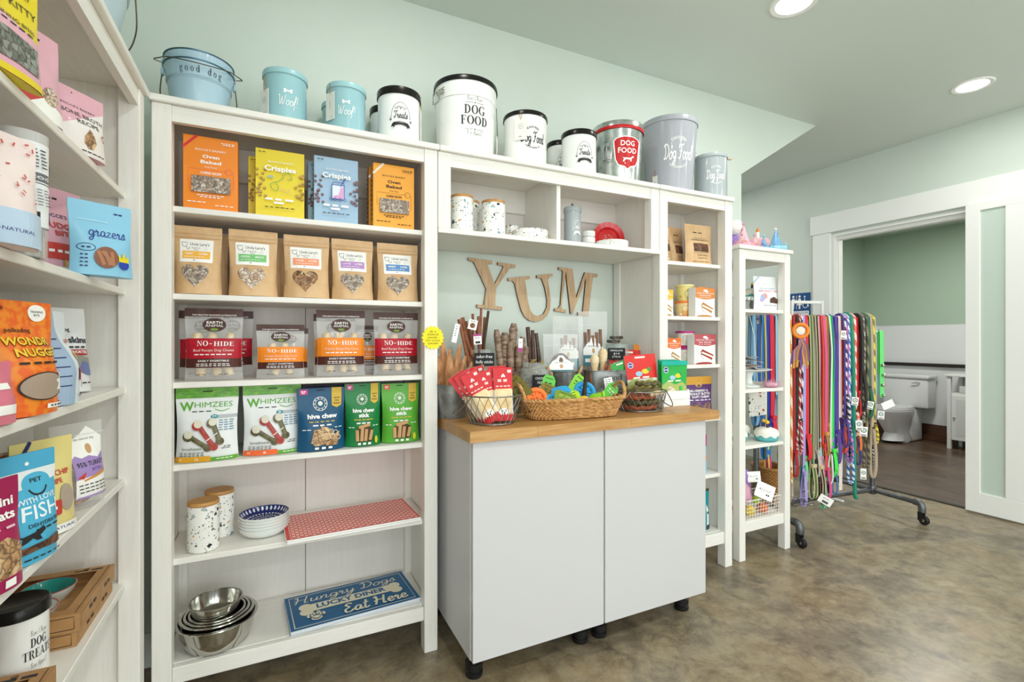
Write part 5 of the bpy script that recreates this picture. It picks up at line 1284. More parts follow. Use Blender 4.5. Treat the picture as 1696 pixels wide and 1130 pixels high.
# price tags tied to the sticks
def ctag(label, u, v, Y, w, h, rz, ry, art):
    r = thing('price_tag', label, 'tag', (PX(u, Y), Y, PZ(u, v, Y)), rz, 'tags on the sticks', 0, ry)
    MB().box(-w / 2, 0, -h / 2, w / 2, .0008, h / 2, W_).build('card', r); a = Art(w, h); art(a); a.build('tag_print', r, lambda X, Y_, o: Vector(((X - .5) * w, -o + .0004, (Y_ - .5) * h)))
MAG = P('#b03a86', .4)
ctag('white square tag picturing treats, on the bully sticks', 783, 538, 1.93, .037, .042, -.2, .22, lambda a: (a.greek(.5, .85, .6, .05, K_, 2), a.ell(.5, .42, .3, TREAT)))
ctag('white barcode tag with magenta top, below the square tag', 791, 562, 1.925, .034, .044, -.2, -.08, lambda a: (a.rect(0, .8, 1, 1, MAG), a.greek(.5, .62, .6, .05, K_, 2), a.rect(.2, .1, .8, .3, K_)))
ctag('narrow white slip on the dried strips', 755, 552, 1.84, .02, .075, -.2, .22, lambda a: [a.greek(.5, .85 - .12 * k, .4, .03, K_, 1) for k in range(5)])
# trachea chews in a glass jar behind
tx, ty = PX(846, 2.04), 2.04
jar('glass jar of ribbed trachea chews in the back row', tx, ty, ZW, .07, .13)
for k, (u, v, r_) in enumerate(((822, 546, .016), (836, 551, .022), (851, 536, .021), (845, 566, .018), (866, 558, .018), (831, 572, .018), (858, 574, .017), (872, 574, .016))):
    Yt = 2.03 + .02 * (k % 3 - 1); p0 = Vector((tx + (k - 3.5) * .0115, ty + .02 * ((k * 2) % 3 - 1), ZW + .012)); p1 = Vector((PX(u, Yt), Yt, PZ(u, v, Yt))); d = p1 - p0; n = 34
    m = MB(); m.tube([d * (t / n) for t in range(n + 1)], [r_ * (.86 + .16 * (t % 2)) * (1 if t < n - 1 else .7) for t in range(n + 1)], TRACH, 12)
    tag(m.build('trachea_chew', None, p0), 'ribbed brown trachea chew standing in the back row jar', 'dog chew', 'trachea chews')
for k, (u, v) in enumerate(((874, 542), (882, 547), (888, 552))):
    stick('dark flat jerky strip leaning behind the chicken feet jar', 'dark jerky strips', (PX(u + 6, 2.08), 2.08, ZW + .06 - .0594), (PX(u, 2.08), 2.08, PZ(u, v, 2.08)), .012, noisemat('dark_jerky', [(0.3, '#3a2620'), (0.7, '#6a4a3c')], 30, 5, (1, 1, 2), .4, .3, 60), 'jerky_strip')
ctag('white slip with magenta foot among the trachea chews', 862, 572, 1.95, .02, .06, -.2, .05, lambda a: (a.rect(0, 0, 1, .3, MAG), a.greek(.5, .7, .5, .04, K_, 1)))
# chicken feet jar
fx, fy = PX(886, 1.90), 1.90
jar('glass jar of dried chicken feet with a chalk price label', fx, fy, ZW, .068, .205, ('CHICKEN', 'FEET', '$1'), .12, cw=.074, ch=.068, chalk_pos=(.62, .60))
for k in range(26):
    a_ = k * 2.4; q = .015 + .033 * ((k * 5) % 7) / 7; zz = ZW + .012 + (.0074 * k); m = MB(); t = R.uniform(0, 6)
    if k > 20: q *= .8
    m.tube(smooth_line([(-.022, 0, 0), (0, .004, .004), (.022, -.003, .002)], 3), .0055, FOOT, 6)
    for s in (-.6, 0, .6): m.tube(smooth_line([(.022, -.003, .002), (.034, .014 * s, .006), (.040, .022 * s, -.004)], 3), [.0045] * 6 + [.002], FOOT, 5)
    tag(m.build('chicken_foot', None, (fx + q * math.cos(a_) * .8, fy + q * math.sin(a_) * .8, zz), (R.uniform(-.5, .5), R.uniform(-.5, .5), t)), 'curled dried chicken foot inside the chalk labelled jar', 'dog chew', 'dried chicken feet in the jar')
# small green labelled cup
cxx, cyy = PX(853, 1.84), 1.84
r = bucket('small metal cup with green label between the wire basket and wicker basket', cxx, cyy, ZW, .024, .030, .13, TINB, 'metal_cup', 'cup')
a = Art(.06, .13); a.rect(.05, .45, .95, .8, P('#4c8a3a', .4)); a.ell(.5, .6, .2, P('#9ac25a', .4)); a.rect(.05, .8, .95, .97, W_); a.build('paper_label', r, side_surface(.024, .030, .13, 2.0), (16, 4), base=.0006)
for k in range(3): stick('short dark jerky stick leaning in the small metal cup', 'jerky in the metal cup', (cxx + (k - 1) * .008, cyy, ZW + .01), (cxx - .03 + k * .022, cyy + .01 * k, ZW + .19 - .012 * k), .012, noisemat('dark_jerky', [], 1), 'jerky_stick')
# small pail with rope handles and a treat bag in it
rx_, ry_ = PX(935, 1.90), 1.90
r = bucket('small galvanized pail with rope handles holding a labelled treat bag', rx_, ry_, ZW, .048, .060, .165, TINB, 'rope_handle_pail', 'pail')
ROPE = noisemat('jute_rope', [(0.3, '#9a7648'), (0.7, '#c8a878')], 60, 3, (1, 1, 1), .8)
for s in (-1, 1):
    m = MB(); A = Matrix.Rotation(-.5 + (PI if s < 0 else 0), 4, 'Z')
    m.tube(smooth_line([(.057, -.03, .140), (.066, -.032, .160), (.075, -.016, .182), (.076, .016, .182), (.066, .032, .160), (.057, .03, .140)], 6), .006, ROPE, 8, M=A, mats=[ROPE, P('#a5814f', .8)], pitch=1); m.build('rope_handle', r)
BISC = P('#3e8290', .45)
def tealbag(word):
    def f(a):
        a.poly([(.14, .40), (.86, .40), (.86, .58), (.76, .62), (.64, .65), (.56, .70), (.44, .70), (.36, .65), (.24, .62), (.14, .56)], W_)
        a.rect(.14, .38, .86, .50, BISC); a.text(word, .5, .44, .05, .6, W_, .02) if word else a.greek(.5, .44, .6, .04, W_, 2); a.text('THE NATURAL DOG', .5, .60, .016, .4, K_); a.ell(.5, .55, .05, P('#c9a070', .5), .03)
        a.line([(0, .84), (1, .84)], .012, P('#dfe2e2', .3)); a.rect(.15, .05, .85, .055, P('#e0e0e0', .4))
    return f
STKB = noisemat('brown_stick', [(0.3, '#6d4a38'), (0.7, '#9d7258')], 30, 5, (3, 3, .6), .5, .3, 60)
def fill_bits(mat, hh=.42):
    def f(r, w, h, d):
        m = MB(); m.ball((0, 0, h * hh * .52), 1, mat, 18, 12, (w * .40, d * .34, h * hh * .5)); o = m.build('treats', r); return o
    return f
def fill_sticks(n, hh):
    def f(r, w, h, d):
        for k in range(n): m = MB(); xx = (k - (n - 1) / 2) * w * .13; m.tube([(xx * .8, 0, h * .06), (xx + .003, 0, h * .3), (xx, 0, h * (hh + .04 * math.sin(k * 2.1)))], [.009, .010, .009], STKB, 8); m.build('treat_stick', r)
    return f
def cbag(label, u0, u1, vt, Y, zb, d, art, cont, rz=0., tilt=.05, group='clear treat bags on the worktop', body=None):
    x, w, h = fb(u0, u1, vt, Y, zb); return pouch('treat_bag', label, 'bag', x, Y, zb, w, h, d, body or CLEAR, art, rz, tilt, group, .86, contents=cont, center=True)
cbag('cloudy bag with teal and white label, standing in the rope handled pail', 904, 954, 554, 1.90, ZW + .0055, .05, tealbag('BISCUITS'), fill_bits(bits('dark_biscuits', ['#4a3a30', '#6d5546', '#3a2c24', '#8a7260'], 60), .72), -.35)
# rectangular galvanized bin behind with two bags of sticks
gx0, gx1, gy = PX(950, 2.05), PX(1008, 2.05), 2.05
r = thing('metal_bin', 'galvanized rectangular bin at the back, behind the rope handled pail', 'bin', (gx0 - .06, gy - .04, ZW))
gw = gx1 - gx0 + .06
for nm, bx_ in (('front_wall', (0, 0, .002, gw, .0025, .15)), ('back_wall', (0, .0775, .002, gw, .08, .15)), ('left_wall', (0, .003, .002, .0025, .077, .15)), ('right_wall', (gw - .0025, .003, .002, gw, .077, .15)), ('bottom', (0, 0, 0, gw, .08, .0018))): MB().box(*bx_, TINB).build(nm, r)
a = Art(gw, .15); a.serif('good', .38, .74, .17, .22, K_); a.rect(.3, .55, .52, .6, W_); a.build('printed_lettering', r, lambda X, Y, o: Vector((X * gw, -o + .0004, Y * .15)))
cbag('tall cloudy bag of brown sticks, left of the two in the back bin', 919, 962, 524, 2.05, ZW + .003, .035, tealbag(''), fill_sticks(4, .74), -.4, .02)
cbag('tall cloudy bag of brown sticks leaning right, in the back bin', 962, 1003, 516, 2.065, ZW + .003, .035, tealbag(''), fill_sticks(5, .76), -.35, .04)
# long galvanized tub with lettering
tx0, tx1, tyy = PX(972, 1.86), PX(1060, 1.86), 1.86
tr = (tx1 - tx0) / 2; tcx = (tx0 + tx1) / 2
r = bucket('oval galvanized tub with dark lettering, full of dried ears', tcx, tyy, ZW, tr * .93, tr, .165, TINB, 'metal_tub', 'tub', None, .42)
a = Art(2 * tr, .165); a.serif('good', .36, .80, .17, .26, K_); a.serif('dog', .70, .80, .17, .2, K_)
a.build('printed_lettering', r, lambda X, Y, o: (lambda t, q: Vector((q * math.sin(t), -.42 * (q + o) * math.cos(t) - .0006, Y * .165)))((X - .5) * 2.4, tr * (.93 + .07 * Y)), (24, 3), base=.0008)
for k in range(10):
    u = 983 + k * 6.5; v = (612, 604, 600, 606, 596, 603, 598, 605, 600, 611)[k]; xb, xt = PX(u, 1.86) + 0, PX(u, 1.85); yy = tyy + .018 * ((k * 3) % 3 - 1); zt = PZ(u, v, yy); zb = ZW + .05; hh = zt - zb
    m = MB(); w_ = .017; m.prism([(-w_, 0), (w_, 0), (w_ * 1.1, hh * .5), (w_ * .5, hh * .8), (0, hh), (-w_ * .6, hh * .75), (-w_ * 1.05, hh * .45)], -.003, .003, EAR, Mxz)
    o = m.build('dried_ear', None, (min(xb, tcx + tr - .03), yy, zb), (R.uniform(-.15, .15), R.uniform(-.25, .25), R.uniform(-.4, .4))); tag(o, 'reddish brown dried ear standing in the oval tub', 'dog chew', 'dried ears in the oval tub')
for (u, v, dy, lb) in ((977, 588, -.03, 'cream knotted rawhide bone at the left end of the oval tub'), (998, 578, .03, 'cream knotted rawhide bone rising behind the dried ears')):
    yy = tyy + dy * .5; zt = PZ(u, v, yy); xx = PX(u, yy); m = MB(); hh = zt - (ZW + .02)
    m.tube([(0, 0, 0), (0, 0, hh * .15), (0, 0, hh * .3), (.002, 0, hh * .7), (.002, 0, hh * .82), (.002, 0, hh * .93), (.002, 0, hh)], [.010, .017, .014, .0135, .019, .021, .012], CHEWM, 12); tag(m.build('rawhide_bone', None, (max(xx, tcx - tr + .03), yy, ZW + .02)), lb, 'dog chew')
r = thing('paper_wrap', 'white paper wrapped chews in the tub, behind the ears', 'wrap', (PX(1012, 1.885), 1.885, ZW + .05), 0); 
MB().prism([(-.035, 0), (.035, 0), (.04, .06), (.03, .075), (.0, .07), (-.035, .078)], -.006, .006, W_, Mxz).build('paper', r)
r = thing('price_slip', 'white handwritten slip leaning on the oval tub', 'tag', (PX(1010, 1.765), 1.765, PZ(1010, 646, 1.765)), -.2, None, 0, -.18)
MB().box(-.02, 0, 0, .02, .001, .055, W_).build('card', r); a = Art(.04, .055)
for k in range(5): a.greek(.5, .85 - k * .16, .7, .04, K_, 2)
a.build('handwriting', r, lambda X, Y, o: Vector(((X - .5) * .04, -o + .0004, Y * .055)))
# back right jar with sticks stacked across its mouth
hx, hy = PX(1022, 2.03), 2.03
jar('glass jar at the back right with brown chew sticks across its mouth', hx, hy, ZW, .068, .285, ('HIMALAYA', '$14', 'STICK'), .1, neck=.86, cw=.085, ch=.058, chalk_pos=(.42, .83))
for k in range(6): stick('brown chew stick lying across the mouth of the back right jar', 'chew sticks on the back right jar', (hx - .06 + k * .012, hy - .05 + .006 * k, ZW + .297 + .0195 * (k % 2)), (hx - .02 + k * .018, hy + .05, ZW + .299 + .0195 * (k % 2)), .0085, DARKST, 'chew_stick', bend=.001, taper=1, seg=6)
for k in range(7): stick('brown chew stick standing inside the back right jar', 'chew sticks inside the back right jar', (hx - .035 + k * .0115, hy + .012 * ((k * 2) % 3 - 1), ZW + .012), (hx - .04 + k * .013, hy + .012 * ((k * 2) % 3 - 1), ZW + .255), .0085, DARKST, 'chew_stick', bend=.002, seg=6)

# bright toy-like treat packs fanned out at the right
def dogpack(top, bits_=True):
    def f(a):
        a.rect(0, .52, 1, 1, top); a.poly([(0, 0), (1, 0), (1, .40), (.8, .52), (.5, .46), (.2, .55), (0, .45)], P('#a9b56a', .5)); a.poly([(0, 0), (1, 0), (1, .2), (.6, .28), (.3, .22), (0, .3)], P('#c9d2d8', .5))
        a.rect(.34, .93, .66, .965, P('#efe9dc', .5)); a.ell(.17, .80, .10, P('#2b3f8f', .4)); a.arc(.17, .80, .085, .015, W_); a.line([(.11, .80), (.23, .80)], .02, W_)
        a.ell(.62, .66, .12, P('#e2c838', .5), .05); a.ell(.74, .70, .06, P('#3a9a4a', .5)); a.ell(.40, .62, .11, P('#9fc4dc', .5), .05)
        a.greek(.5, .545, .6, .03, P('#f2f4d8', .5), 2)
        a.ell(.36, .27, .15, P('#d8c9ac', .6), .12); a.ell(.27, .36, .09, P('#d8c9ac', .6), .07); a.ell(.24, .36, .02, K_); a.ell(.30, .37, .015, K_)
    return f
GP = 'bright treat packs at the right end of the worktop'
def fan(label, u0, u1, vt, Y, zb, top, rz, ry, tilt=.2):
    x, w, h = fb(u0, u1, vt, Y, zb); r = pouch('treat_pack', label, 'bag', x, Y, zb, w, h, .018, P('#d8dcd4', .35), dogpack(top), rz, tilt, GP, .9, center=True); r.rotation_euler.y = ry; r.location.z += w / 2 * abs(math.sin(ry))
rE, gE, oE, tE = P('#d8281e', .35), P('#2f9a3c', .35), P('#f08a22', .35), P('#1f9ea0', .35)
fan('red treat pack, back left of the fanned packs', 1028, 1060, 580, 1.95, ZW, rE, -.3, .05)
fan('second red treat pack, just in front of the back left red one', 1024, 1070, 592, 1.925, ZW, rE, -.3, -.1)
fan('orange treat pack standing highest behind the red ones', 1050, 1082, 574, 1.955, ZW, oE, -.3, .12)
fan('green treat pack tilted left under the front red one', 1030, 1060, 602, 1.80, ZW, gE, -.25, -.30, .03)
fan('front red treat pack showing a white dog, above the braided chews', 1047, 1090, 590, 1.755, ZW + .0, rE, -.3, -.08, .12)
# white wooden box with green packs
wx0, wx1, wy = 1.475, 1.61, 1.70
wx0 = PX(1098, wy); wx1 = PX(1143, wy); ww = wx1 - wx0
r = thing('wooden_box', 'small white wooden box at the worktop right end, holding green packs', 'box', (wx0, wy, ZW))
PB = P('#ecebe6', .5)
for nm, q in (('front_board', (0, 0, .0, ww, .006, .03)), ('front_board', (0, 0, .031, ww, .006, .070)), ('back_board', (0, .094, 0, ww, .1, .075)), ('end_board', (0, .0065, 0, .006, .0935, .075)), ('end_board', (ww - .006, .0065, 0, ww, .0935, .075)), ('bottom_board', (.0065, .0065, 0, ww - .0065, .0935, .005))): MB().box(*q, PB, .0008).build(nm, r)
GW = P('#1fae9a', .35)
def greenp(a): dogpack(P('#2aa84a', .35))(a); a.rect(0, .9, 1, 1, GW); a.rect(.66, .04, .78, .42, P('#35b24a', .4))
for k, (u0, u1, dy, lb) in enumerate(((1090, 1118, .07, 'teal topped green pack at the back of the white box'), (1091, 1126, .045, 'teal topped green pack in the middle of the white box'), (1103, 1147, .02, 'front teal topped green pack in the white box'))):
    x, w, h = fb(u0, u1, 596 + k * 1, wy + dy, ZW + .006); w = min(w, ww - .008); x = min(x, wx1 - w / 2 - .007); x = max(x, wx0 + w / 2 + .007)
    pouch('treat_pack', lb, 'bag', x, wy + dy, ZW + .006, w, h, .016, P('#2aa84a', .35), greenp, 0, -.0, GP, .9, center=True)

# ---------------------------------------------------------------- wire baskets
def wire_basket(label, x, y, z, rb, rt, h, sy=1.0, rz=0., n=22, handles=(0.3, 0.3), wm=None, hm=True):
    wm = wm or WIRE; r = thing('wire_basket', label, 'basket', (x, y, z), rz)
    ring = lambda q, zz, tr_: MB().tube([(q * math.cos(2 * PI * k / 48), sy * q * math.sin(2 * PI * k / 48), zz) for k in range(48)], tr_, wm, 8, True)
    ring(rt, h, .0026).build('top_ring', r); ring(rb, .003, .0026).build('base_ring', r)
    m = MB()
    for k in range(n):
        for s in (-1, 1):
            pts = []
            for q in range(6):
                t = q / 5; a_ = 2 * PI * (k + s * t * 1.6) / n; rr_ = rb + (rt - rb) * t; pts.append((rr_ * math.cos(a_), sy * rr_ * math.sin(a_), .003 + (h - .003) * t))
            m.tube(pts, .0010, wm, 5, cap=False)
    for k in range(-4, 5):
        c = k / 5 * rb; l = math.sqrt(max(0, rb * rb - c * c)); m.tube([(c, -l * sy, .003), (c, l * sy, .003)], .001, wm, 5, cap=False); m.tube([(-l, c * sy, .003), (l, c * sy, .003)], .001, wm, 5, cap=False)
    m.build('wire_mesh', r)
    if hm:
        for s, drop in zip((-1, 1), handles):
            m = MB(); pts = []
            for k in range(13):
                t = -1 + 2 * k / 12; a_ = t * .75 + (0 if s > 0 else PI); q = rt + .003 + .03 * (1 - t * t); pts.append((q * math.cos(a_), sy * q * math.sin(a_), h - .075 * (1 - t * t) * drop / .3 + .002))
            m.tube(pts, .0022, wm, 8); m.build('drop_handle', r)
    return r
wbx, wby = .728, 1.672
wire_basket('round wire basket of red topped chew packs at the worktop\'s front left', wbx, wby, ZW, .082, .112, .105, 1.0, -.25)
def snugpack(a):
    a.rect(0, .58, 1, 1, RED2); a.poly([(.06, .60), (.94, .60), (.90, .12), (.08, .12)], P('#ecd2a0', .5)); a.ell(.42, .48, .26, P('#f0dcae', .5), .09); a.ell(.62, .34, .22, P('#e6c68e', .5), .08)
    a.ell(.44, .835, .05, W_); a.ell(.56, .835, .05, W_); a.ell(.5, .86, .06, W_); a.ell(.47, .845, .012, K_); a.ell(.53, .845, .012, K_); a.greek(.5, .755, .6, .05, P('#f4c9be', .4), 2); a.greek(.5, .65, .8, .02, P('#f7dcd2', .4), 4); a.rect(.72, .90, .92, .955, P('#f3d9d4', .4))
    a.ell(.5, .17, .3, W_, .07); a.ell(.40, .19, .03, K_); a.ell(.58, .19, .03, K_); a.ell(.49, .15, .04, K_); a.poly([(.05, .11), (.95, .11), (1, .0), (0, 0)], RED2)
    for k in range(7): a.poly([(.06 + .13 * k, .10), (.19 + .13 * k, .10), (.125 + .13 * k, .145)], RED2)
RED2 = P('#cf1f25', .35)
GR = 'red topped chew packs in the round wire basket'
def rp(label, dx, dy, dz, w, h, rz, ry, tilt, d=.016):
    r = pouch('chew_pack', label, 'bag', wbx + dx, wby + dy, ZW + dz, w, h, d, P('#eae4dc', .35), snugpack, rz, tilt, GR, .9, center=True); r.rotation_euler.y = ry
rp('upright front red topped pack in the wire basket, dog face showing', .032, -.038, .008, .072, .195, -.22, -.02, .06)
rp('red topped pack just behind the upright front one', .026, -.008, .008, .072, .20, -.22, -.05, .03)
rp('red topped pack tilted left in the middle of the wire basket', -.004, -.016, .008, .066, .185, -.2, -.22, .05)
rp('red topped pack tilted further left, third of the leaning row', -.008, -.034, .008, .066, .20, -.22, -.48, .08)
rp('red topped pack leaning far left, second of the leaning row', -.010, -.010, .008, .066, .205, -.2, -.55, .06)
rp('outermost red topped pack leaning over the left rim', -.014, .012, .010, .066, .205, -.2, -.62, .05)
rp('red topped pack at the back of the wire basket', -.006, .040, .008, .070, .20, -.2, -.25, .02)
# right wire basket of braided chews
BRO, BRK = noisemat('orange_braid', [(0.3, '#7a3216'), (0.7, '#b45a2c')], 40, 4, (1, 1, 1), .6, .3, 60), noisemat('olive_braid', [(0.3, '#383318'), (0.7, '#6d6436')], 40, 4, (1, 1, 1), .6, .3, 60)
rbx, rby = PX(1062, 1.68), 1.68
wire_basket('wire basket of braided chew rings near the right end of the worktop', rbx, rby, ZW, .095, .112, .085, .8, -.2, 24)
for k, (dx, dy, dz, q, m1, m2, lb) in enumerate(((-.01, .0, .016, .072, BRO, BRK, 'orange brown braided ring at the bottom of the right wire basket'), (.01, .005, .038, .072, BRK, BRK, 'dark olive braided ring in the middle of the right wire basket'), (-.012, .0, .060, .070, BRO, BRO, 'orange brown braided ring second from the top in the right wire basket'), (.0, -.004, .090, .080, BRK, P('#8a8048', .7), 'olive striped braided ring lying on top of the right wire basket'), (.045, .01, .1135, .052, BRK, P('#8a8048', .7), 'smaller olive striped ring on the right side of the basket top'))):
    m = MB(); N = 56
    m.tube([(q * math.cos(2 * PI * t / N), .74 * q * math.sin(2 * PI * t / N), .0035 * math.sin(9 * 2 * PI * t / N)) for t in range(N)], [.0085 + .0012 * math.sin(2 * PI * t * 14 / N) for t in range(N)], m1, 8, True, mats=[m1, m2], pitch=1)
    o = m.build('braided_ring', None, (rbx + dx, rby + dy, ZW + dz)); tag(o, lb, 'dog chew', 'braided chew rings')
r = thing('price_card', 'tan curled chew on the right basket front', 'dog chew', (rbx + .02, rby - .068, ZW + .073), 0)
MB().tube(smooth_line([(-.03, 0, 0), (-.01, -.006, .006), (.015, -.004, .008), (.03, .004, .002)], 5), .009, CHEWM, 8).build('rolled_strip', r); r.name = 'rolled_chew_strip'

# ---------------------------------------------------------------- wicker basket of toys
WK1, WK2 = noisemat('wicker', [(0.3, '#9a6a36'), (0.5, '#bd8c52'), (0.7, '#d2a76e')], 30, 4, (2, 2, 2), .55, .2, 60), P('#a87a44', .6)
kx0, kx1 = .84, 1.30; kcx = (kx0 + kx1) / 2; kcy = 1.665; ka, kb = (kx1 - kx0) / 2 - .02, .085
r = thing('wicker_basket', 'shallow wicker basket with two loop handles, full of rubber toys', 'basket', (kcx, kcy, ZW), -.12)
def sup(t, a_, b_, e=.55): c, s = math.cos(t), math.sin(t); return a_ * abs(c) ** e * (1 if c >= 0 else -1), b_ * abs(s) ** e * (1 if s >= 0 else -1)
m = MB(); NS = 44; N = NS * 4
for row in range(9):
    z = .006 + row * .0072; g = .86 + .14 * row / 8; pts = []
    for k in range(N):
        t = 2 * PI * k / N; w_ = .0032 * math.sin(PI * k / 2 + (PI if row % 2 else 0)) ; x_, y_ = sup(t, ka * g + w_, kb * g + w_); pts.append((x_, y_, z + .001 * math.cos(PI * k / 2)))
    m.tube(pts, .0042, WK1, 6, True)
for k in range(NS):
    t = 2 * PI * (k + .5) / NS; x0, y0 = sup(t, ka * .86, kb * .86); x1, y1 = sup(t, ka, kb); m.tube([(x0, y0, .004), (x1, y1, .072)], .0028, WK1, 5)
m.build('woven_side', r)
m = MB()
for ph in (0, 1):
    m.tube([(lambda p: (p[0], p[1], .075 + .0035 * math.cos(k * .9 + PI * ph)))(sup(2 * PI * k / N, ka * 1.02 + .0045 * math.sin(k * .9 + PI * ph), kb * 1.02 + .0045 * math.sin(k * .9 + PI * ph))) for k in range(N)], .0055, WK1, 6, True)
m.build('braided_rim', r)
m = MB(); m.prism([sup(2 * PI * k / 60, ka * .85, kb * .85) for k in range(60)], .002, .006, WK2); m.build('base', r)
for s in (-1, 1):
    m = MB(); 
    for ph in (0, 1, 2):
        pts = []
        for k in range(41):
            t = PI * k / 40; pts.append((s * (ka * 1.0 + .004 + .012 * math.sin(t)) + .004 * math.cos(k * .8 + ph * 2.1), -.048 * math.cos(t) + .004 * math.sin(k * .8 + ph * 2.1) * math.cos(t), .07 + .062 * math.sin(t) + .004 * math.sin(k * .8 + ph * 2.1) * math.sin(t)))
        m.tube(pts, .0042, WK1, 6)
    m.build('loop_handle', r)
RBL, ROR, RYL, RGN = P('#2f9ad0', .4), P('#ee7a34', .4), P('#e8c62a', .4), P('#8fd02c', .4)
zt_ = ZW + .045
def toy_ring(label, x, y, z, q, tr_, mat, rot): 
    m = MB(); m.tube([(q * math.cos(2 * PI * k / 32), q * math.sin(2 * PI * k / 32), 0) for k in range(32)], tr_, mat, 10, True); m.lathe([(0, -tr_ * .6), (q * .9, -tr_ * .6), (q * .9, -tr_ * .2), (0, -tr_ * .2)], mat, 24)
    for k in range(4): a_ = PI * k / 4; m.box(-q * .8, -.003, -tr_ * .2, q * .8, .003, tr_ * .3, mat, 0, Matrix.Rotation(a_, 4, 'Z'))
    return tag(m.build('rubber_toy', None, (x, y, z), rot), label, 'dog toy', 'rubber toys in the wicker basket')
toy_ring('orange ring toy at the left end of the wicker basket', PX(889, 1.655), 1.655, ZW + .082, .034, .010, ROR, (1.1, .1, -.3))
toy_ring('blue spoked ring toy toward the right of the wicker basket', PX(968, 1.69), 1.69, ZW + .092, .038, .010, RBL, (1.0, .2, -.5))
toy_ring('small blue ring toy low at the front of the wicker basket', PX(915, 1.635), 1.635, ZW + .074, .022, .008, RBL, (.6, 0, 0))
m = MB(); m.lathe([(0, -.05), (.03, -.05), (.038, -.02), (.034, .02), (.026, .045), (.012, .052), (0, .052)], RBL, 6, None, 1, 1, False); tag(m.build('rubber_toy', None, (PX(925, 1.68), 1.68, ZW + .085), (1.2, .2, .9)), 'blue faceted rubber toy in the middle of the wicker basket', 'dog toy', 'rubber toys in the wicker basket')
m = MB(); m.ball((0, 0, 0), .030, RYL, 24, 14); m.tube([(.0302 * math.cos(2 * PI * k / 30), .0302 * math.sin(2 * PI * k / 30), 0) for k in range(30)], .0015, P('#c9a820', .5), 6, True); tag(m.build('rubber_ball', None, (PX(968, 1.61), 1.612, ZW + .056)), 'yellow rubber ball at the front of the wicker basket', 'dog toy', 'rubber toys in the wicker basket')
m = MB(); m.lathe([(0, -.03), (.02, -.03), (.026, -.02), (.024, .02), (.030, .028), (.026, .034), (0, .034)], RGN, 20); tag(m.build('rubber_toy', None, (PX(990, 1.63), 1.632, ZW + .066), (1.35, 0, .9)), 'lime green rubber toy at the right front of the wicker basket', 'dog toy', 'rubber toys in the wicker basket')
m = MB(); m.tube([(0, 0, -.05), (0, 0, -.02), (0, 0, .03), (0, 0, .055)], [.010, .008, .008, .013], P('#3a2c22', .5), 10); tag(m.build('dark_bone_toy', None, (PX(967, 1.665), 1.655, ZW + .13), (.1, .05, 0)), 'dark brown stick toy standing upright among the blue toys', 'dog toy', 'rubber toys in the wicker basket')
def hangcard(label, u, v, Y, w, h, col, rot, col2=None):
    r = thing('toy_card', label, 'card', (PX(u, Y), Y, PZ(u, v, Y)), 0, 'green toy cards in the wicker basket'); r.rotation_euler = rot
    m = MB(); m.prism([(-w / 2, 0), (w / 2, 0), (w / 2, h * .8), (w * .3, h), (-w * .3, h), (-w / 2, h * .8)], 0, .001, col, Mxz); m.build('card', r)
    a = Art(w, h); a.rect(.2, .82, .8, .86, P('#3b4a22', .5)); a.greek(.5, .6, .6, .05, col2 or K_, 2); a.greek(.5, .45, .6, .03, col2 or K_, 3); a.build('card_print', r, lambda X, Y_, o: Vector(((X - .5) * w, -.001 - o + .0004, Y_ * h)))
LIME, OLV, GCD = P('#86c83c', .45), P('#6f6424', .5), P('#5fb848', .45)
hangcard('rounded green toy card at the left back of the wicker basket', 905, 655, 1.70, .055, .085, GCD, (-.3, .3, -.2))
hangcard('lime toy card standing at the middle back of the wicker basket', 948, 652, 1.70, .06, .10, LIME, (-.5, .7, -.3))
hangcard('olive toy card leaning at the left of the wicker basket', 874, 658, 1.66, .06, .10, OLV, (-.3, -.7, -.4))
hangcard('olive green toy card at the front middle of the wicker basket', 935, 668, 1.60, .09, .05, P('#6f8a24', .5), (-.6, .35, -.3), P('#c8d878', .5))
hangcard('lime toy card at the front beside the yellow ball', 953, 668, 1.60, .06, .06, P('#b2d62c', .5), (-.8, -.3, -.4))
hangcard('green and white toy card leaning toward the right loop handle', 1002, 662, 1.655, .055, .095, GCD, (-.5, .85, -.3), W_)
hangcard('dark olive toy card behind the blue faceted toy', 908, 662, 1.66, .08, .07, P('#7a6a1e', .5), (-.6, .4, -.2))
# ================================================================ NARROW BOOKCASE
NZ = [1.607, 1.328, 1.077, .795, .493, .187]
NY = 1.90
def pump(a):
    a.greek(.5, .80, .42, .022, K_, 2); a.text('Made in Oregon, Pure', .52, .655, .02, .46, K_, .004); a.text('PUMPKIN BISCUIT', .52, .60, .04, .66, K_, .008)
    a.rect(.22, .31, .80, .52, JERKY, .02); a.line([(.2, .27), (.84, .29)], .006, K_); a.text('DOG TREATS', .55, .215, .03, .42, K_, .01); a.greek(.55, .15, .4, .012, K_, 5); a.greek(.5, .06, .6, .012, K_, 6)
GN = 'kraft treat bags on the narrow bookcase\'s top shelf'
for k, (xl, w, vt, um, y_, rz, lb) in enumerate(((PX(1142, NY), PX(1184, NY) - PX(1142, NY), 371, 1163, NY, -.05, 'front kraft treat bag with brown picture window on the narrow bookcase'), (PX(1114, 1.99), .105, 376, 1127, 1.99, .1, 'kraft treat bag standing left of and behind the front one'), (PX(1116, 1.93) - .085, .085, 374, 1108, 1.93, .05, 'kraft treat bag cut off by the post of the narrow bookcase'))):
    pouch('kraft_pouch', lb, 'bag', xl + w / 2, y_, NZ[0], w, PZ(um, vt, y_) - NZ[0], .055, KRAFT, pump, rz, .03, GN)
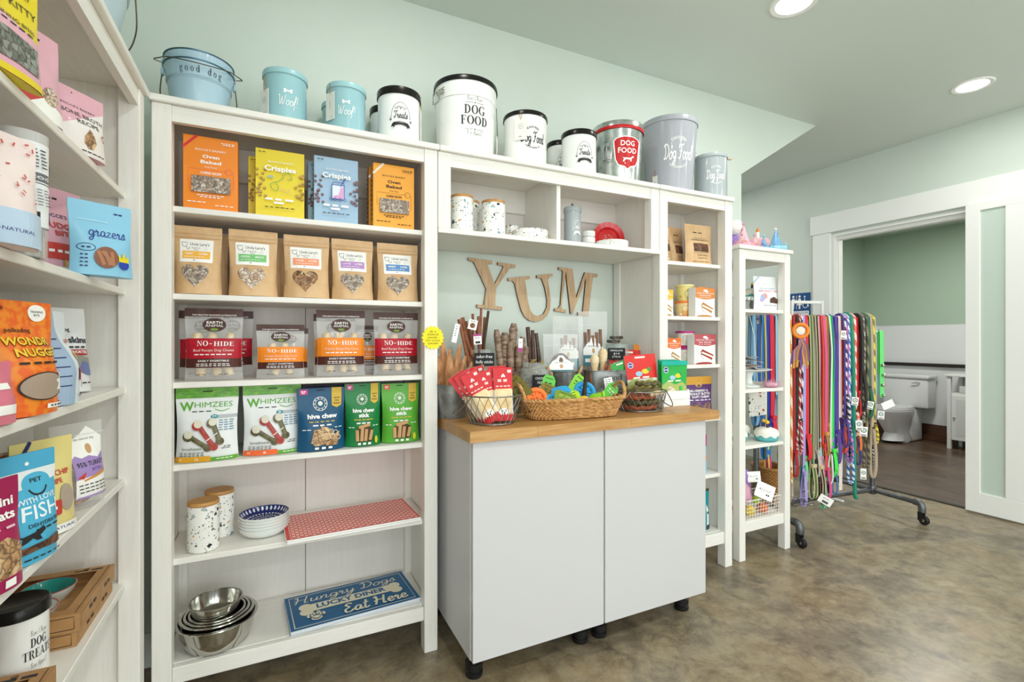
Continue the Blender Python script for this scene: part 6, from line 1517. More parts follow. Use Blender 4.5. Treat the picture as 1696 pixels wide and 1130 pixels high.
def cake(top, name_, crust):
    def f(a):
        a.poly([(0, 1), (0, .66)] + [(k / 12, .66 - .06 * math.sin(PI * k / 12)) for k in range(1, 12)] + [(1, .66), (1, 1)], top)
        a.ell(.5, .90, .10, W_, .04); a.ell(.58, .87, .07, W_, .03); a.text('CAKE MIX FOR DOGS', .5, .80, .05, .88, W_, .03); a.text(name_, .5, .725, .035, .6, W_, .015); a.greek(.5, .665, .6, .014, W_, 5)
        a.ell(.60, .34, .30, P('#f3f2ee', .3), .20); a.arc(.60, .34, .30, .008, P('#d0d0cc', .4), ry=.20)
        a.poly([(.28, .40), (.36, .50), (.90, .30), (.82, .18)], crust); a.poly([(.31, .37), (.35, .42), (.88, .26), (.84, .20)], P('#f3e6d8', .5)); a.poly([(.29, .33), (.31, .37), (.84, .205), (.80, .14)], crust)
        for y in (.50, .40, .27, .16, .09): a.arc(.12, y, .045, .008, P('#b8b8b6', .5), n=12); 
        a.ell(.45, .0, .42, crust, .07); a.ell(.88, .05, .10, W_, .05)
    return f
CW = P('#efeeea', .4)
def nb(u0, u1, vt, dy, zb, top, nm_, crust, label):
    x, w, h = fb(u0, u1, vt, NY + dy, zb); carton('mix_box', label, 'box', x, NY + dy, zb, w, h, .05, CW, cake(P(top, .4), nm_, P(crust, .6)), 0, 'cake mix boxes in the narrow bookcase')
    return x, w, h
x, w, h = nb(1152, 1184, 477, 0, NZ[1], '#d98a4a', 'PEANUT BUTTER', '#b98250', 'tan topped cake mix box, right of the yellow tubs')
MB().box(-.035 + 0, -.006, h, .03, .006, h + .006, P('#d98a4a', .4)).build('tuck_flap', bpy.data.objects['mix_box'])
carton('mix_box', 'yellow topped cake mix box cut off by the bookcase post', 'box', PX(1115, NY) - .0375, NY, NZ[1], .075, .135, .05, CW, cake(P('#e0b83a', .4), '', P('#b98a50', .6)), 0, 'cake mix boxes in the narrow bookcase')
nb(1150, 1185, 554, 0, NZ[2], '#b9545c', 'RED VELVET', '#9c3a34', 'dusky red topped cake mix box, right of the magenta lidded tubs')
carton('mix_box', 'orange topped cake mix box, left of the magenta lidded tubs', 'box', PX(1128, NY) - .0475, NY, NZ[2], .095, .138, .05, CW, cake(P('#e0702e', .4), 'PUMPKIN', P('#b08a58', .6)), 0, 'cake mix boxes in the narrow bookcase')
def tub(label, x, y, z, h, body, lid, fruit, art=True):
    r = thing('treat_tub', label, 'tub', (x, y, z + .0006), -math.atan2(x, y) + .25, 'treat tubs in the narrow bookcase'); hb = h - .012
    rb, rt = .038, .046
    MB().lathe([(0, 0), (rb, 0), (rt, hb), (0, hb)], body, 40).build('cup', r)
    MB().lathe([(0, hb + .0004), (rt + .003, hb + .0004), (rt + .004, hb + .004), (rt + .0035, h), (0, h)], lid, 40).build('lid', r)
    a = Art(rt * 2.2, hb)
    if fruit == 'round': a.arc(.62, .48, .20, .012, P('#8a7a3a', .5)); a.arc(.62, .48, .24, .01, P('#8a7a3a', .5), 20, 340); a.ell(.62, .5, .15, P('#f2e6a8', .5)); a.ell(.70, .46, .08, W_); a.ell(.16, .3, .06, P('#b8a860', .5))
    else:
        a.ell(.36, .3, .14, P(fruit, .5)); a.ell(.62, .34, .15, P(fruit, .5)); a.ell(.2, .2, .08, W_); a.ell(.65, .82, .05, P('#9a4a5a', .5)); a.greek(.5, .82, .3, .03, P('#b07a50', .5), 2); a.ell(.3, .72, .02, K_); a.ell(.3, .55, .02, K_)
        a.rect(.1, .0, .9, .14, lid)
    a.build('printed_front', r, side_surface(rb, rt, hb), (22, 3), base=.0006)
YTB, OTL, MTL = P('#ead98a', .4), P('#e87a34', .4), P('#b8307e', .4)
ux, uy = PX(1133, 2.0), 2.0
tub('tub with orange lid under the pale yellow tub', ux, uy, NZ[1], .088, P('#ecd29a', .4), OTL, '#e0a860')
tub('pale yellow tub stacked on the orange lidded one', ux + .004, uy, NZ[1] + .089, .088, YTB, P('#ecdf9a', .4), 'round')
tub('pale yellow tub half hidden at the back left of the shelf', ux - .085, uy + .085, NZ[1] + .0, .088, YTB, P('#e6cf5a', .4), 'round')
tub('lower of two white tubs with magenta lids', ux + .008, uy, NZ[2], .088, P('#ece8dc', .4), MTL, '#dcdcc8')
tub('upper of two white tubs with magenta lids', ux + .006, uy, NZ[2] + .089, .088, P('#ece8dc', .4), MTL, '#dcdcc8')
def blue(a):
    a.rect(0, .80, 1, 1, P('#d09a3a', .4)); a.ell(.5, .79, .12, P('#c9a060', .4), .06); a.ell(.5, .77, .06, P('#6d4a30', .5), .03); a.ell(.5, .90, .012, K_)
    a.text('BLUEBERRY &', .5, .64, .055, .66, W_, .02); a.text('PEANUT BUTTER', .5, .565, .055, .80, W_, .02); a.text('SOFT CHEWS', .5, .49, .055, .66, W_, .02); a.greek(.5, .42, .8, .018, W_, 5)
    a.poly([(.18, .04), (.20, .34), (.34, .38), (.5, .30), (.68, .38), (.82, .34), (.84, .04)], bits('soft_chews', ['#7a5a48', '#a8846a', '#5d4234', '#8a6a90'], 40))
x, w, h = fb(1142, 1186, 625, NY, NZ[3]); pouch('treat_pouch', 'purple pouch with gold top, right of the white wooden box', 'bag', x, NY, NZ[3], w, h, .06, P('#5d3a72', .4), blue, -.03, .03)
x1 = PX(1178, NY)
pouch('treat_pouch', 'blue pouch with magenta top, mostly hidden by the cabinet\'s right edge', 'bag', x1 - .07, NY, NZ[4], .13, .20, .05, P('#8fc3dc', .4), lambda a: (a.rect(0, .70, 1, 1, P('#b8307e', .4)), a.ell(.8, .4, .12, P('#c9986a', .5)), a.greek(.6, .55, .6, .03, W_, 3)), 0, .02)
x1 = PX(1183, NY)
pouch('treat_pouch', 'teal pouch at the bottom, mostly hidden by the cabinet\'s right edge', 'bag', x1 - .08, NY, NZ[5], .15, .21, .06, P('#1f8f96', .4), lambda a: (a.rect(0, .94, 1, 1, P('#4a4a3a', .4)), a.poly([(.74, .5), (.8, .62), (.86, .5), (.82, .2), (.9, 0), (.7, 0)], W_), a.ell(.8, .42, .05, K_), a.rect(.7, 0, 1, .12, P('#3a3030', .4))), 0, .02)

# ================================================================ SLIM SHELF TOWER
TZ = [1.724, 1.377, .932, .621, .205]
def fluff(m, cx, cy, cz, q, wd, mat, n=240, ln=.022):
    for k in range(n):
        a_ = R.random() * 2 * PI; b_ = R.random() * 2 * PI; qq = q + wd * math.cos(b_) * .5; z = cz + wd * (.5 + .5 * math.sin(b_)); p = Vector((cx + qq * math.cos(a_), cy + qq * math.sin(a_), z))
        d = Vector((math.cos(a_) * math.cos(b_) + R.uniform(-.5, .5), math.sin(a_) * math.cos(b_) + R.uniform(-.5, .5), math.sin(b_) * .8 + R.uniform(-.4, .5))).normalized() * ln * R.uniform(.6, 1.2)
        s = Vector((-d.y, d.x, d.z * .3)).normalized() * .0016
        if (p + d).z < 0.0008: d.z = .0008 - p.z
        m.add([p - s, p + s, p + d], [(0, 1, 2)], mat)
    m.tube([(cx + q * math.cos(2 * PI * k / 24), cy + q * math.sin(2 * PI * k / 24), cz + wd * .5) for k in range(24)], wd * .5, mat, 8, True)
def dots(base, cols, sc=70):
    return speckle('dotted_%s' % base.lstrip('#'), base, cols, sc)
PINKH, BLUH = dots('#e8b9c4', ['#b8284a', '#d94a6a', '#e8a83a', '#c03a5a'], 60), dots('#7fb0d6', ['#2a3f8a', '#3a7ab8', '#8a5ab0', '#2a4a9a'], 60)
FPK, FBL = P('#eab4c4', .8), P('#a5d5e6', .8)
def hat(label, x, y, q, h, mat, fmat, tipm, stripe=None, fl=.024):
    r = thing('party_hat', label, 'party hat', (x, y, TZ[0] + .0006), R.random() * 6, 'party hats on the shelf tower')
    MB().lathe([(q, .010), (q * .03, h), (0, h)], mat, 32).build('cone', r)
    m = MB(); fluff(m, 0, 0, .001, q + .004, fl, fmat, int(9000 * q), fl); m.build('fluffy_trim', r)
    m = MB(); fluff(m, 0, 0, h - .004, .003, .008, tipm, 40, .01); m.build('tip_tuft', r)
ty_ = 1.92
hat('big pink dotted party hat with pink feather trim, left on the tower', PX(1231, ty_), ty_, .042, .135, PINKH, FPK, FPK)
hat('big blue dotted party hat with pale blue feather trim, right on the tower', PX(1285, ty_), ty_, .044, .135, BLUH, FBL, W_, None, .03)
hat('small pink dotted party hat, second from the left on the tower', PX(1250, ty_ + .01), ty_ + .01, .026, .085, PINKH, FPK, FPK, None, .018)
hat('small blue dotted party hat between the small pink and big blue ones', PX(1265, ty_ + .02), ty_ + .02, .026, .090, BLUH, FBL, FBL, None, .018)
FELT = lambda h: noisemat('felt_' + h.lstrip('#'), [(0.3, h), (0.7, h)], 60, 3, (1, 1, 1), .9, .3, 90)
r = thing('plush_cake', 'pink and white plush cake with one candle behind the party hats', 'plush toy', (PX(1255, 2.07), 2.07, TZ[0] + .0006), 0)
MB().lathe([(0, 0), (.055, 0), (.065, .02), (.064, .085), (0, .085)], FELT('#f1e9e6'), 32).build('cake', r)
MB().lathe([(.0655, .06), (.068, .075), (.066, .095), (.055, .105), (0, .107)], FELT('#f0b9bd'), 32).build('icing', r)
c = MB().lathe([(0, .107), (.009, .107), (.009, .15), (0, .15)], W_, 16).build('candle', r); MB().lathe([(.009, .1502), (.011, .16), (.006, .172), (0, .175)], P('#e08a3a', .6), 16).build('flame', c)
r = thing('plush_toy', 'white plush ball with purple body at the back left of the tower top', 'plush toy', (PX(1217, 2.03), 2.03, TZ[0] + .0006), 0)
MB().ball((0, 0, .05), .05, FELT('#9a7cc8'), 18, 12).build('body', r); MB().ball((0, 0, .145), .048, FELT('#eceae4'), 18, 12).build('head', r); MB().ball((-.0, -.052, .03), .018, FELT('#d86a8a'), 12, 8).build('flower', r); MB().ball((.02, -.048, .052), .012, FELT('#3a9a5a'), 12, 8).build('leaf', r)
# plush cake toys
TEAL, CRM, PUR, YEP = FELT('#5fb0b4'), FELT('#f0eee2'), FELT('#4a3a6a'), FELT('#eebf3a')
def plush(label, x, y, z, s=1.0, rz=0., candles=((0, 0, .0),)):
    r = thing('plush_cake', label, 'plush toy', (x, y, z + .0006), rz, 'teal plush cakes in the shelf tower')
    m = MB(); m.lathe([(0, 0), (.05 * s, 0), (.062 * s, .012 * s), (.064 * s, .03 * s), (.060 * s, .042 * s), (0, .042 * s)], TEAL, 32); m.build('cake', r)
    m = MB(); vs = []; fs = []; n = 48
    for k in range(n):
        a_ = 2 * PI * k / n; dz = .012 * s * (.5 + .5 * math.sin(8 * a_))
        for rr_, z_ in ((.0655 * s, .036 * s - dz), (.066 * s, .050 * s), (.055 * s, .068 * s), (.03 * s, .078 * s), (0.001, .080 * s)): vs.append((rr_ * math.cos(a_), rr_ * math.sin(a_), z_))
    for k in range(n):
        for q in range(4): fs.append((k * 5 + q, ((k + 1) % n) * 5 + q, ((k + 1) % n) * 5 + q + 1, k * 5 + q + 1))
    m.add(vs, fs, CRM, True); m.build('icing', r)
    for cx, cy, t in candles:
        A = Matrix.Translation((cx * s, cy * s, .076 * s)) @ Matrix.Rotation(t, 4, 'Y')
        c = MB().lathe([(0, 0), (.008 * s, 0), (.008 * s, .026 * s), (0, .026 * s)], PUR, 14, A).build('candle', r); MB().ball((0, 0, .034 * s), .011 * s, YEP, 14, 8, M=A).build('flame', c)
    return r
def cake_stand(label, x, y, z, q, h, sc=False):
    r = thing('cake_stand', label, 'cake stand', (x, y, z + .0006), 0, 'white cake stands in the shelf tower')
    MB().lathe([(0, 0), (q * .5, 0), (q * .48, .008), (q * .2, .02), (q * .16, h * .5), (q * .24, h - .02), (0, h - .02)], CER, 40).build('foot', r)
    MB().lathe([(0, h - .0195), (q * .7, h - .016), (q, h - .004), (q * 1.01, h), (q * .97, h), (q * .7, h - .008), (0, h - .010)], CER, 48).build('plate', r)
    if sc:
        m = MB()
        for k in range(24): a_ = 2 * PI * k / 24; m.ball((q * math.cos(a_), q * math.sin(a_), h - .012), .0135 * q / .1, CER, 10, 6)
        m.build('scalloped_edge', r)
    return r
sx, sy_ = PX(1237, 2.03), 2.03
cake_stand('white cake stand with scalloped edge, upper shelf of the tower', sx, sy_, TZ[1], .085, .082, True)
plush('teal and white plush cake with candle on the scalloped cake stand', sx + .028, sy_ - .012, TZ[1] + .073, .82, 0, ((.0, 0, .15),))
r = plush('teal plush cake piece at the left of the scalloped cake stand', sx - .052, sy_ + .045, TZ[1] + .073, .5, 0, ((0, 0, 0),))
def bday(a):
    a.line([(0, .80), (.22, 1)], .04, P('#a9c8e2', .5)); a.text("BOCCE'S BAKERY", .5, .64, .03, .6, P('#9ab4d0', .5)); a.text('BIRTHDAY CAKE', .52, .56, .055, .78, P('#e0a0ac', .5), .02)
    a.ell(.25, .38, .09, P('#8fc0e0', .5)); a.ell(.33, .42, .08, P('#e89a9a', .5)); a.ell(.2, .30, .06, P('#b8a0d8', .5)); a.poly([(.48, .22), (.5, .34), (.66, .4), (.84, .32), (.82, .2)], JERKY); a.greek(.5, .14, .5, .012, K_, 5); a.greek(.9, .44, .08, .02, P('#9ab4d0', .5), 1)
    for k in range(30): a.ell(R.random(), .70 + .25 * R.random(), .008, P(('#e0c0d0', '#c0d8e8')[k % 2], .5), n=6)
x, w, h = fb(1257, 1295, 458, 1.90, TZ[1]); pouch('treat_pouch', 'white pastel printed pouch standing on the tower\'s upper shelf', 'bag', x, 1.90, TZ[1], w, h, .05, WBAG, bday, -.1, .02)
x, w, h = fb(1245, 1262, 490, 1.99, TZ[1]); pouch('treat_pouch', 'small grey pouch in the shade behind the pastel printed one', 'bag', x + .04, 2.04, TZ[1], .06, .075, .03, P('#8f9294', .4), None, 0, .02)
# middle cake stand with clear packets
sx, sy_ = 2.505, 1.985
cake_stand('wide white cake stand piled with flat packets, middle of the tower', sx, sy_, TZ[2], .125, .105)
for k in range(9):
    r = thing('flat_packet', 'flat clear packet of treats lying on the wide cake stand', 'packet', (sx + R.uniform(-.05, .04), sy_ + R.uniform(-.04, .03), TZ[2] + .112 + .0075 * k), R.uniform(-.6, .6), 'flat packets on the wide cake stand', R.uniform(0, .2), R.uniform(-.25, .25))
    MB().box(-.055, -.035, 0, .055, .035, .003, P(('#8a7a70', '#b8aca4', '#6d625c', '#c9c0b8')[k % 4], .2), .001).build('packet', r)
    MB().box(-.045, -.018, .0031, .02, .018, .0036, P(('#e6e2dc', '#d9b8b0', '#e9e4d0')[k % 3], .4)).build('packet_label', r)
m = MB(); fluff(m, 0, 0, .002, .025, .028, P('#dca8bc', .8), 220, .03); tag(m.build('feather_toy', None, (2.585, 1.90, TZ[2] + .001)), 'pink feathery toy lying under the wide cake stand', 'toy')
# plush cakes on the lower shelf
plush('front teal plush cake with white drip icing on the lower shelf', 2.568, 1.915, TZ[3], 1.0, .4, ((-.012, -.01, -.1), (.02, .02, .15)))
plush('teal plush cake behind and left of the front one, lower shelf', 2.53, 2.075, TZ[3], 1.0, .9, ((0, 0, -.3), (.02, 0, .2)))
plush('teal plush cake at the back left corner of the lower shelf', PX(1222, 2.0), 2.0, TZ[3], .8, .2, ((0, 0, .3),))
# square wire basket of toys at the bottom
wx, wy_ = (EX0 + EX1) / 2 + .012, 1.945; bw_, bd_, bh_ = .140, .075, .105
r = thing('toy_basket', 'white wire basket of balls and plush toys at the tower foot', 'basket', (wx, wy_, TZ[4] + .0006), 0); WWR = P('#e6e4de', .4)
m = MB()
for k in range(13):
    x_ = -bw_ + 2 * bw_ * k / 12; m.tube([(x_ * .92, -bd_ * .9, .002), (x_, -bd_, bh_)], .0013, WWR, 5); m.tube([(x_ * .92, bd_ * .9, .002), (x_, bd_, bh_)], .0013, WWR, 5); m.tube([(x_ * .92, -bd_ * .9, .002), (x_ * .92, bd_ * .9, .002)], .0013, WWR, 5)
for k in range(1, 6):
    y_ = -bd_ + 2 * bd_ * k / 6
    for s in (-1, 1): m.tube([(s * bw_ * .92, y_ * .9, .002), (s * bw_, y_, bh_)], .0013, WWR, 5)
for z in (.002, .022, .042, .062, .084):
    g = .92 + .08 * z / bh_; m.tube([(-bw_ * g, -bd_ * g, z), (bw_ * g, -bd_ * g, z), (bw_ * g, bd_ * g, z), (-bw_ * g, bd_ * g, z)], .0013, WWR, 5, True)
m.build('wire_mesh', r); MB().tube([(-bw_, -bd_, bh_), (bw_, -bd_, bh_), (bw_, bd_, bh_), (-bw_, bd_, bh_)], .0028, WWR, 6, True).build('rim_wire', r)
def ball(label, x, y, z, q, mat, seam): 
    m = MB(); m.ball((0, 0, 0), q, mat, 20, 12); m.tube([(q * 1.0 * math.cos(2 * PI * k / 28), q * 1.0 * math.sin(2 * PI * k / 28), q * .25 * math.sin(4 * PI * k / 28)) for k in range(28)], .0012, seam, 5, True); tag(m.build('toy_ball', None, (x, y, z), (R.random(), R.random(), 0)), label, 'dog toy', 'toys in the white wire basket')
bz = TZ[4] + .004
ball('yellow ball at the front left of the white wire basket', wx - .065, wy_ - .032, bz + .031, .030, FELT('#e2c02a'), P('#b8981a', .6))
ball('orange ball toward the front right of the white wire basket', wx + .045, wy_ - .03, bz + .031, .030, FELT('#e0703a'), P('#b84a1a', .6))
ball('lime green ball resting high in the white wire basket', wx + .012, wy_ - .012, bz + .072, .024, FELT('#b6d24a'), P('#8aa82a', .6))
ball('red ball at the left end of the white wire basket', wx - .105, wy_ + .02, bz + .036, .032, FELT('#c02a2a'), P('#8a1a1a', .6))
ball('white and red plush ball at the right end of the white wire basket', wx + .095, wy_ + .02, bz + .090, .036, FELT('#e6e4dc'), FELT('#c02a2a'))
m = MB(); m.lathe([(0, 0), (.05, 0), (.06, .02), (.05, .08), (.02, .11), (0, .112)], FELT('#cf9cb0'), 24); tag(m.build('plush_toy', None, (wx - .085, wy_ + .01, bz + .075)), 'dusty pink plush toy in the left of the white wire basket', 'plush toy', 'toys in the white wire basket')
m = MB(); m.lathe([(0, 0), (.045, 0), (.05, .03), (.045, .16), (.02, .19), (0, .19)], FELT('#9678b8'), 24, None, 1, .5); tag(m.build('plush_toy', None, (wx - .02, wy_ + .038, bz + .05)), 'tall lilac plush toy at the back of the white wire basket', 'plush toy', 'toys in the white wire basket')
def swingcard(label, u, v, Y, w, h, ry, rz=-.35):
    r = thing('toy_card', label, 'card', (PX(u, Y), Y, PZ(u, v, Y)), rz, 'cards in the white wire basket', -.15, ry)
    MB().box(-w / 2, 0, -h / 2, w / 2, .001, h / 2, W_).build('card', r); a = Art(w, h); a.greek(.7, .3, .2, .1, K_, 2); a.greek(.55, .6, .6, .02, K_, 4); a.greek(.5, .5, .5, .02, K_, 4); a.ell(.2, .55, .03, K_); a.build('card_print', r, lambda X, Y_, o: Vector(((X - .5) * w, -o + .0004, (Y_ - .5) * h)))
swingcard('white square card tilted on the front of the white wire basket', 1267, 814, wy_ - bd_ - .012, .115, .085, .42)
swingcard('white header card standing above the lilac plush toy', 1249, 790, wy_ + .003, .08, .06, -.02)

# ================================================================ PIPE RACK OF LEASHES
PIPE = noisemat('iron_pipe', [(0.3, '#5a5c5e'), (0.7, '#757779')], 30, 4, (1, 1, 1), .38, .1, 60, .8)
ex, ey = 1.06 / 1.0668, -.12 / 1.0668; nx_, ny_ = .1125, .9937
RA = Vector((2.784, 2.148, 0)); RZ = 1.352
def RP(t, n, z): return Vector((RA.x + ex * t + nx_ * n, RA.y + ey * t + ny_ * n, z))
def tu(u, n=0.):                                     # place along the rail that shows at column u
    q = ratio(u); return (q * (RA.y + ny_ * n) - (RA.x + nx_ * n)) / (ex - q * ey)
TL = 1.067
rack = thing('pipe_rack', 'grey iron pipe garment rack on casters, hung with leashes', 'rack', (RA.x, RA.y, 0), math.atan2(ey, ex))
def rl(t, n, z): return (t, n, z)
m = MB(); m.tube([rl(0, 0, RZ), rl(TL, 0, RZ)], .0135, PIPE, 16); m.build('top_rail', rack)
for t in (0, TL):
    m = MB(); m.tube([rl(t, 0, .135), rl(t, 0, RZ)], .0165, PIPE, 16)
    m.build('upright_pipe', rack)
    m = MB(); m.lathe([(.022, .108), (.024, .112), (.024, .16), (.022, .165), (.017, .166)], PIPE, 20, Matrix.Translation((t, 0, 0))); m.ball((t, 0, .135), .025, PIPE); m.build('pipe_tee', rack)
    m = MB(); m.ball((t, 0, RZ), .022, PIPE); m.lathe([(.019, RZ - .05), (.023, RZ - .046), (.023, RZ - .02), (.019, RZ - .016)], PIPE, 18, Matrix.Translation((t, 0, 0))); m.build('pipe_elbow', rack)
    m = MB(); m.tube([rl(t, -.29, .135), rl(t, .29, .135)], .0165, PIPE, 16); m.build('foot_pipe', rack)
    for s in (-1, 1):
        m = MB(); m.tube(smooth_line([rl(t, s * .27, .135), rl(t, s * .295, .135), rl(t, s * .312, .126), rl(t, s * .318, .105), rl(t, s * .318, .082)], 4), .0215, PIPE, 16); m.build('pipe_elbow', rack)
        cz = .031
        A = Matrix.Translation((t, s * .318 + .012 * s, cz)) @ Matrix.Rotation(PI / 2, 4, 'Y') @ Matrix.Rotation(.0, 4, 'Z')
        w_ = MB().lathe([(0, -.012), (.024, -.012), (.030, -.007), (.031, 0), (.030, .007), (.024, .012), (0, .012)], BLACK, 28, A).build('caster_wheel', rack)
        MB().lathe([(0, -.0135), (.010, -.0135), (.010, -.0123), (.0, -.0123)], STEEL, 20, A).lathe([(0, .0123), (.010, .0123), (.010, .0135), (0, .0135)], STEEL, 20, A).build('hub', w_)
        m = MB()
        for q in (-.0155, .0155): m.box(t + q - .0015, s * .318 - .010, cz - .004, t + q + .0015, s * .318 + .018, .082, BLACK, .001)
        m.box(t - .017, s * .318 - .014, .074, t + .017, s * .318 + .014, .084, BLACK, .002); m.build('caster_fork', rack)
m = MB(); m.tube([rl(.02, 0, .135), rl(TL - .02, 0, .135)], .0165, PIPE, 16); m.build('base_rail', rack)
m = MB()
for k in range(11): m.tube([rl(.03, -.14 + .028 * k, .165), rl(.33, -.14 + .028 * k, .165)], .002, PIPE, 6)
for k in range(3): m.tube([rl(.04 + .14 * k, -.14, .1605), rl(.04 + .14 * k, .14, .1605)], .003, PIPE, 6)
m.build('wire_shelf', rack)
m = MB(); m.tube([rl(TL + .012, 0, RZ - .09), rl(TL + .05, -.004, RZ - .09), rl(TL + .062, -.004, RZ - .085), rl(TL + .066, -.004, RZ - .07)], .0035, STEEL, 8); m.tube([rl(TL + .055, -.03, RZ - .088), rl(TL + .055, .022, RZ - .088)], .003, STEEL, 8); m.build('side_hook', rack)

def zb_at(t, n, v):
    p = RP(t, n, 0); return CAMZ - (v - CY) / FPX * depth(p.x, p.y)
GL = 'leashes hanging on the pipe rack'
E3 = Vector((ex, ey, 0)); N3 = Vector((nx_, ny_, 0))
USED = set()
def leash(desc, u, w, cols, vb, kind='web', back=None, loop=.17, lay=0, sway=0.0, tagc=None, name=None):
    n0 = -.020 - .0055 * lay - (.004 if kind == 'rope' else 0); t = tu(u, n0 - .02); zb = max(.05, zb_at(t, n0, vb)); rr_ = .0145 + .0025 * lay + (w if kind == 'rope' else .002)
    zk = back if back is not None else zb + .25; pts = []; ph = R.uniform(0, 6)
    L_ = lambda q, amp: amp * math.sin(ph + q)
    S = (t + sway * .6, n0 - .002, zb + loop)
    if loop > 0:
        sp = w * .55 if kind == 'rope' else w * .15
        pts += [(S[0] + sp * .2, n0 - .010, S[2]), (t + sway + sp, n0 - .020, zb + loop * .6), (t + sway + sp * 1.2, n0 - .022, zb + loop * .25), (t + sway + sp * .6, n0 - .016, zb + loop * .05), (t + sway, n0 - .006, zb), (t + sway - sp * .8, n0 + .004, zb + loop * .08), (t + sway - sp, n0 + .008, zb + loop * .3), (t + sway * .8 - sp * .5, n0 + .006, zb + loop * .7)]
    else: pts += [(t + sway, n0, zb)]
    pts += [(t + sway * .55, n0, zb + loop + .03)]
    k = 5; z0 = zb + loop + .03
    for q in range(1, k): f = q / k; pts.append((t + sway * .55 * (1 - f) + .003 * math.sin(ph + 3 * f), n0 + .002 * math.sin(ph + 5 * f), z0 + (RZ - .03 - z0) * f))
    for q in range(9): a_ = PI * q / 8; pts.append((t, -rr_ * math.cos(a_) if True else 0, RZ + rr_ * math.sin(a_)))
    for q in range(1, 5): f = q / 4; pts.append((t + .004 * math.sin(ph + 2 * f), rr_ + .004 * f, RZ - (RZ - zk) * f))
    P3 = [RP(*p) for p in smooth_line(pts, 4)]; o = RP(t, 0, RZ); P3 = [p - o for p in P3]
    lb = desc
    r = thing(name or ('rope_leash' if kind == 'rope' else 'leash'), lb, 'leash', tuple(o), 0, GL); mats = [FELT2(c) for c in cols]
    if kind == 'rope':
        if len(mats) == 1: m = MB().tube(P3, w, mats[0], 8)
        else: P4 = []; [P4.extend([a + (b - a) * (s / 3) for s in range(3)]) for a, b in zip(P3, P3[1:])]; P4.append(P3[-1]); m = MB().tube(P4, w, mats[0], 8, mats=mats, pitch=8 if len(mats) < 3 else 8)
    else: m = MB().ribbon(P3, E3, w, .0018, mats)
    m.build('strap' if kind != 'rope' else 'rope', r)
    if loop > 0:
        s_ = MB(); c_ = RP(S[0], n0 - .006, S[2]) - o; s_.box(c_.x - w * .62, c_.y - .014, c_.z - .012, c_.x + w * .62, c_.y + .006, c_.z + .012, mats[0] if kind == 'web' else P('#4a3a2c', .6), .002); s_.build('stitched_keeper', r)
    if tagc:
        c_ = RP(t + tagc[0], n0 - .045, zb_at(t, n0 - .04, tagc[1])) - o; ww, hh = tagc[2], tagc[3]; A = Matrix.Translation(c_) @ Matrix.Rotation(-.75 if len(tagc) < 6 else tagc[5], 4, 'Z') @ Matrix.Rotation(tagc[4], 4, 'Y')
        m = MB(); m.box(-ww / 2, 0, -hh / 2, ww / 2, .001, hh / 2, W_, 0, A); tg = m.build('price_tag', r)
        a = Art(ww, hh)
        if hh > ww * 1.1: a.ell(.5, .62, .36, P('#1f5f44', .5)); a.ell(.5, .62, .24, W_); a.ell(.5, .62, .1, P('#1f5f44', .5)); a.rect(.15, .06, .85, .2, P('#8a8a80', .5))
        else: a.greek(.5, .7, .5, .05, K_, 2); a.rect(.3, .15, .75, .42, P('#555555', .5))
        a.build('tag_print', tg, lambda X, Y, o_: A @ Vector(((X - .5) * ww, -o_ + .0004, (Y - .5) * hh)))
    return r
def FELT2(h): return noisemat('webbing_' + h.lstrip('#'), [(0.3, h), (0.7, h)], 200, 2, (1, 1, 1), .65, .15, 260)
# seen through the shelf tower
leash('blue patterned strap seen first through the shelf tower', 1254, .030, ['#4f86b4', '#7fb4d4', '#4f86b4'], 705, lay=0)
leash('navy strap seen through the tower beside the patterned one', 1262, .026, ['#1f4f8f'], 730)
leash('wide blue strap seen through the tower, third from its left', 1271, .040, ['#2a6cb4'], 760, lay=1)
leash('royal blue strap seen through the tower, left of the red one', 1278, .026, ['#2434a0'], 740)
leash('wide bright red strap seen through the tower', 1284, .034, ['#d4233e'], 735, lay=1)
leash('pale blue strap seen through the tower, right of the wide red one', 1291, .016, ['#8fc0e0'], 700)
leash('black strap with red dashes against the tower\'s right leg', 1296, .020, ['#3a1f22', '#c04a4a', '#3a1f22'], 770)
leash('magenta strap hanging low behind the plush cakes', 1275, .020, ['#d02a7a'], 790, lay=-1)
leash('lime loop leash hanging low behind the wire basket\'s card', 1273, .012, ['#b6d84a', '#e08a4a', '#b6d84a'], 798, lay=2, loop=.22)
# right of the tower
leash('beaded orange and cream leash against the tower\'s right side', 1315, .008, ['#e08a3a', '#f3e6c0'], 800, 'rope', lay=2, loop=0)
leash('dark red strap behind the beaded leash', 1320, .022, ['#a81f2c'], 790)
leash('thin black strap beside the dark red one', 1326, .014, ['#2c2a28', '#7a5a3a', '#2c2a28'], 775)
leash('red and white dotted rope leash near the tower', 1331, .007, ['#c8303a', '#f0e0dc', '#c8303a'], 752, 'rope', lay=2, loop=.22, sway=-.02)
leash('black and white checked rope leash near the tower', 1333, .008, ['#1e1e20', '#e8e8e4'], 740, 'rope', lay=1, loop=0)
leash('light green strap behind the checked rope', 1336, .022, ['#6fc872'], 800)
leash('lavender loop leash hanging lowest beside the tower', 1338, .024, ['#a898d8'], 838, lay=3, loop=.22, sway=-.02)
leash('teal loop leash hanging low beside the lavender one', 1333, .018, ['#3a8a8a'], 815, lay=0)
leash('wide red leash with stitched loop', 1341, .034, ['#d8242f'], 762, lay=2, loop=.16)
leash('olive green leash with tan edges, widest of the olive ones', 1350, .036, ['#c9b890', '#4a6a3a', '#c9b890'], 826, lay=2, loop=.22)
leash('beige grey strap right of the olive leash', 1357, .024, ['#b8b4a8'], 790, lay=1)
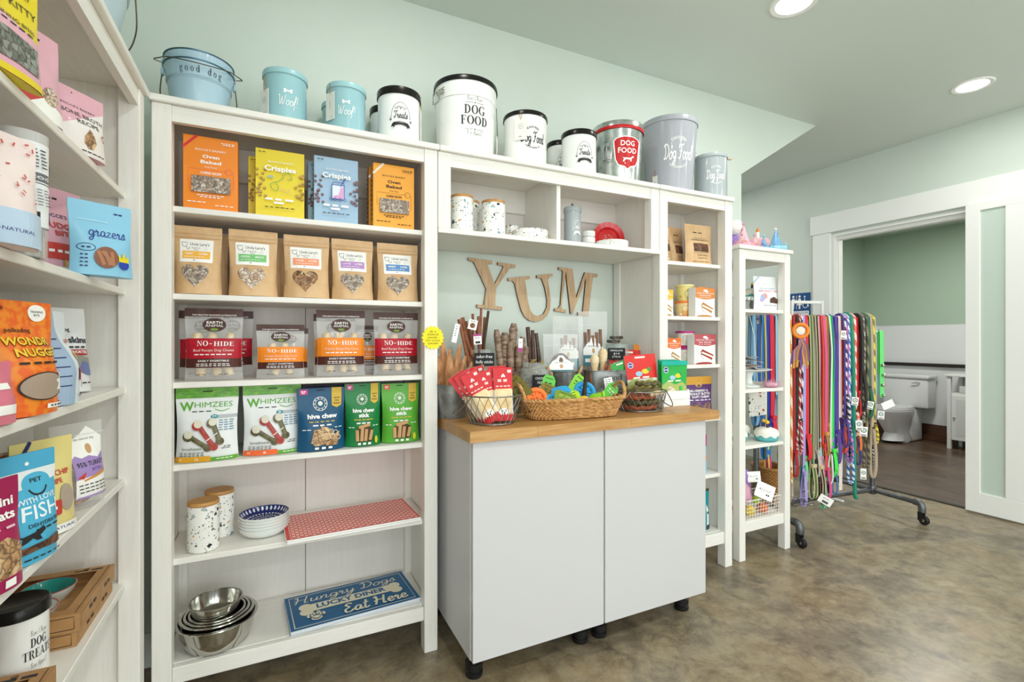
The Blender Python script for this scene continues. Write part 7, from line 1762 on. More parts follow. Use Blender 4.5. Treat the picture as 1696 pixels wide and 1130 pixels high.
leash('black leash with tan edges ending in a low loop', 1360, .028, ['#c9b890', '#25221f', '#c9b890'], 828, lay=3, loop=.22, sway=.02)
leash('pink strap between the beige and the black red ones', 1362, .020, ['#e07a9c'], 800, lay=1)
leash('sky blue strap behind the pink one', 1359, .016, ['#8fc6d2'], 770)
leash('black strap with red line, left of the orange olive one', 1366, .016, ['#1e1c1c', '#c03a3a', '#1e1c1c'], 835, lay=2)
leash('orange red strap over the black one', 1368, .014, ['#d8402a'], 780, lay=3)
leash('olive strap with orange edges and stitched loop', 1372, .026, ['#d8924a', '#66743a', '#d8924a'], 755, lay=2, loop=.15)
leash('pink loop leash hanging low under the olive orange one', 1372, .024, ['#d8548a'], 826, lay=3, loop=.2, sway=.015)
leash('mint green loop leash hanging lowest in the middle', 1367, .022, ['#6fcfa0'], 842, lay=1, loop=.2, tagc=(-.03, 828, .085, .055, .5))
leash('tan brown strap left of the lavender striped one', 1377, .014, ['#b8804a'], 790, lay=1)
leash('lavender strap left of the bright green leash', 1379, .020, ['#b49ac8', '#8a7ab0', '#b49ac8'], 770)
leash('orange strap behind the lavender ones', 1375, .016, ['#e8a05a'], 745)
leash('bright neon green leash with loop', 1384, .030, ['#3fe04a'], 790, lay=3, loop=.18)
leash('white cord leash hanging in a loop beside the neon green one', 1382, .005, ['#e4ece8'], 800, 'rope', lay=4, loop=.2, sway=-.02)
leash('blue cord leash with loop under the neon green one', 1386, .005, ['#4a7ab0'], 818, 'rope', lay=3, loop=.16)
leash('pale grey strap right of the neon green leash', 1389, .016, ['#c4d0cc'], 760)
leash('purple leash with long stitched loop', 1391, .026, ['#5a3a9a'], 768, lay=2, loop=.22, tagc=(.0, 555, .03, .06, 0.1))
leash('white floral leash hanging straight and low', 1397, .028, ['#efe9dc', '#e8cfd0', '#e6ead0'], 812, lay=1, loop=.0)
leash('orange red strap right of the white floral one', 1401, .022, ['#e8502a'], 750, lay=1)
leash('navy, pink and white twisted rope leash', 1405, .010, ['#26305a', '#e4c8d4', '#e8e6e0', '#26305a'], 700, 'rope', lay=3, loop=.18, tagc=(.03, 665, .04, .055, .1))
leash('blue and white twisted rope leash', 1410, .010, ['#3a78c0', '#eceef2', '#6a5ab0', '#eceef2'], 768, 'rope', lay=2, loop=.24, tagc=(.04, 705, .04, .065, -.05))
leash('purple rope loop leash below the twisted ropes', 1404, .007, ['#4f3a8a'], 740, 'rope', lay=4, loop=.2)
leash('pink and blue twisted rope loop leash', 1409, .007, ['#d86aa8', '#4a5ab0'], 765, 'rope', lay=4, loop=.2, sway=.01)
leash('blue rope loop leash hanging low in the rope section', 1412, .009, ['#2a68b0', '#e4e8ee'], 800, 'rope', lay=1, loop=.2)
leash('teal green solid rope leash with thick end, longest of the ropes', 1416, .012, ['#1f8a70'], 826, 'rope', lay=4, loop=0, sway=.05)
leash('pink strap behind the teal green rope', 1416, .016, ['#d88ab0'], 750)
leash('salmon and white twisted rope leash', 1421, .011, ['#e8705a', '#f3dcd0'], 720, 'rope', lay=3, loop=.16, tagc=(.02, 715, .045, .065, .06))
leash('red strap in the rope section', 1425, .024, ['#d0242c'], 690, lay=1, tagc=(.06, 672, .04, .055, .2))
leash('orange strap hanging low in the rope section', 1425, .022, ['#e87a3a'], 750, lay=0)
leash('indigo strap with white tag, hanging low behind the ropes', 1424, .020, ['#3a2f7a'], 770, lay=0, tagc=(.0, 785, .035, .075, .0))
leash('black rope leash with fat loop handle', 1433, .010, ['#2c2a28'], 680, 'rope', lay=4, loop=.26, sway=.0)
leash('grey camouflage rope leash, left of the dark green one', 1435, .012, ['#8a8878', '#4f4e44', '#b0ae9c', '#4f4e44'], 700, 'rope', lay=3, loop=0)
leash('orange and blue strap behind the camouflage rope', 1431, .018, ['#3a4a8a', '#e0a03a', '#3a4a8a'], 690)
leash('blue rope leash behind the dark green one', 1439, .010, ['#2a5a8a'], 700, 'rope', lay=1, loop=0)
leash('dark green thick rope leash', 1443, .013, ['#2f6a4f'], 690, 'rope', lay=3, loop=.2)
leash('white and black flecked rope leash with tan wrap', 1448, .011, ['#e6e2d8', '#2c2a2a', '#d8d4c8', '#54504c'], 785, 'rope', lay=3, loop=.18, tagc=(.03, 688, .04, .055, .05))
leash('yellow flecked rope leash at the right end', 1452, .010, ['#e6d03a', '#8a7a2a'], 735, 'rope', lay=2, loop=.14)
leash('beige rope leash ending in a large loop', 1449, .011, ['#b8a48c'], 790, 'rope', lay=4, loop=.34)
leash('olive rope loop leash beside the beige loop', 1443, .009, ['#8a7f60', '#4a4432'], 775, 'rope', lay=4, loop=.2, sway=-.03)
leash('grey cord leash at the very right end of the rail', 1455, .006, ['#b8bcb8'], 720, 'rope', lay=1, loop=0)
for q in (('forest green strap behind the red loop leash', 1345, .02, '#2f5a3a', 790, 0), ('black strap behind the wide red leash', 1338, .016, '#1f1d1d', 772, 0), ('charcoal strap behind the beige one', 1354, .018, '#3a3634', 805, 0), ('rust strap behind the olive orange one', 1370, .018, '#8a3a22', 795, 0), ('dark teal strap behind the neon green leash', 1386, .018, '#1f5a5a', 780, 0), ('deep violet strap behind the purple leash', 1394, .02, '#3a2266', 735, 0), ('black strap behind the twisted ropes', 1407, .018, '#1c1c22', 760, 0), ('maroon strap behind the salmon rope', 1419, .018, '#6a1c2a', 740, 0), ('dark brown strap behind the camouflage rope', 1434, .018, '#4a3626', 720, 0), ('dark green strap behind the flecked rope', 1446, .018, '#24493a', 745, 0)):
    leash(q[0], q[1], q[2], [q[3]], q[4], lay=-1)
# short straps on the side hook
def hook_strap(label, n, w, cols, drop, bells=False):
    r = thing('bell_strap' if bells else 'short_strap', label, 'leash', tuple(RP(TL + .055, n, RZ - .086)), 0, 'straps on the rack\'s side hook')
    pts = [(0, .006, -.30), (0, .006, -.02), (0, .004, .001), (0, 0, .006), (0, -.004, .001), (0, -.006, -.02), (0, -.007, -.12), (0, -.008, -drop + .02), (0, -.008, -drop)]
    vv = [Vector(E3 * p[0]) + Vector(N3 * p[1]) + Vector((0, 0, p[2])) for p in smooth_line(pts, 4)]
    D = (E3 * .72 + N3 * -.35).normalized(); D = E3
    MB().ribbon(vv, D, w, .002, [FELT2(c) for c in cols]).build('strap', r)
    if bells:
        for k, dz in enumerate((-.24, -.31, -.38, -.455)):
            c = N3 * -.020 + E3 * (.004 if k % 2 else -.006) + Vector((0, 0, dz)); MB().ball(tuple(c), .012, STEEL, 16, 10).build('bell', r)
        m = MB(); m.box(-.04, 0, -.026, .04, .001, .026, W_, 0, Matrix.Translation(E3 * .03 + N3 * -.03 + Vector((0, 0, -.52))) @ Matrix.Rotation(-.6, 4, 'Z') @ Matrix.Rotation(-.45, 4, 'Y')); m.build('price_tag', r)
    return r
hook_strap('light green bell strap hung on the rack\'s end hook', -.022, .040, ['#6fdc7a'], .46, True)
hook_strap('pale aqua strap behind the light green bell strap', .004, .034, ['#a9d8de'], .44)
# teaser toy and patterned pouch
r = thing('feather_teaser', 'orange ring tag with purple and yellow ribbons hung on the rack beside the tower', 'toy', tuple(RP(tu(1326, -.07), -.07, zb_at(tu(1326, -.07), -.07, 548))), -.7)
m = MB(); m.tube([(.042 * math.cos(2 * PI * k / 28), 0, .042 * math.sin(2 * PI * k / 28)) for k in range(28)], .012, P('#f08a2a', .4), 10, True); m.build('orange_ring', r)
m = MB(); m.ball((0, 0, 0), .028, P('#e8e2d0', .4), 14, 8, (1, .2, 1)); m.build('picture_disc', r)
for k in range(12):
    m = MB(); a_ = (k - 5.5) * .013; l = .17 + .03 * math.sin(k * 2.2); m.ribbon([(a_ * .1, -.004 + .001 * k, -.045), (a_ * .3 + .01, -.012, -.09), (a_ * .6, -.004, -.13), (a_ * .8 + .008 * math.sin(k), -.002, -.05 - l)], (1, .3, 0), .014, .0008, [P(('#6a4a9a', '#d8963a', '#8a7ab8', '#c06a3a', '#b8984a', '#7a4a6a')[k % 6], .5)]); m.build('ribbon', r)
m = MB(); m.tube([(0, 0, .05), (0, .02, .09), (0, .06, .115)], .0015, DARKW, 6); m.build('hanging_cord', r)
DACH = speckle('dog_print_cloth', '#e6e2dc', ['#2c2a2a', '#b04a3a', '#4a4644', '#2c2a2a'], 40)
tq = tu(1255, -.09); zq = zb_at(tq, -.09, 690); zt2 = zb_at(tq, -.09, 655); r = thing('cloth_pouch', 'white cloth bandana with small dog print hanging behind the tower', 'bandana', tuple(RP(tq, -.09, zq)), math.atan2(ey, ex) - .1)
MB().prism([(-.062, .0), (.062, .01), (.066, .17), (.02, .20), (-.05, .20), (-.066, .16)], -.003, .003, DACH, Mxz).build('cloth', r); m = MB(); m.tube([(0, 0, .195), (0, .03, .5), (0, .075, RZ - zq + .017), (0, .09, RZ - zq + .019), (0, .108, RZ - zq), (0, .11, .55)], .002, W_, 6); m.build('hanging_loop', r); r.name = 'bandana'
# wicker basket on the rack's wire shelf
r = thing('wicker_basket', 'dark wicker basket on the rack\'s wire shelf, seen through the tower', 'basket', tuple(RP(.122, 0, .1675)), math.atan2(ey, ex)); m = MB()
for row in range(22):
    z = .006 + row * .0095; m.tube([(lambda p: (p[0] + .001, p[1], z))(sup(2 * PI * k / 72, .083 + .003 * math.sin(PI * k / 2 + PI * row), .10 + .003 * math.sin(PI * k / 2 + PI * row))) for k in range(72)], .0055, WK2, 6, True)
m.build('woven_side', r)
MB().tube([(lambda p: (p[0], p[1], .218))(sup(2 * PI * k / 72, .088, .105)) for k in range(72)], .009, WK2, 8, True).build('braided_rim', r); m = MB(); m.prism([sup(2 * PI * k / 40, .077, .094) for k in range(40)], .001, .006, WK2); m.build('base', r)
# white frame standing behind the rack
fx0, fx1, fyy = PX(1311, 2.42), PX(1361, 2.36), 2.38
r = thing('display_frame', 'white tubular frame standing behind the leash rack', 'frame', (fx0, 2.42, 0), 0); fzt = PZ(1361, 499, 2.36); dx = fx1 - fx0; WM = P('#ecebe6', .35)
for x_, y_ in ((0, 0), (dx, -.06)): MB().box(x_ - .010, y_ - .010, .012, x_ + .010, y_ + .010, fzt, WM, .002).build('post', r); MB().box(x_ - .012, y_ - .16, 0, x_ + .012, y_ + .16, .012, WM, .002).build('foot', r)
A = Matrix.Rotation(math.atan2(-.06, dx), 4, 'Z'); MB().box(.012, -.01, fzt - .022, math.hypot(dx, .06) - .012, .01, fzt, WM, .002, A).build('top_bar', r)

# ================================================================ RESTROOM SIGN AND FIXTURES
sy0, sy1 = 2.858, 3.062; sz0, sz1 = 1.42, 1.645; SB = P('#1f4f86', .4)
r = thing('restroom_sign', 'blue restroom sign with white figures on the wall left of the doorway', 'sign', (XR - .001, (sy0 + sy1) / 2, sz0), -PI / 2)
sw, sh = sy1 - sy0, sz1 - sz0
MB().box(-sw / 2, -.004, 0, sw / 2, 0, sh, SB, .001).build('plate', r)
a = Art(sw, sh); a.ell(.20, .86, .055, W_); a.poly([(.13, .78), (.27, .78), (.27, .55), (.24, .55), (.23, .34), (.17, .34), (.16, .55), (.13, .55)], W_); a.rect(.345, .34, .365, .90, W_)
a.ell(.50, .86, .055, W_); a.poly([(.45, .78), (.55, .78), (.62, .50), (.54, .50), (.54, .34), (.46, .34), (.46, .50), (.38, .50)], W_); a.ell(.74, .84, .04, W_); a.line([(.74, .78), (.75, .58), (.88, .58), (.92, .42)], .035, W_); a.arc(.77, .48, .11, .03, W_, 120, 380); a.rect(.06, .07, .94, .25, W_); a.text('RESTROOM', .5, .16, .09, .78, SB, .02)
a.build('sign_print', r, lambda X, Y, o: Vector(((X - .5) * sw, -.004 - o + .0004, Y * sh)))
PORC = P('#d4d4d4', .12, 0, .4)
tyc = 3.245; tX = BX1 - .035
t = thing('toilet', 'white toilet against the restroom wall, tank at the back', 'toilet', (tX, tyc, 0), -PI / 2)          # local -y faces the doorway
m = MB(); m.box(-.235, -.205, .40, .235, -.004, .745, PORC, .02); m.build('tank', t)
MB().box(-.25, -.222, .7455, .25, -.001, .79, PORC, .014).build('tank_lid', t)
m = MB(); m.tube([(.155, -.206, .70), (.155, -.222, .70), (.12, -.228, .698), (.085, -.228, .692)], .007, STEEL, 8); m.build('flush_lever', t)
m = MB(); vs = []; fs = []; nn = 36
prof = [(.0, .11, .10, -.36), (.03, .12, .26, -.34), (.12, .10, .22, -.34), (.24, .13, .25, -.40), (.34, .175, .27, -.44), (.385, .185, .275, -.455), (.395, .17, .26, -.455)]
for z, ax, ay, cy in prof:
    for k in range(nn): a_ = 2 * PI * k / nn; vs.append((ax * math.cos(a_), cy + ay * math.sin(a_) * (1.0 if math.sin(a_) < 0 else .9), z))
for q in range(len(prof) - 1):
    for k in range(nn): fs.append((q * nn + k, q * nn + (k + 1) % nn, (q + 1) * nn + (k + 1) % nn, (q + 1) * nn + k))
fs.append(list(range(nn))[::-1]); fs.append([(len(prof) - 1) * nn + k for k in range(nn)])
m.add(vs, fs, PORC, True); m.box(-.11, -.30, .0, .11, -.03, .40, PORC, .03); m.build('bowl', t)
m = MB(); m.prism([(.182 * math.cos(2 * PI * k / 40), -.455 + .27 * math.sin(2 * PI * k / 40)) for k in range(40)], .3955, .412, PORC); m.build('seat', t); m = MB(); m.prism([(.178 * math.cos(2 * PI * k / 40), -.452 + .265 * math.sin(2 * PI * k / 40)) for k in range(40)], .4125, .428, PORC); m.build('seat_lid', t)
cb = thing('bathroom_cabinet', 'small white cabinet with panelled door beside the toilet', 'cabinet', (BX1 - .04, 2.58, 0), -PI / 2); CBM = P('#dcdcda', .4); cw2 = .23
MB().box(-cw2, -.315, .80, cw2, -.0, .825, CBM, .004).build('top_board', cb)
for x_ in (-cw2 + .02, cw2 - .055):
    for y_ in (-.30, -.04): MB().box(x_, y_, 0, x_ + .035, y_ + .035, .7995, CBM, .002).build('leg', cb)
MB().box(-cw2 + .056, -.28, .10, cw2 - .056, -.005, .60, CBM).build('body', cb); MB().box(-cw2 + .056, -.28, .6005, cw2 - .056, -.005, .62, CBM).build('shelf', cb); MB().box(-cw2 + .056, -.012, .6205, cw2 - .056, -.005, .7995, CBM).build('back_board', cb)
d = MB(); d.box(-cw2 + .058, -.297, .105, cw2 - .058, -.281, .595, CBM, .002); d.box(-cw2 + .10, -.2985, .15, cw2 - .10, -.2971, .55, P('#cfcfce', .4)); dd = d.build('door', cb); MB().ball((-cw2 + .085, -.305, .35), .011, STEEL).build('knob', dd)
MB().box(-.12, -.26, .6205, .12, -.04, .70, P('#c9c9c8', .6), .01).build('folded_towel', cb); [o for o in cb.children if o.name.startswith('folded')][0].parent = None
o = bpy.data.objects['folded_towel']; o.matrix_world = cb.matrix_basis.copy(); o.location = (BX1 - .04, 2.58, .0006); tag(o, 'folded pale towel in the open bay of the small white cabinet', 'towel')
# ================================================================ SIDE BOOKCASE AT THE LEFT EDGE
GLF = 'treat bags on the side bookcase'
def lp(label, x, y, z, w, h, d, body, art, deg, tilt=.05, cont=None, roll=0., name='treat_pouch'):
    r = pouch(name, label, 'bag', x, y, z, w, h, d, body, art, math.radians(deg), tilt, GLF, center=True, contents=cont)
    if roll: r.rotation_euler.y = roll
    return r
PK, PKD = P('#e3aebc', .4), P('#d98aa0', .4); REDF = P('#c8443c', .4); BLK = P('#2a2624', .5)
def mac(a):
    a.poly([(0, .56), (1, .42), (1, 0), (0, 0)], PK); a.text("BOCCE'S BAKERY", .56, .80, .035, .62, BLK, .008, space=1.1); a.text("MAC'N KITTY", .52, .665, .075, .86, BLK, .01, .05); a.text('TRAINING BITES', .55, .50, .035, .66, BLK, .01); a.greek(.55, .45, .6, .014, BLK, 5)
    a.poly([(.04, .12), (.90, .12), (.90, .36), (.04, .38)], bits('green_grey_bits', ['#5d625a', '#8a8f86', '#a3a79e', '#6d6f66'], 70, .3)); a.rect(0, 0, 1, .06, P('#e8cf1f', .35))
lp('yellow and pink pouch at the far left of the side bookcase\'s top shelf', -.395, 1.070, 1.635, .15, .19, .03, P('#e6d01f', .35), mac, 72, .04)
def pinkstar(a): a.greek(.6, .90, .2, .02, BLK, 2); a.greek(.35, .70, .5, .05, BLK, 1); a.poly([(0, .62), (.5, .22), (0, .0)], REDF); a.poly([(.5, .22), (1, .1), (1, 0), (0, 0)], W_); a.ell(.62, .26, .14, PALET)
lp('pink and red pouch between the yellow one and the white corner one', -.425, 1.265, 1.635, .13, .185, .05, PK, pinkstar, 66)
def bone(a):
    a.poly([(0, .40), (0, 0), (1, 0), (1, .86), (.62, .70)], P('#ece6e2', .4)); a.poly([(0, .32), (0, 1), (1, 1), (1, .80)], PK); a.ell(.42, .93, .012, BLK)
    a.text("BOCCE'S BAKERY", .5, .72, .035, .62, BLK, .01, space=1.1); a.text('BONE BROTH', .55, .60, .07, .80, BLK, .004); a.text('RECIPE', .6, .49, .07, .42, BLK, .004)
    a.poly([(.58, .42), (.66, .30), (.70, .22), (.64, .12), (.54, .11), (.45, .18), (.46, .28)], TAN); a.arc(.90, .37, .05, .014, P('#b8405a', .4)); a.greek(.66, .06, .5, .014, BLK, 5)
lp('pink and white pouch in the corner of the side bookcase\'s top shelf', -.415, 1.475, 1.635, .135, .155, .05, PK, bone, 58)
# second shelf
def sprinkle(a):
    rr = random.Random(3)
    for k in range(26): x, y, t = rr.random() * .92 + .04, .35 + rr.random() * .6, rr.random() * 3; a.line([(x, y), (x + .05 * math.cos(t), y + .035 * math.sin(t))], .02, P('#c84a44', .4))
    a.rect(0, 0, 1, .30, P('#b9cfe4', .4)); a.text('ALL-NATURAL', .45, .12, .03, .6, P('#4a4a8a', .5), .008)
lp('pale pink pouch with red sprinkles at the left of the second shelf', -.395, 1.05, 1.355, .13, .185, .06, P('#ecdcd8', .4), sprinkle, 62, .03)
codjar('clear canister with a blue fish label behind the sprinkled pouch', -.415, 1.19, 1.355, .036, .225, 1.05)
codjar('clear canister mostly hidden at the very left of the second shelf', -.55, 1.06, 1.355, .040, .205, 1.05)
def fudge(a): a.greek(.4, .88, .24, .02, K_, 2); a.text("BOCCE'S", .4, .68, .04, .5, NAVY, .01); a.text('FUDGE', .45, .56, .07, .6, REDF, .02); a.text('BITES', .55, .47, .06, .5, REDF, .02); a.rect(.1, .18, .62, .36, REDF, .03); a.greek(.36, .27, .4, .03, W_, 3); a.rect(.42, .08, .47, .18, P('#e0b83a', .4)); a.rect(0, 0, 1, .1, W_); a.text('ALL-NATURAL', .5, .05, .03, .7, NAVY, .01)
lp('pink pouch with a red sign drawing, left of the light blue one', -.462, 1.52, 1.355, .12, .21, .05, PK, fudge, 60)
def graze(a):
    a.greek(.78, .88, .16, .02, NAVY, 2); a.greek(.4, .74, .6, .012, P('#bfe0ee', .4), 1)
    a.script('grazers', .56, .58, .16, .62, P('#26388a', .4), .085); a.arc(.20, .36, .13, .01, NAVY, ry=.05); a.greek(.2, .36, .14, .02, NAVY, 2)
    for k in range(4): a.greek(.17, .26 - .05 * k, .12, .016, NAVY, 2)
    a.ell(.50, .24, .20, P('#8a5a44', .5)); 
    for x0, x1 in ((.36, .46), (.46, .56), (.58, .60), (.42, .62)): a.line([(x0, .32), (x1, .14)], .06, P('#b07a58', .5))
    a.ell(.80, .17, .10, P('#2a44a8', .4), .07); a.poly([(.70, .20), (.70, .30), (.76, .25), (.80, .34), (.84, .25), (.90, .30), (.90, .20)], P('#e8d22a', .4))
lp('light blue pouch with handwritten lettering, right corner of the second shelf', -.368, 1.468, 1.355, .125, .175, .045, P('#8cc6e2', .35), graze, 36, .06)
# third shelf
HALF = noisemat('orange_comic_print', [(0.42, '#e8641e'), (0.58, '#f08a24')], 60, 1, (1, 1, 1), .35)
def wondr(a):
    a.ell(.12, .93, .06, P('#8a3a14', .5), .02); a.ell(.72, .90, .16, W_, .075); a.text('TRAINING', .72, .91, .02, .22, BLK, .01); a.text('BITS', .72, .88, .02, .1, BLK, .01)
    a.text('polkadog', .34, .74, .04, .4, BLK, .01); a.text('WONDR', .45, .635, .07, .78, BLK, .04); a.text('WONDR', .44, .64, .07, .76, P('#f2c63a', .4), .03); a.text('NUGGET', .57, .535, .07, .78, BLK, .04); a.text('NUGGET', .56, .54, .07, .76, P('#f2c63a', .4), .03)
    a.greek(.58, .455, .8, .02, BLK, 5); a.ell(.48, .25, .36, BLK, .125); a.ell(.48, .25, .34, P('#a89484', .3), .115); a.star(.86, .27, .2, W_, 9, .6); a.rect(.50, .05, .98, .09, W_); a.greek(.74, .07, .36, .014, BLK, 5)
lp('orange pouch with yellow comic lettering on the third shelf', -.405, 1.178, 1.07, .135, .205, .07, HALF, wondr, 74, .03)
def codsk(a):
    a.poly([(.13, 1), (.36, 1), (.36, .87), (.25, .90), (.13, .87)], P('#a8222c', .4)); a.greek(.24, .94, .16, .02, W_, 2); a.line([(.5, .93), (.62, .93)], .03, K_); a.text('polkadog', .52, .74, .045, .34, BLK, .01)
    a.text('cod skins', .62, .61, .075, .72, P('#3a3e48', .4), .03); a.greek(.62, .53, .6, .02, BLK, 5); a.rect(.54, .43, .92, .50, P('#a8222c', .4)); a.text('SHORTIES', .73, .465, .035, .34, W_, .02); a.poly([(.42, .26), (.46, .46), (.92, .40), (.92, .26)], P('#8f8f84', .4)); a.poly([(.62, .25), (.72, .36), (.86, .34), (.98, .18), (.80, .20)], P('#6a78b0', .4)); a.star(.42, .15, .1, BLK, 12, .8); a.greek(.80, .10, .26, .015, BLK, 2)
lp('white fish chew pouch with a red ribbon, toward the back of the third shelf', -.475, 1.575, 1.07, .165, .215, .06, P('#e4e6e8', .35), codsk, 62, .10)
lp('grey pouch behind the white fish chew pouch', -.60, 1.545, 1.07, .15, .215, .05, P('#5d5f60', .4), None, 62, .06)
def bluew(a):
    a.poly([(0, 0), (0, 1), (.34, 1), (.42, .6), (.36, 0)], P('#9fb6d0', .4)); 
    for k in range(6): a.line([(.03, .2 + k * .1), (.26, .2 + k * .1)], .02, NAVY)
    a.ell(.70, .52, .10, P('#e0b83a', .4), .05); a.rect(.52, .24, .92, .38, REDF, .03); a.greek(.72, .31, .3, .03, W_, 3); a.rect(.70, .16, .76, .24, P('#e0b83a', .4)); a.text('ALL-NATURAL', .70, .08, .03, .5, NAVY, .01); a.greek(.7, .68, .2, .04, REDF, 1)
lp('pale blue pouch turned edgewise in front of the white fish chew pouch', -.41, 1.345, 1.07, .115, .195, .07, P('#dfe8ee', .35), bluew, 92, .04)
lp('pink pouch cut off by the photo\'s left edge on the third shelf', -.405, 1.05, 1.07, .09, .10, .05, P('#d8788c', .4), lambda a: (a.rect(0, .15, 1, .3, W_), a.greek(.5, .6, .8, .1, W_, 2)), 72)
# fourth shelf
def fish(a):
    a.rect(0, .84, 1, 1, P('#4fa9cf', .4)); a.ell(.52, .90, .03, W_); a.poly([(0, .84), (1, .84), (1, .72), (.0, .66)], P('#e4eaec', .4)); a.rect(0, .14, 1, .68, P('#4fb0d4', .4)); a.ell(.62, .70, .26, P('#4fb0d4', .4), .11); a.star(.16, .76, .05, REDF, 6)
    a.text('PET', .62, .735, .04, .2, BLK, .02); a.arc(.62, .70, .17, .03, BLK, 200, 340); a.text('WITH LOVE', .56, .565, .05, .72, P('#d9eef4', .4), .02); a.text('FISH', .58, .45, .13, .70, P('#e9f4f6', .4), .01, .1); a.text('DEHYDRATED', .62, .345, .035, .62, BLK, .01); a.greek(.66, .30, .5, .016, BLK, 3)
    a.poly([(.12, .30), (.22, .27), (.40, .29), (.52, .33), (.56, .29), (.46, .25), (.50, .21), (.42, .21), (.36, .24), (.26, .21), (.2, .2), (.22, .25)], BLK); a.poly([(.06, .16), (.9, .20), (.95, .10), (.5, .12), (.1, .10)], JERKY); a.greek(.6, .05, .7, .014, BLK, 6)
lp('sky blue and white fish treat pouch at the front of the fourth shelf', -.403, 1.18, .805, .112, .195, .05, P('#4fb0d4', .35), fish, 64, .03)
def banana(a):
    a.line([(.14, .84), (.30, 1)], .06, NAVY); a.arc(.34, .82, .08, .02, P('#8a7a2a', .4), 20, 160); a.text("BOCCE'S", .3, .70, .03, .5, BLK, .01); a.text('BANANA CHIP', .46, .62, .055, .8, REDF, .02); a.text('RECIPE', .5, .54, .05, .36, REDF, .02); a.curve([(.20, .44), (.26, .52), (.34, .46), (.36, .38)], .02, P('#8a7a2a', .4))
    a.ell(.70, .36, .16, P('#b0a090', .3), .14); a.rect(.06, .20, .56, .36, REDF, .03); a.greek(.32, .28, .4, .03, W_, 3); a.rect(.38, .12, .44, .20, P('#d8a83a', .4)); a.rect(0, 0, 1, .10, W_); a.text('ALL-NATURAL', .5, .055, .03, .7, NAVY, .01)
YB_ = P('#e3d38a', .35)
lp('pale yellow banana printed pouch, middle of the fourth shelf', -.425, 1.325, .805, .125, .195, .06, YB_, banana, 60, .04)
lp('second pale yellow pouch behind the sky blue one', -.555, 1.285, .805, .125, .195, .05, YB_, banana, 60, .04)
lp('pink patterned pouch at the back left of the fourth shelf', -.60, 1.13, .805, .12, .20, .05, PK, lambda a: (a.rect(0, .4, 1, .6, P('#7fc0d4', .4)), a.rect(0, 0, 1, .4, P('#8a1f4a', .4))), 66)
lp('gold pouch beside the pink patterned one', -.53, 1.135, .805, .10, .185, .04, P('#c8a23a', .4), None, 66)
def turk(a):
    a.poly([(.26, .12), (.96, .12), (.96, .80), (.82, .88), (.66, .95), (.52, .86), (.40, .82), (.26, .74)], W_); a.text('the natural dog', .6, .80, .03, .4, K_); a.ell(.64, .68, .06, P('#c9a070', .5), .06)
    a.poly([(.26, .58), (.34, .62), (.44, .58), (.6, .6), (.78, .56), (.96, .62), (.96, .38), (.26, .34)], P('#a48ac4', .4)); a.text('95% TURKEY', .62, .50, .055, .60, BLK, .02); a.text('BITES', .7, .43, .035, .24, P('#6a4a9a', .4), .01); a.poly([(.28, .36), (.46, .42), (.40, .34)], REDF); a.poly([(.4, .33), (.96, .42), (.96, .37), (.4, .31)], P('#d8924a', .4))
    for k in range(3): a.greek(.6, .27 - .04 * k, .6, .012, BLK, 6)
    a.rect(.26, .12, .96, .14, P('#a48ac4', .4)); a.line([(0, .86), (1, .86)], .012, P('#e4e4e2', .3))
def turkfill(r, w, h, d):
    rr = random.Random(2); m = MB()
    m.ball((-.0, 0, h * .36), 1, bits('turkey_bites', ['#6d3a1c', '#a8683a', '#c98a54', '#8a4f2a'], 55), 20, 14, (w * .44, d * .36, h * .34)); m.build('treats', r)
lp('clear bag of brown bites with white and purple label, right end of the fourth shelf', -.425, 1.515, .805, .125, .20, .065, CLEAR, turk, 57, .03, turkfill)
lp('clear bag standing behind the labelled clear bag of brown bites', -.56, 1.53, .805, .125, .20, .05, CLEAR, lambda a: a.rect(.3, .1, .9, .5, P('#7a5a9a', .4)), 57, .03, turkfill)
def mini(a):
    a.rect(0, 0, 1, .12, P('#a01f52', .4)); a.poly([(0, .12), (1, .12), (1, .34), (.6, .48), (0, .42)], TAN); a.text('mini', .66, .78, .08, .44, W_, .03); a.text('treats', .56, .66, .08, .62, W_, .03); a.greek(.5, .56, .8, .02, P('#e8c0cc', .4), 3); a.rect(.5, .03, .7, .10, W_)
lp('raspberry red pouch of small bone treats cut off by the left edge', -.405, 1.055, .805, .10, .175, .05, P('#a01f52', .35), mini, 66, .03)
# fifth shelf: white tin and kraft gift boxes
r = thing('storage_tin', 'white tin with black lid and serif lettering on the side bookcase', 'tin', (-.482, 1.363, .5056), 1.05)
q, h = .050, .158
MB().lathe([(0, .002), (q - .003, 0), (q, .003), (q, h - .02), (0, h - .02)], WEN, 48).build('body', r); MB().lathe([(q + .0005, h - .026), (q + .003, h - .024), (q + .003, h - .004), (q, h), (q - .006, h - .001), (q - .01, h - .004), (0, h - .004)], BLID, 48).build('lid', r)
a = Art(q * 2.4, h - .02); c = P('#2a2a2c', .4); a.script('Bon Chien', .5, .72, .08, .26, c, .05); a.serif('DOG', .5, .57, .13, .26, c); a.serif('TREATS', .5, .40, .13, .46, c); a.script('Bon Appetit', .5, .25, .08, .26, c, .05); a.build('printed_lettering', r, side_surface(q, q, h - .02, 2.4), (24, 2), base=.0006)
KB = noisemat('kraft_board', [(0.35, '#a87c4c'), (0.65, '#b98c5a')], 14, 6, (1, 1, 1), .6, .1, 9)
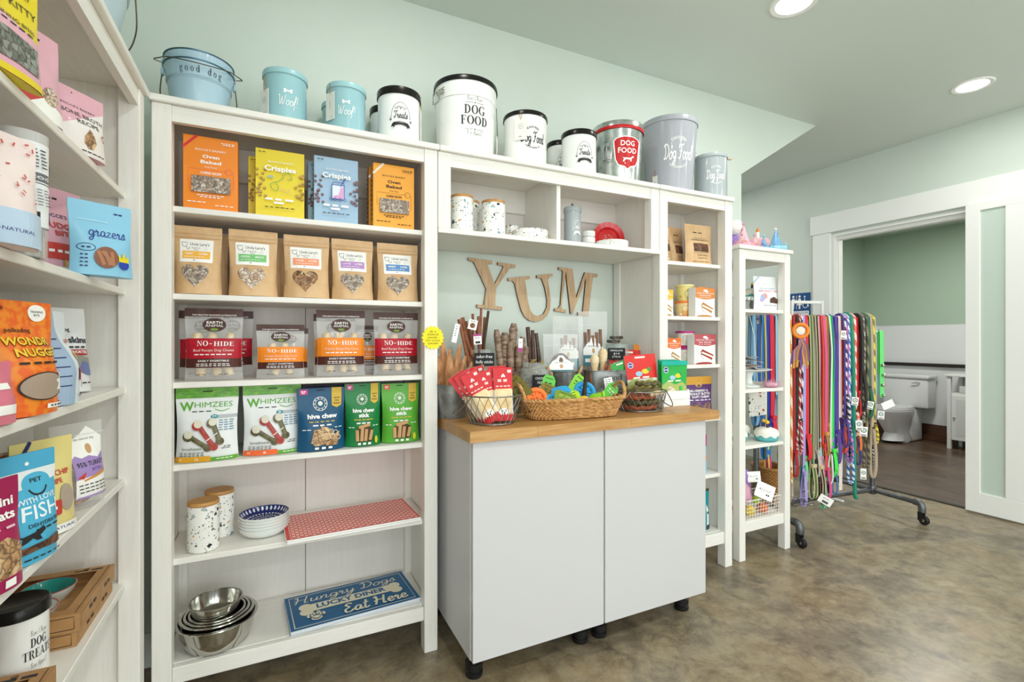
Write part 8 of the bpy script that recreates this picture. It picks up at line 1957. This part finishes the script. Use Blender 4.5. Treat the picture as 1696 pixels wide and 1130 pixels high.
def giftbox(label, x0, y0, z, L, D, h, inner=True):
    r = thing('gift_box', label, 'box', (x0, y0, z + .0006), 0, 'kraft window boxes on the side bookcase')   # L along y, D along -x
    m = MB(); t = .0015; f = .03
    m.box(-D, 0, 0, 0, L, t, KB); m.box(-t, 0, t, 0, L, h - .001, KB); m.box(-D, 0, t, -D + t, L, h - .001, KB); m.box(-D + t, 0, t, -t, t, h - .001, KB); m.box(-D + t, L - t, t, -t, L, h - .001, KB); m.build('tray', r)
    m = MB(); m.box(-f, 0, h - .0009, 0, L, h, KB); m.box(-D, 0, h - .0009, -D + f, L, h, KB); m.box(-D + f, 0, h - .0009, -f, f, h, KB); m.box(-D + f, L - f, h - .0009, -f, L, h, KB); m.box(-D + f, L / 2 - .008, h - .0009, -f, L / 2 + .008, h, KB) if False else None; m.build('lid_frame', r)
    a = Art(L, h); a.line([(.04, .15), (.04, .85), (.3, .85)], .004, BLK); a.greek(.35, .5, .2, .2, BLK, 2); a.greek(.75, .5, .16, .2, BLK, 2); a.build('side_print', r, lambda X, Y, o: Vector((o - .0004, X * L, Y * h)))
    a = Art(D, h); a.line([(.96, .15), (.96, .85), (.3, .85)], .006, BLK); a.line([(.96, .15), (.3, .15)], .006, BLK); a.greek(.55, .5, .3, .2, BLK, 2); a.build('end_print', r, lambda X, Y, o: Vector((-D + X * D, -o + .0004, Y * h)))
    a = Art(D, L); a.greek(.8, .93, .3, .03, BLK, 2); a.line([(.96, .02), (.96, .98)], .006, BLK); a.paw(.75, .95, .03, BLK); a.build('lid_print', r, lambda X, Y, o: Vector((-D + X * D, Y * L, h + o - .0006)))
    return r
gz = .505; gx, gy0 = -.402, 1.438
giftbox('lower of two stacked kraft window boxes', gx - .006, gy0 + .004, gz, .275, .23, .036)
giftbox('upper of two stacked kraft window boxes, showing teal and white dishes', gx, gy0, gz + .037, .275, .23, .040)
TEALD = P('#2f9a90', .15)
for k, (dy, inn, lb) in enumerate(((.075, CER, 'white dish in the near half of the upper window box'), (.195, TEALD, 'teal lined dish in the far half of the upper window box'))):
    rr_ = thing('dish', lb, 'bowl', (gx - .115, gy0 + dy, gz + .0395), 0, 'dishes in the upper window box')
    MB().lathe([(0, 0), (.035, 0), (.05, .02), (.055, .034), (.052, .034)], CER, 40).build('dish_body', rr_); MB().lathe([(.052, .0342), (.046, .02), (.034, .006), (0, .006)], inn, 40).build('glaze', rr_); MB().tube([(.0535 * math.cos(2 * PI * q_ / 40), .0535 * math.sin(2 * PI * q_ / 40), .0345) for q_ in range(40)], .0012, P('#b0483a', .3), 6, True).build('rim_line', rr_)
giftbox('kraft window box lying at the front left of the white tin', -.400, .985, gz, .315, .23, .040)
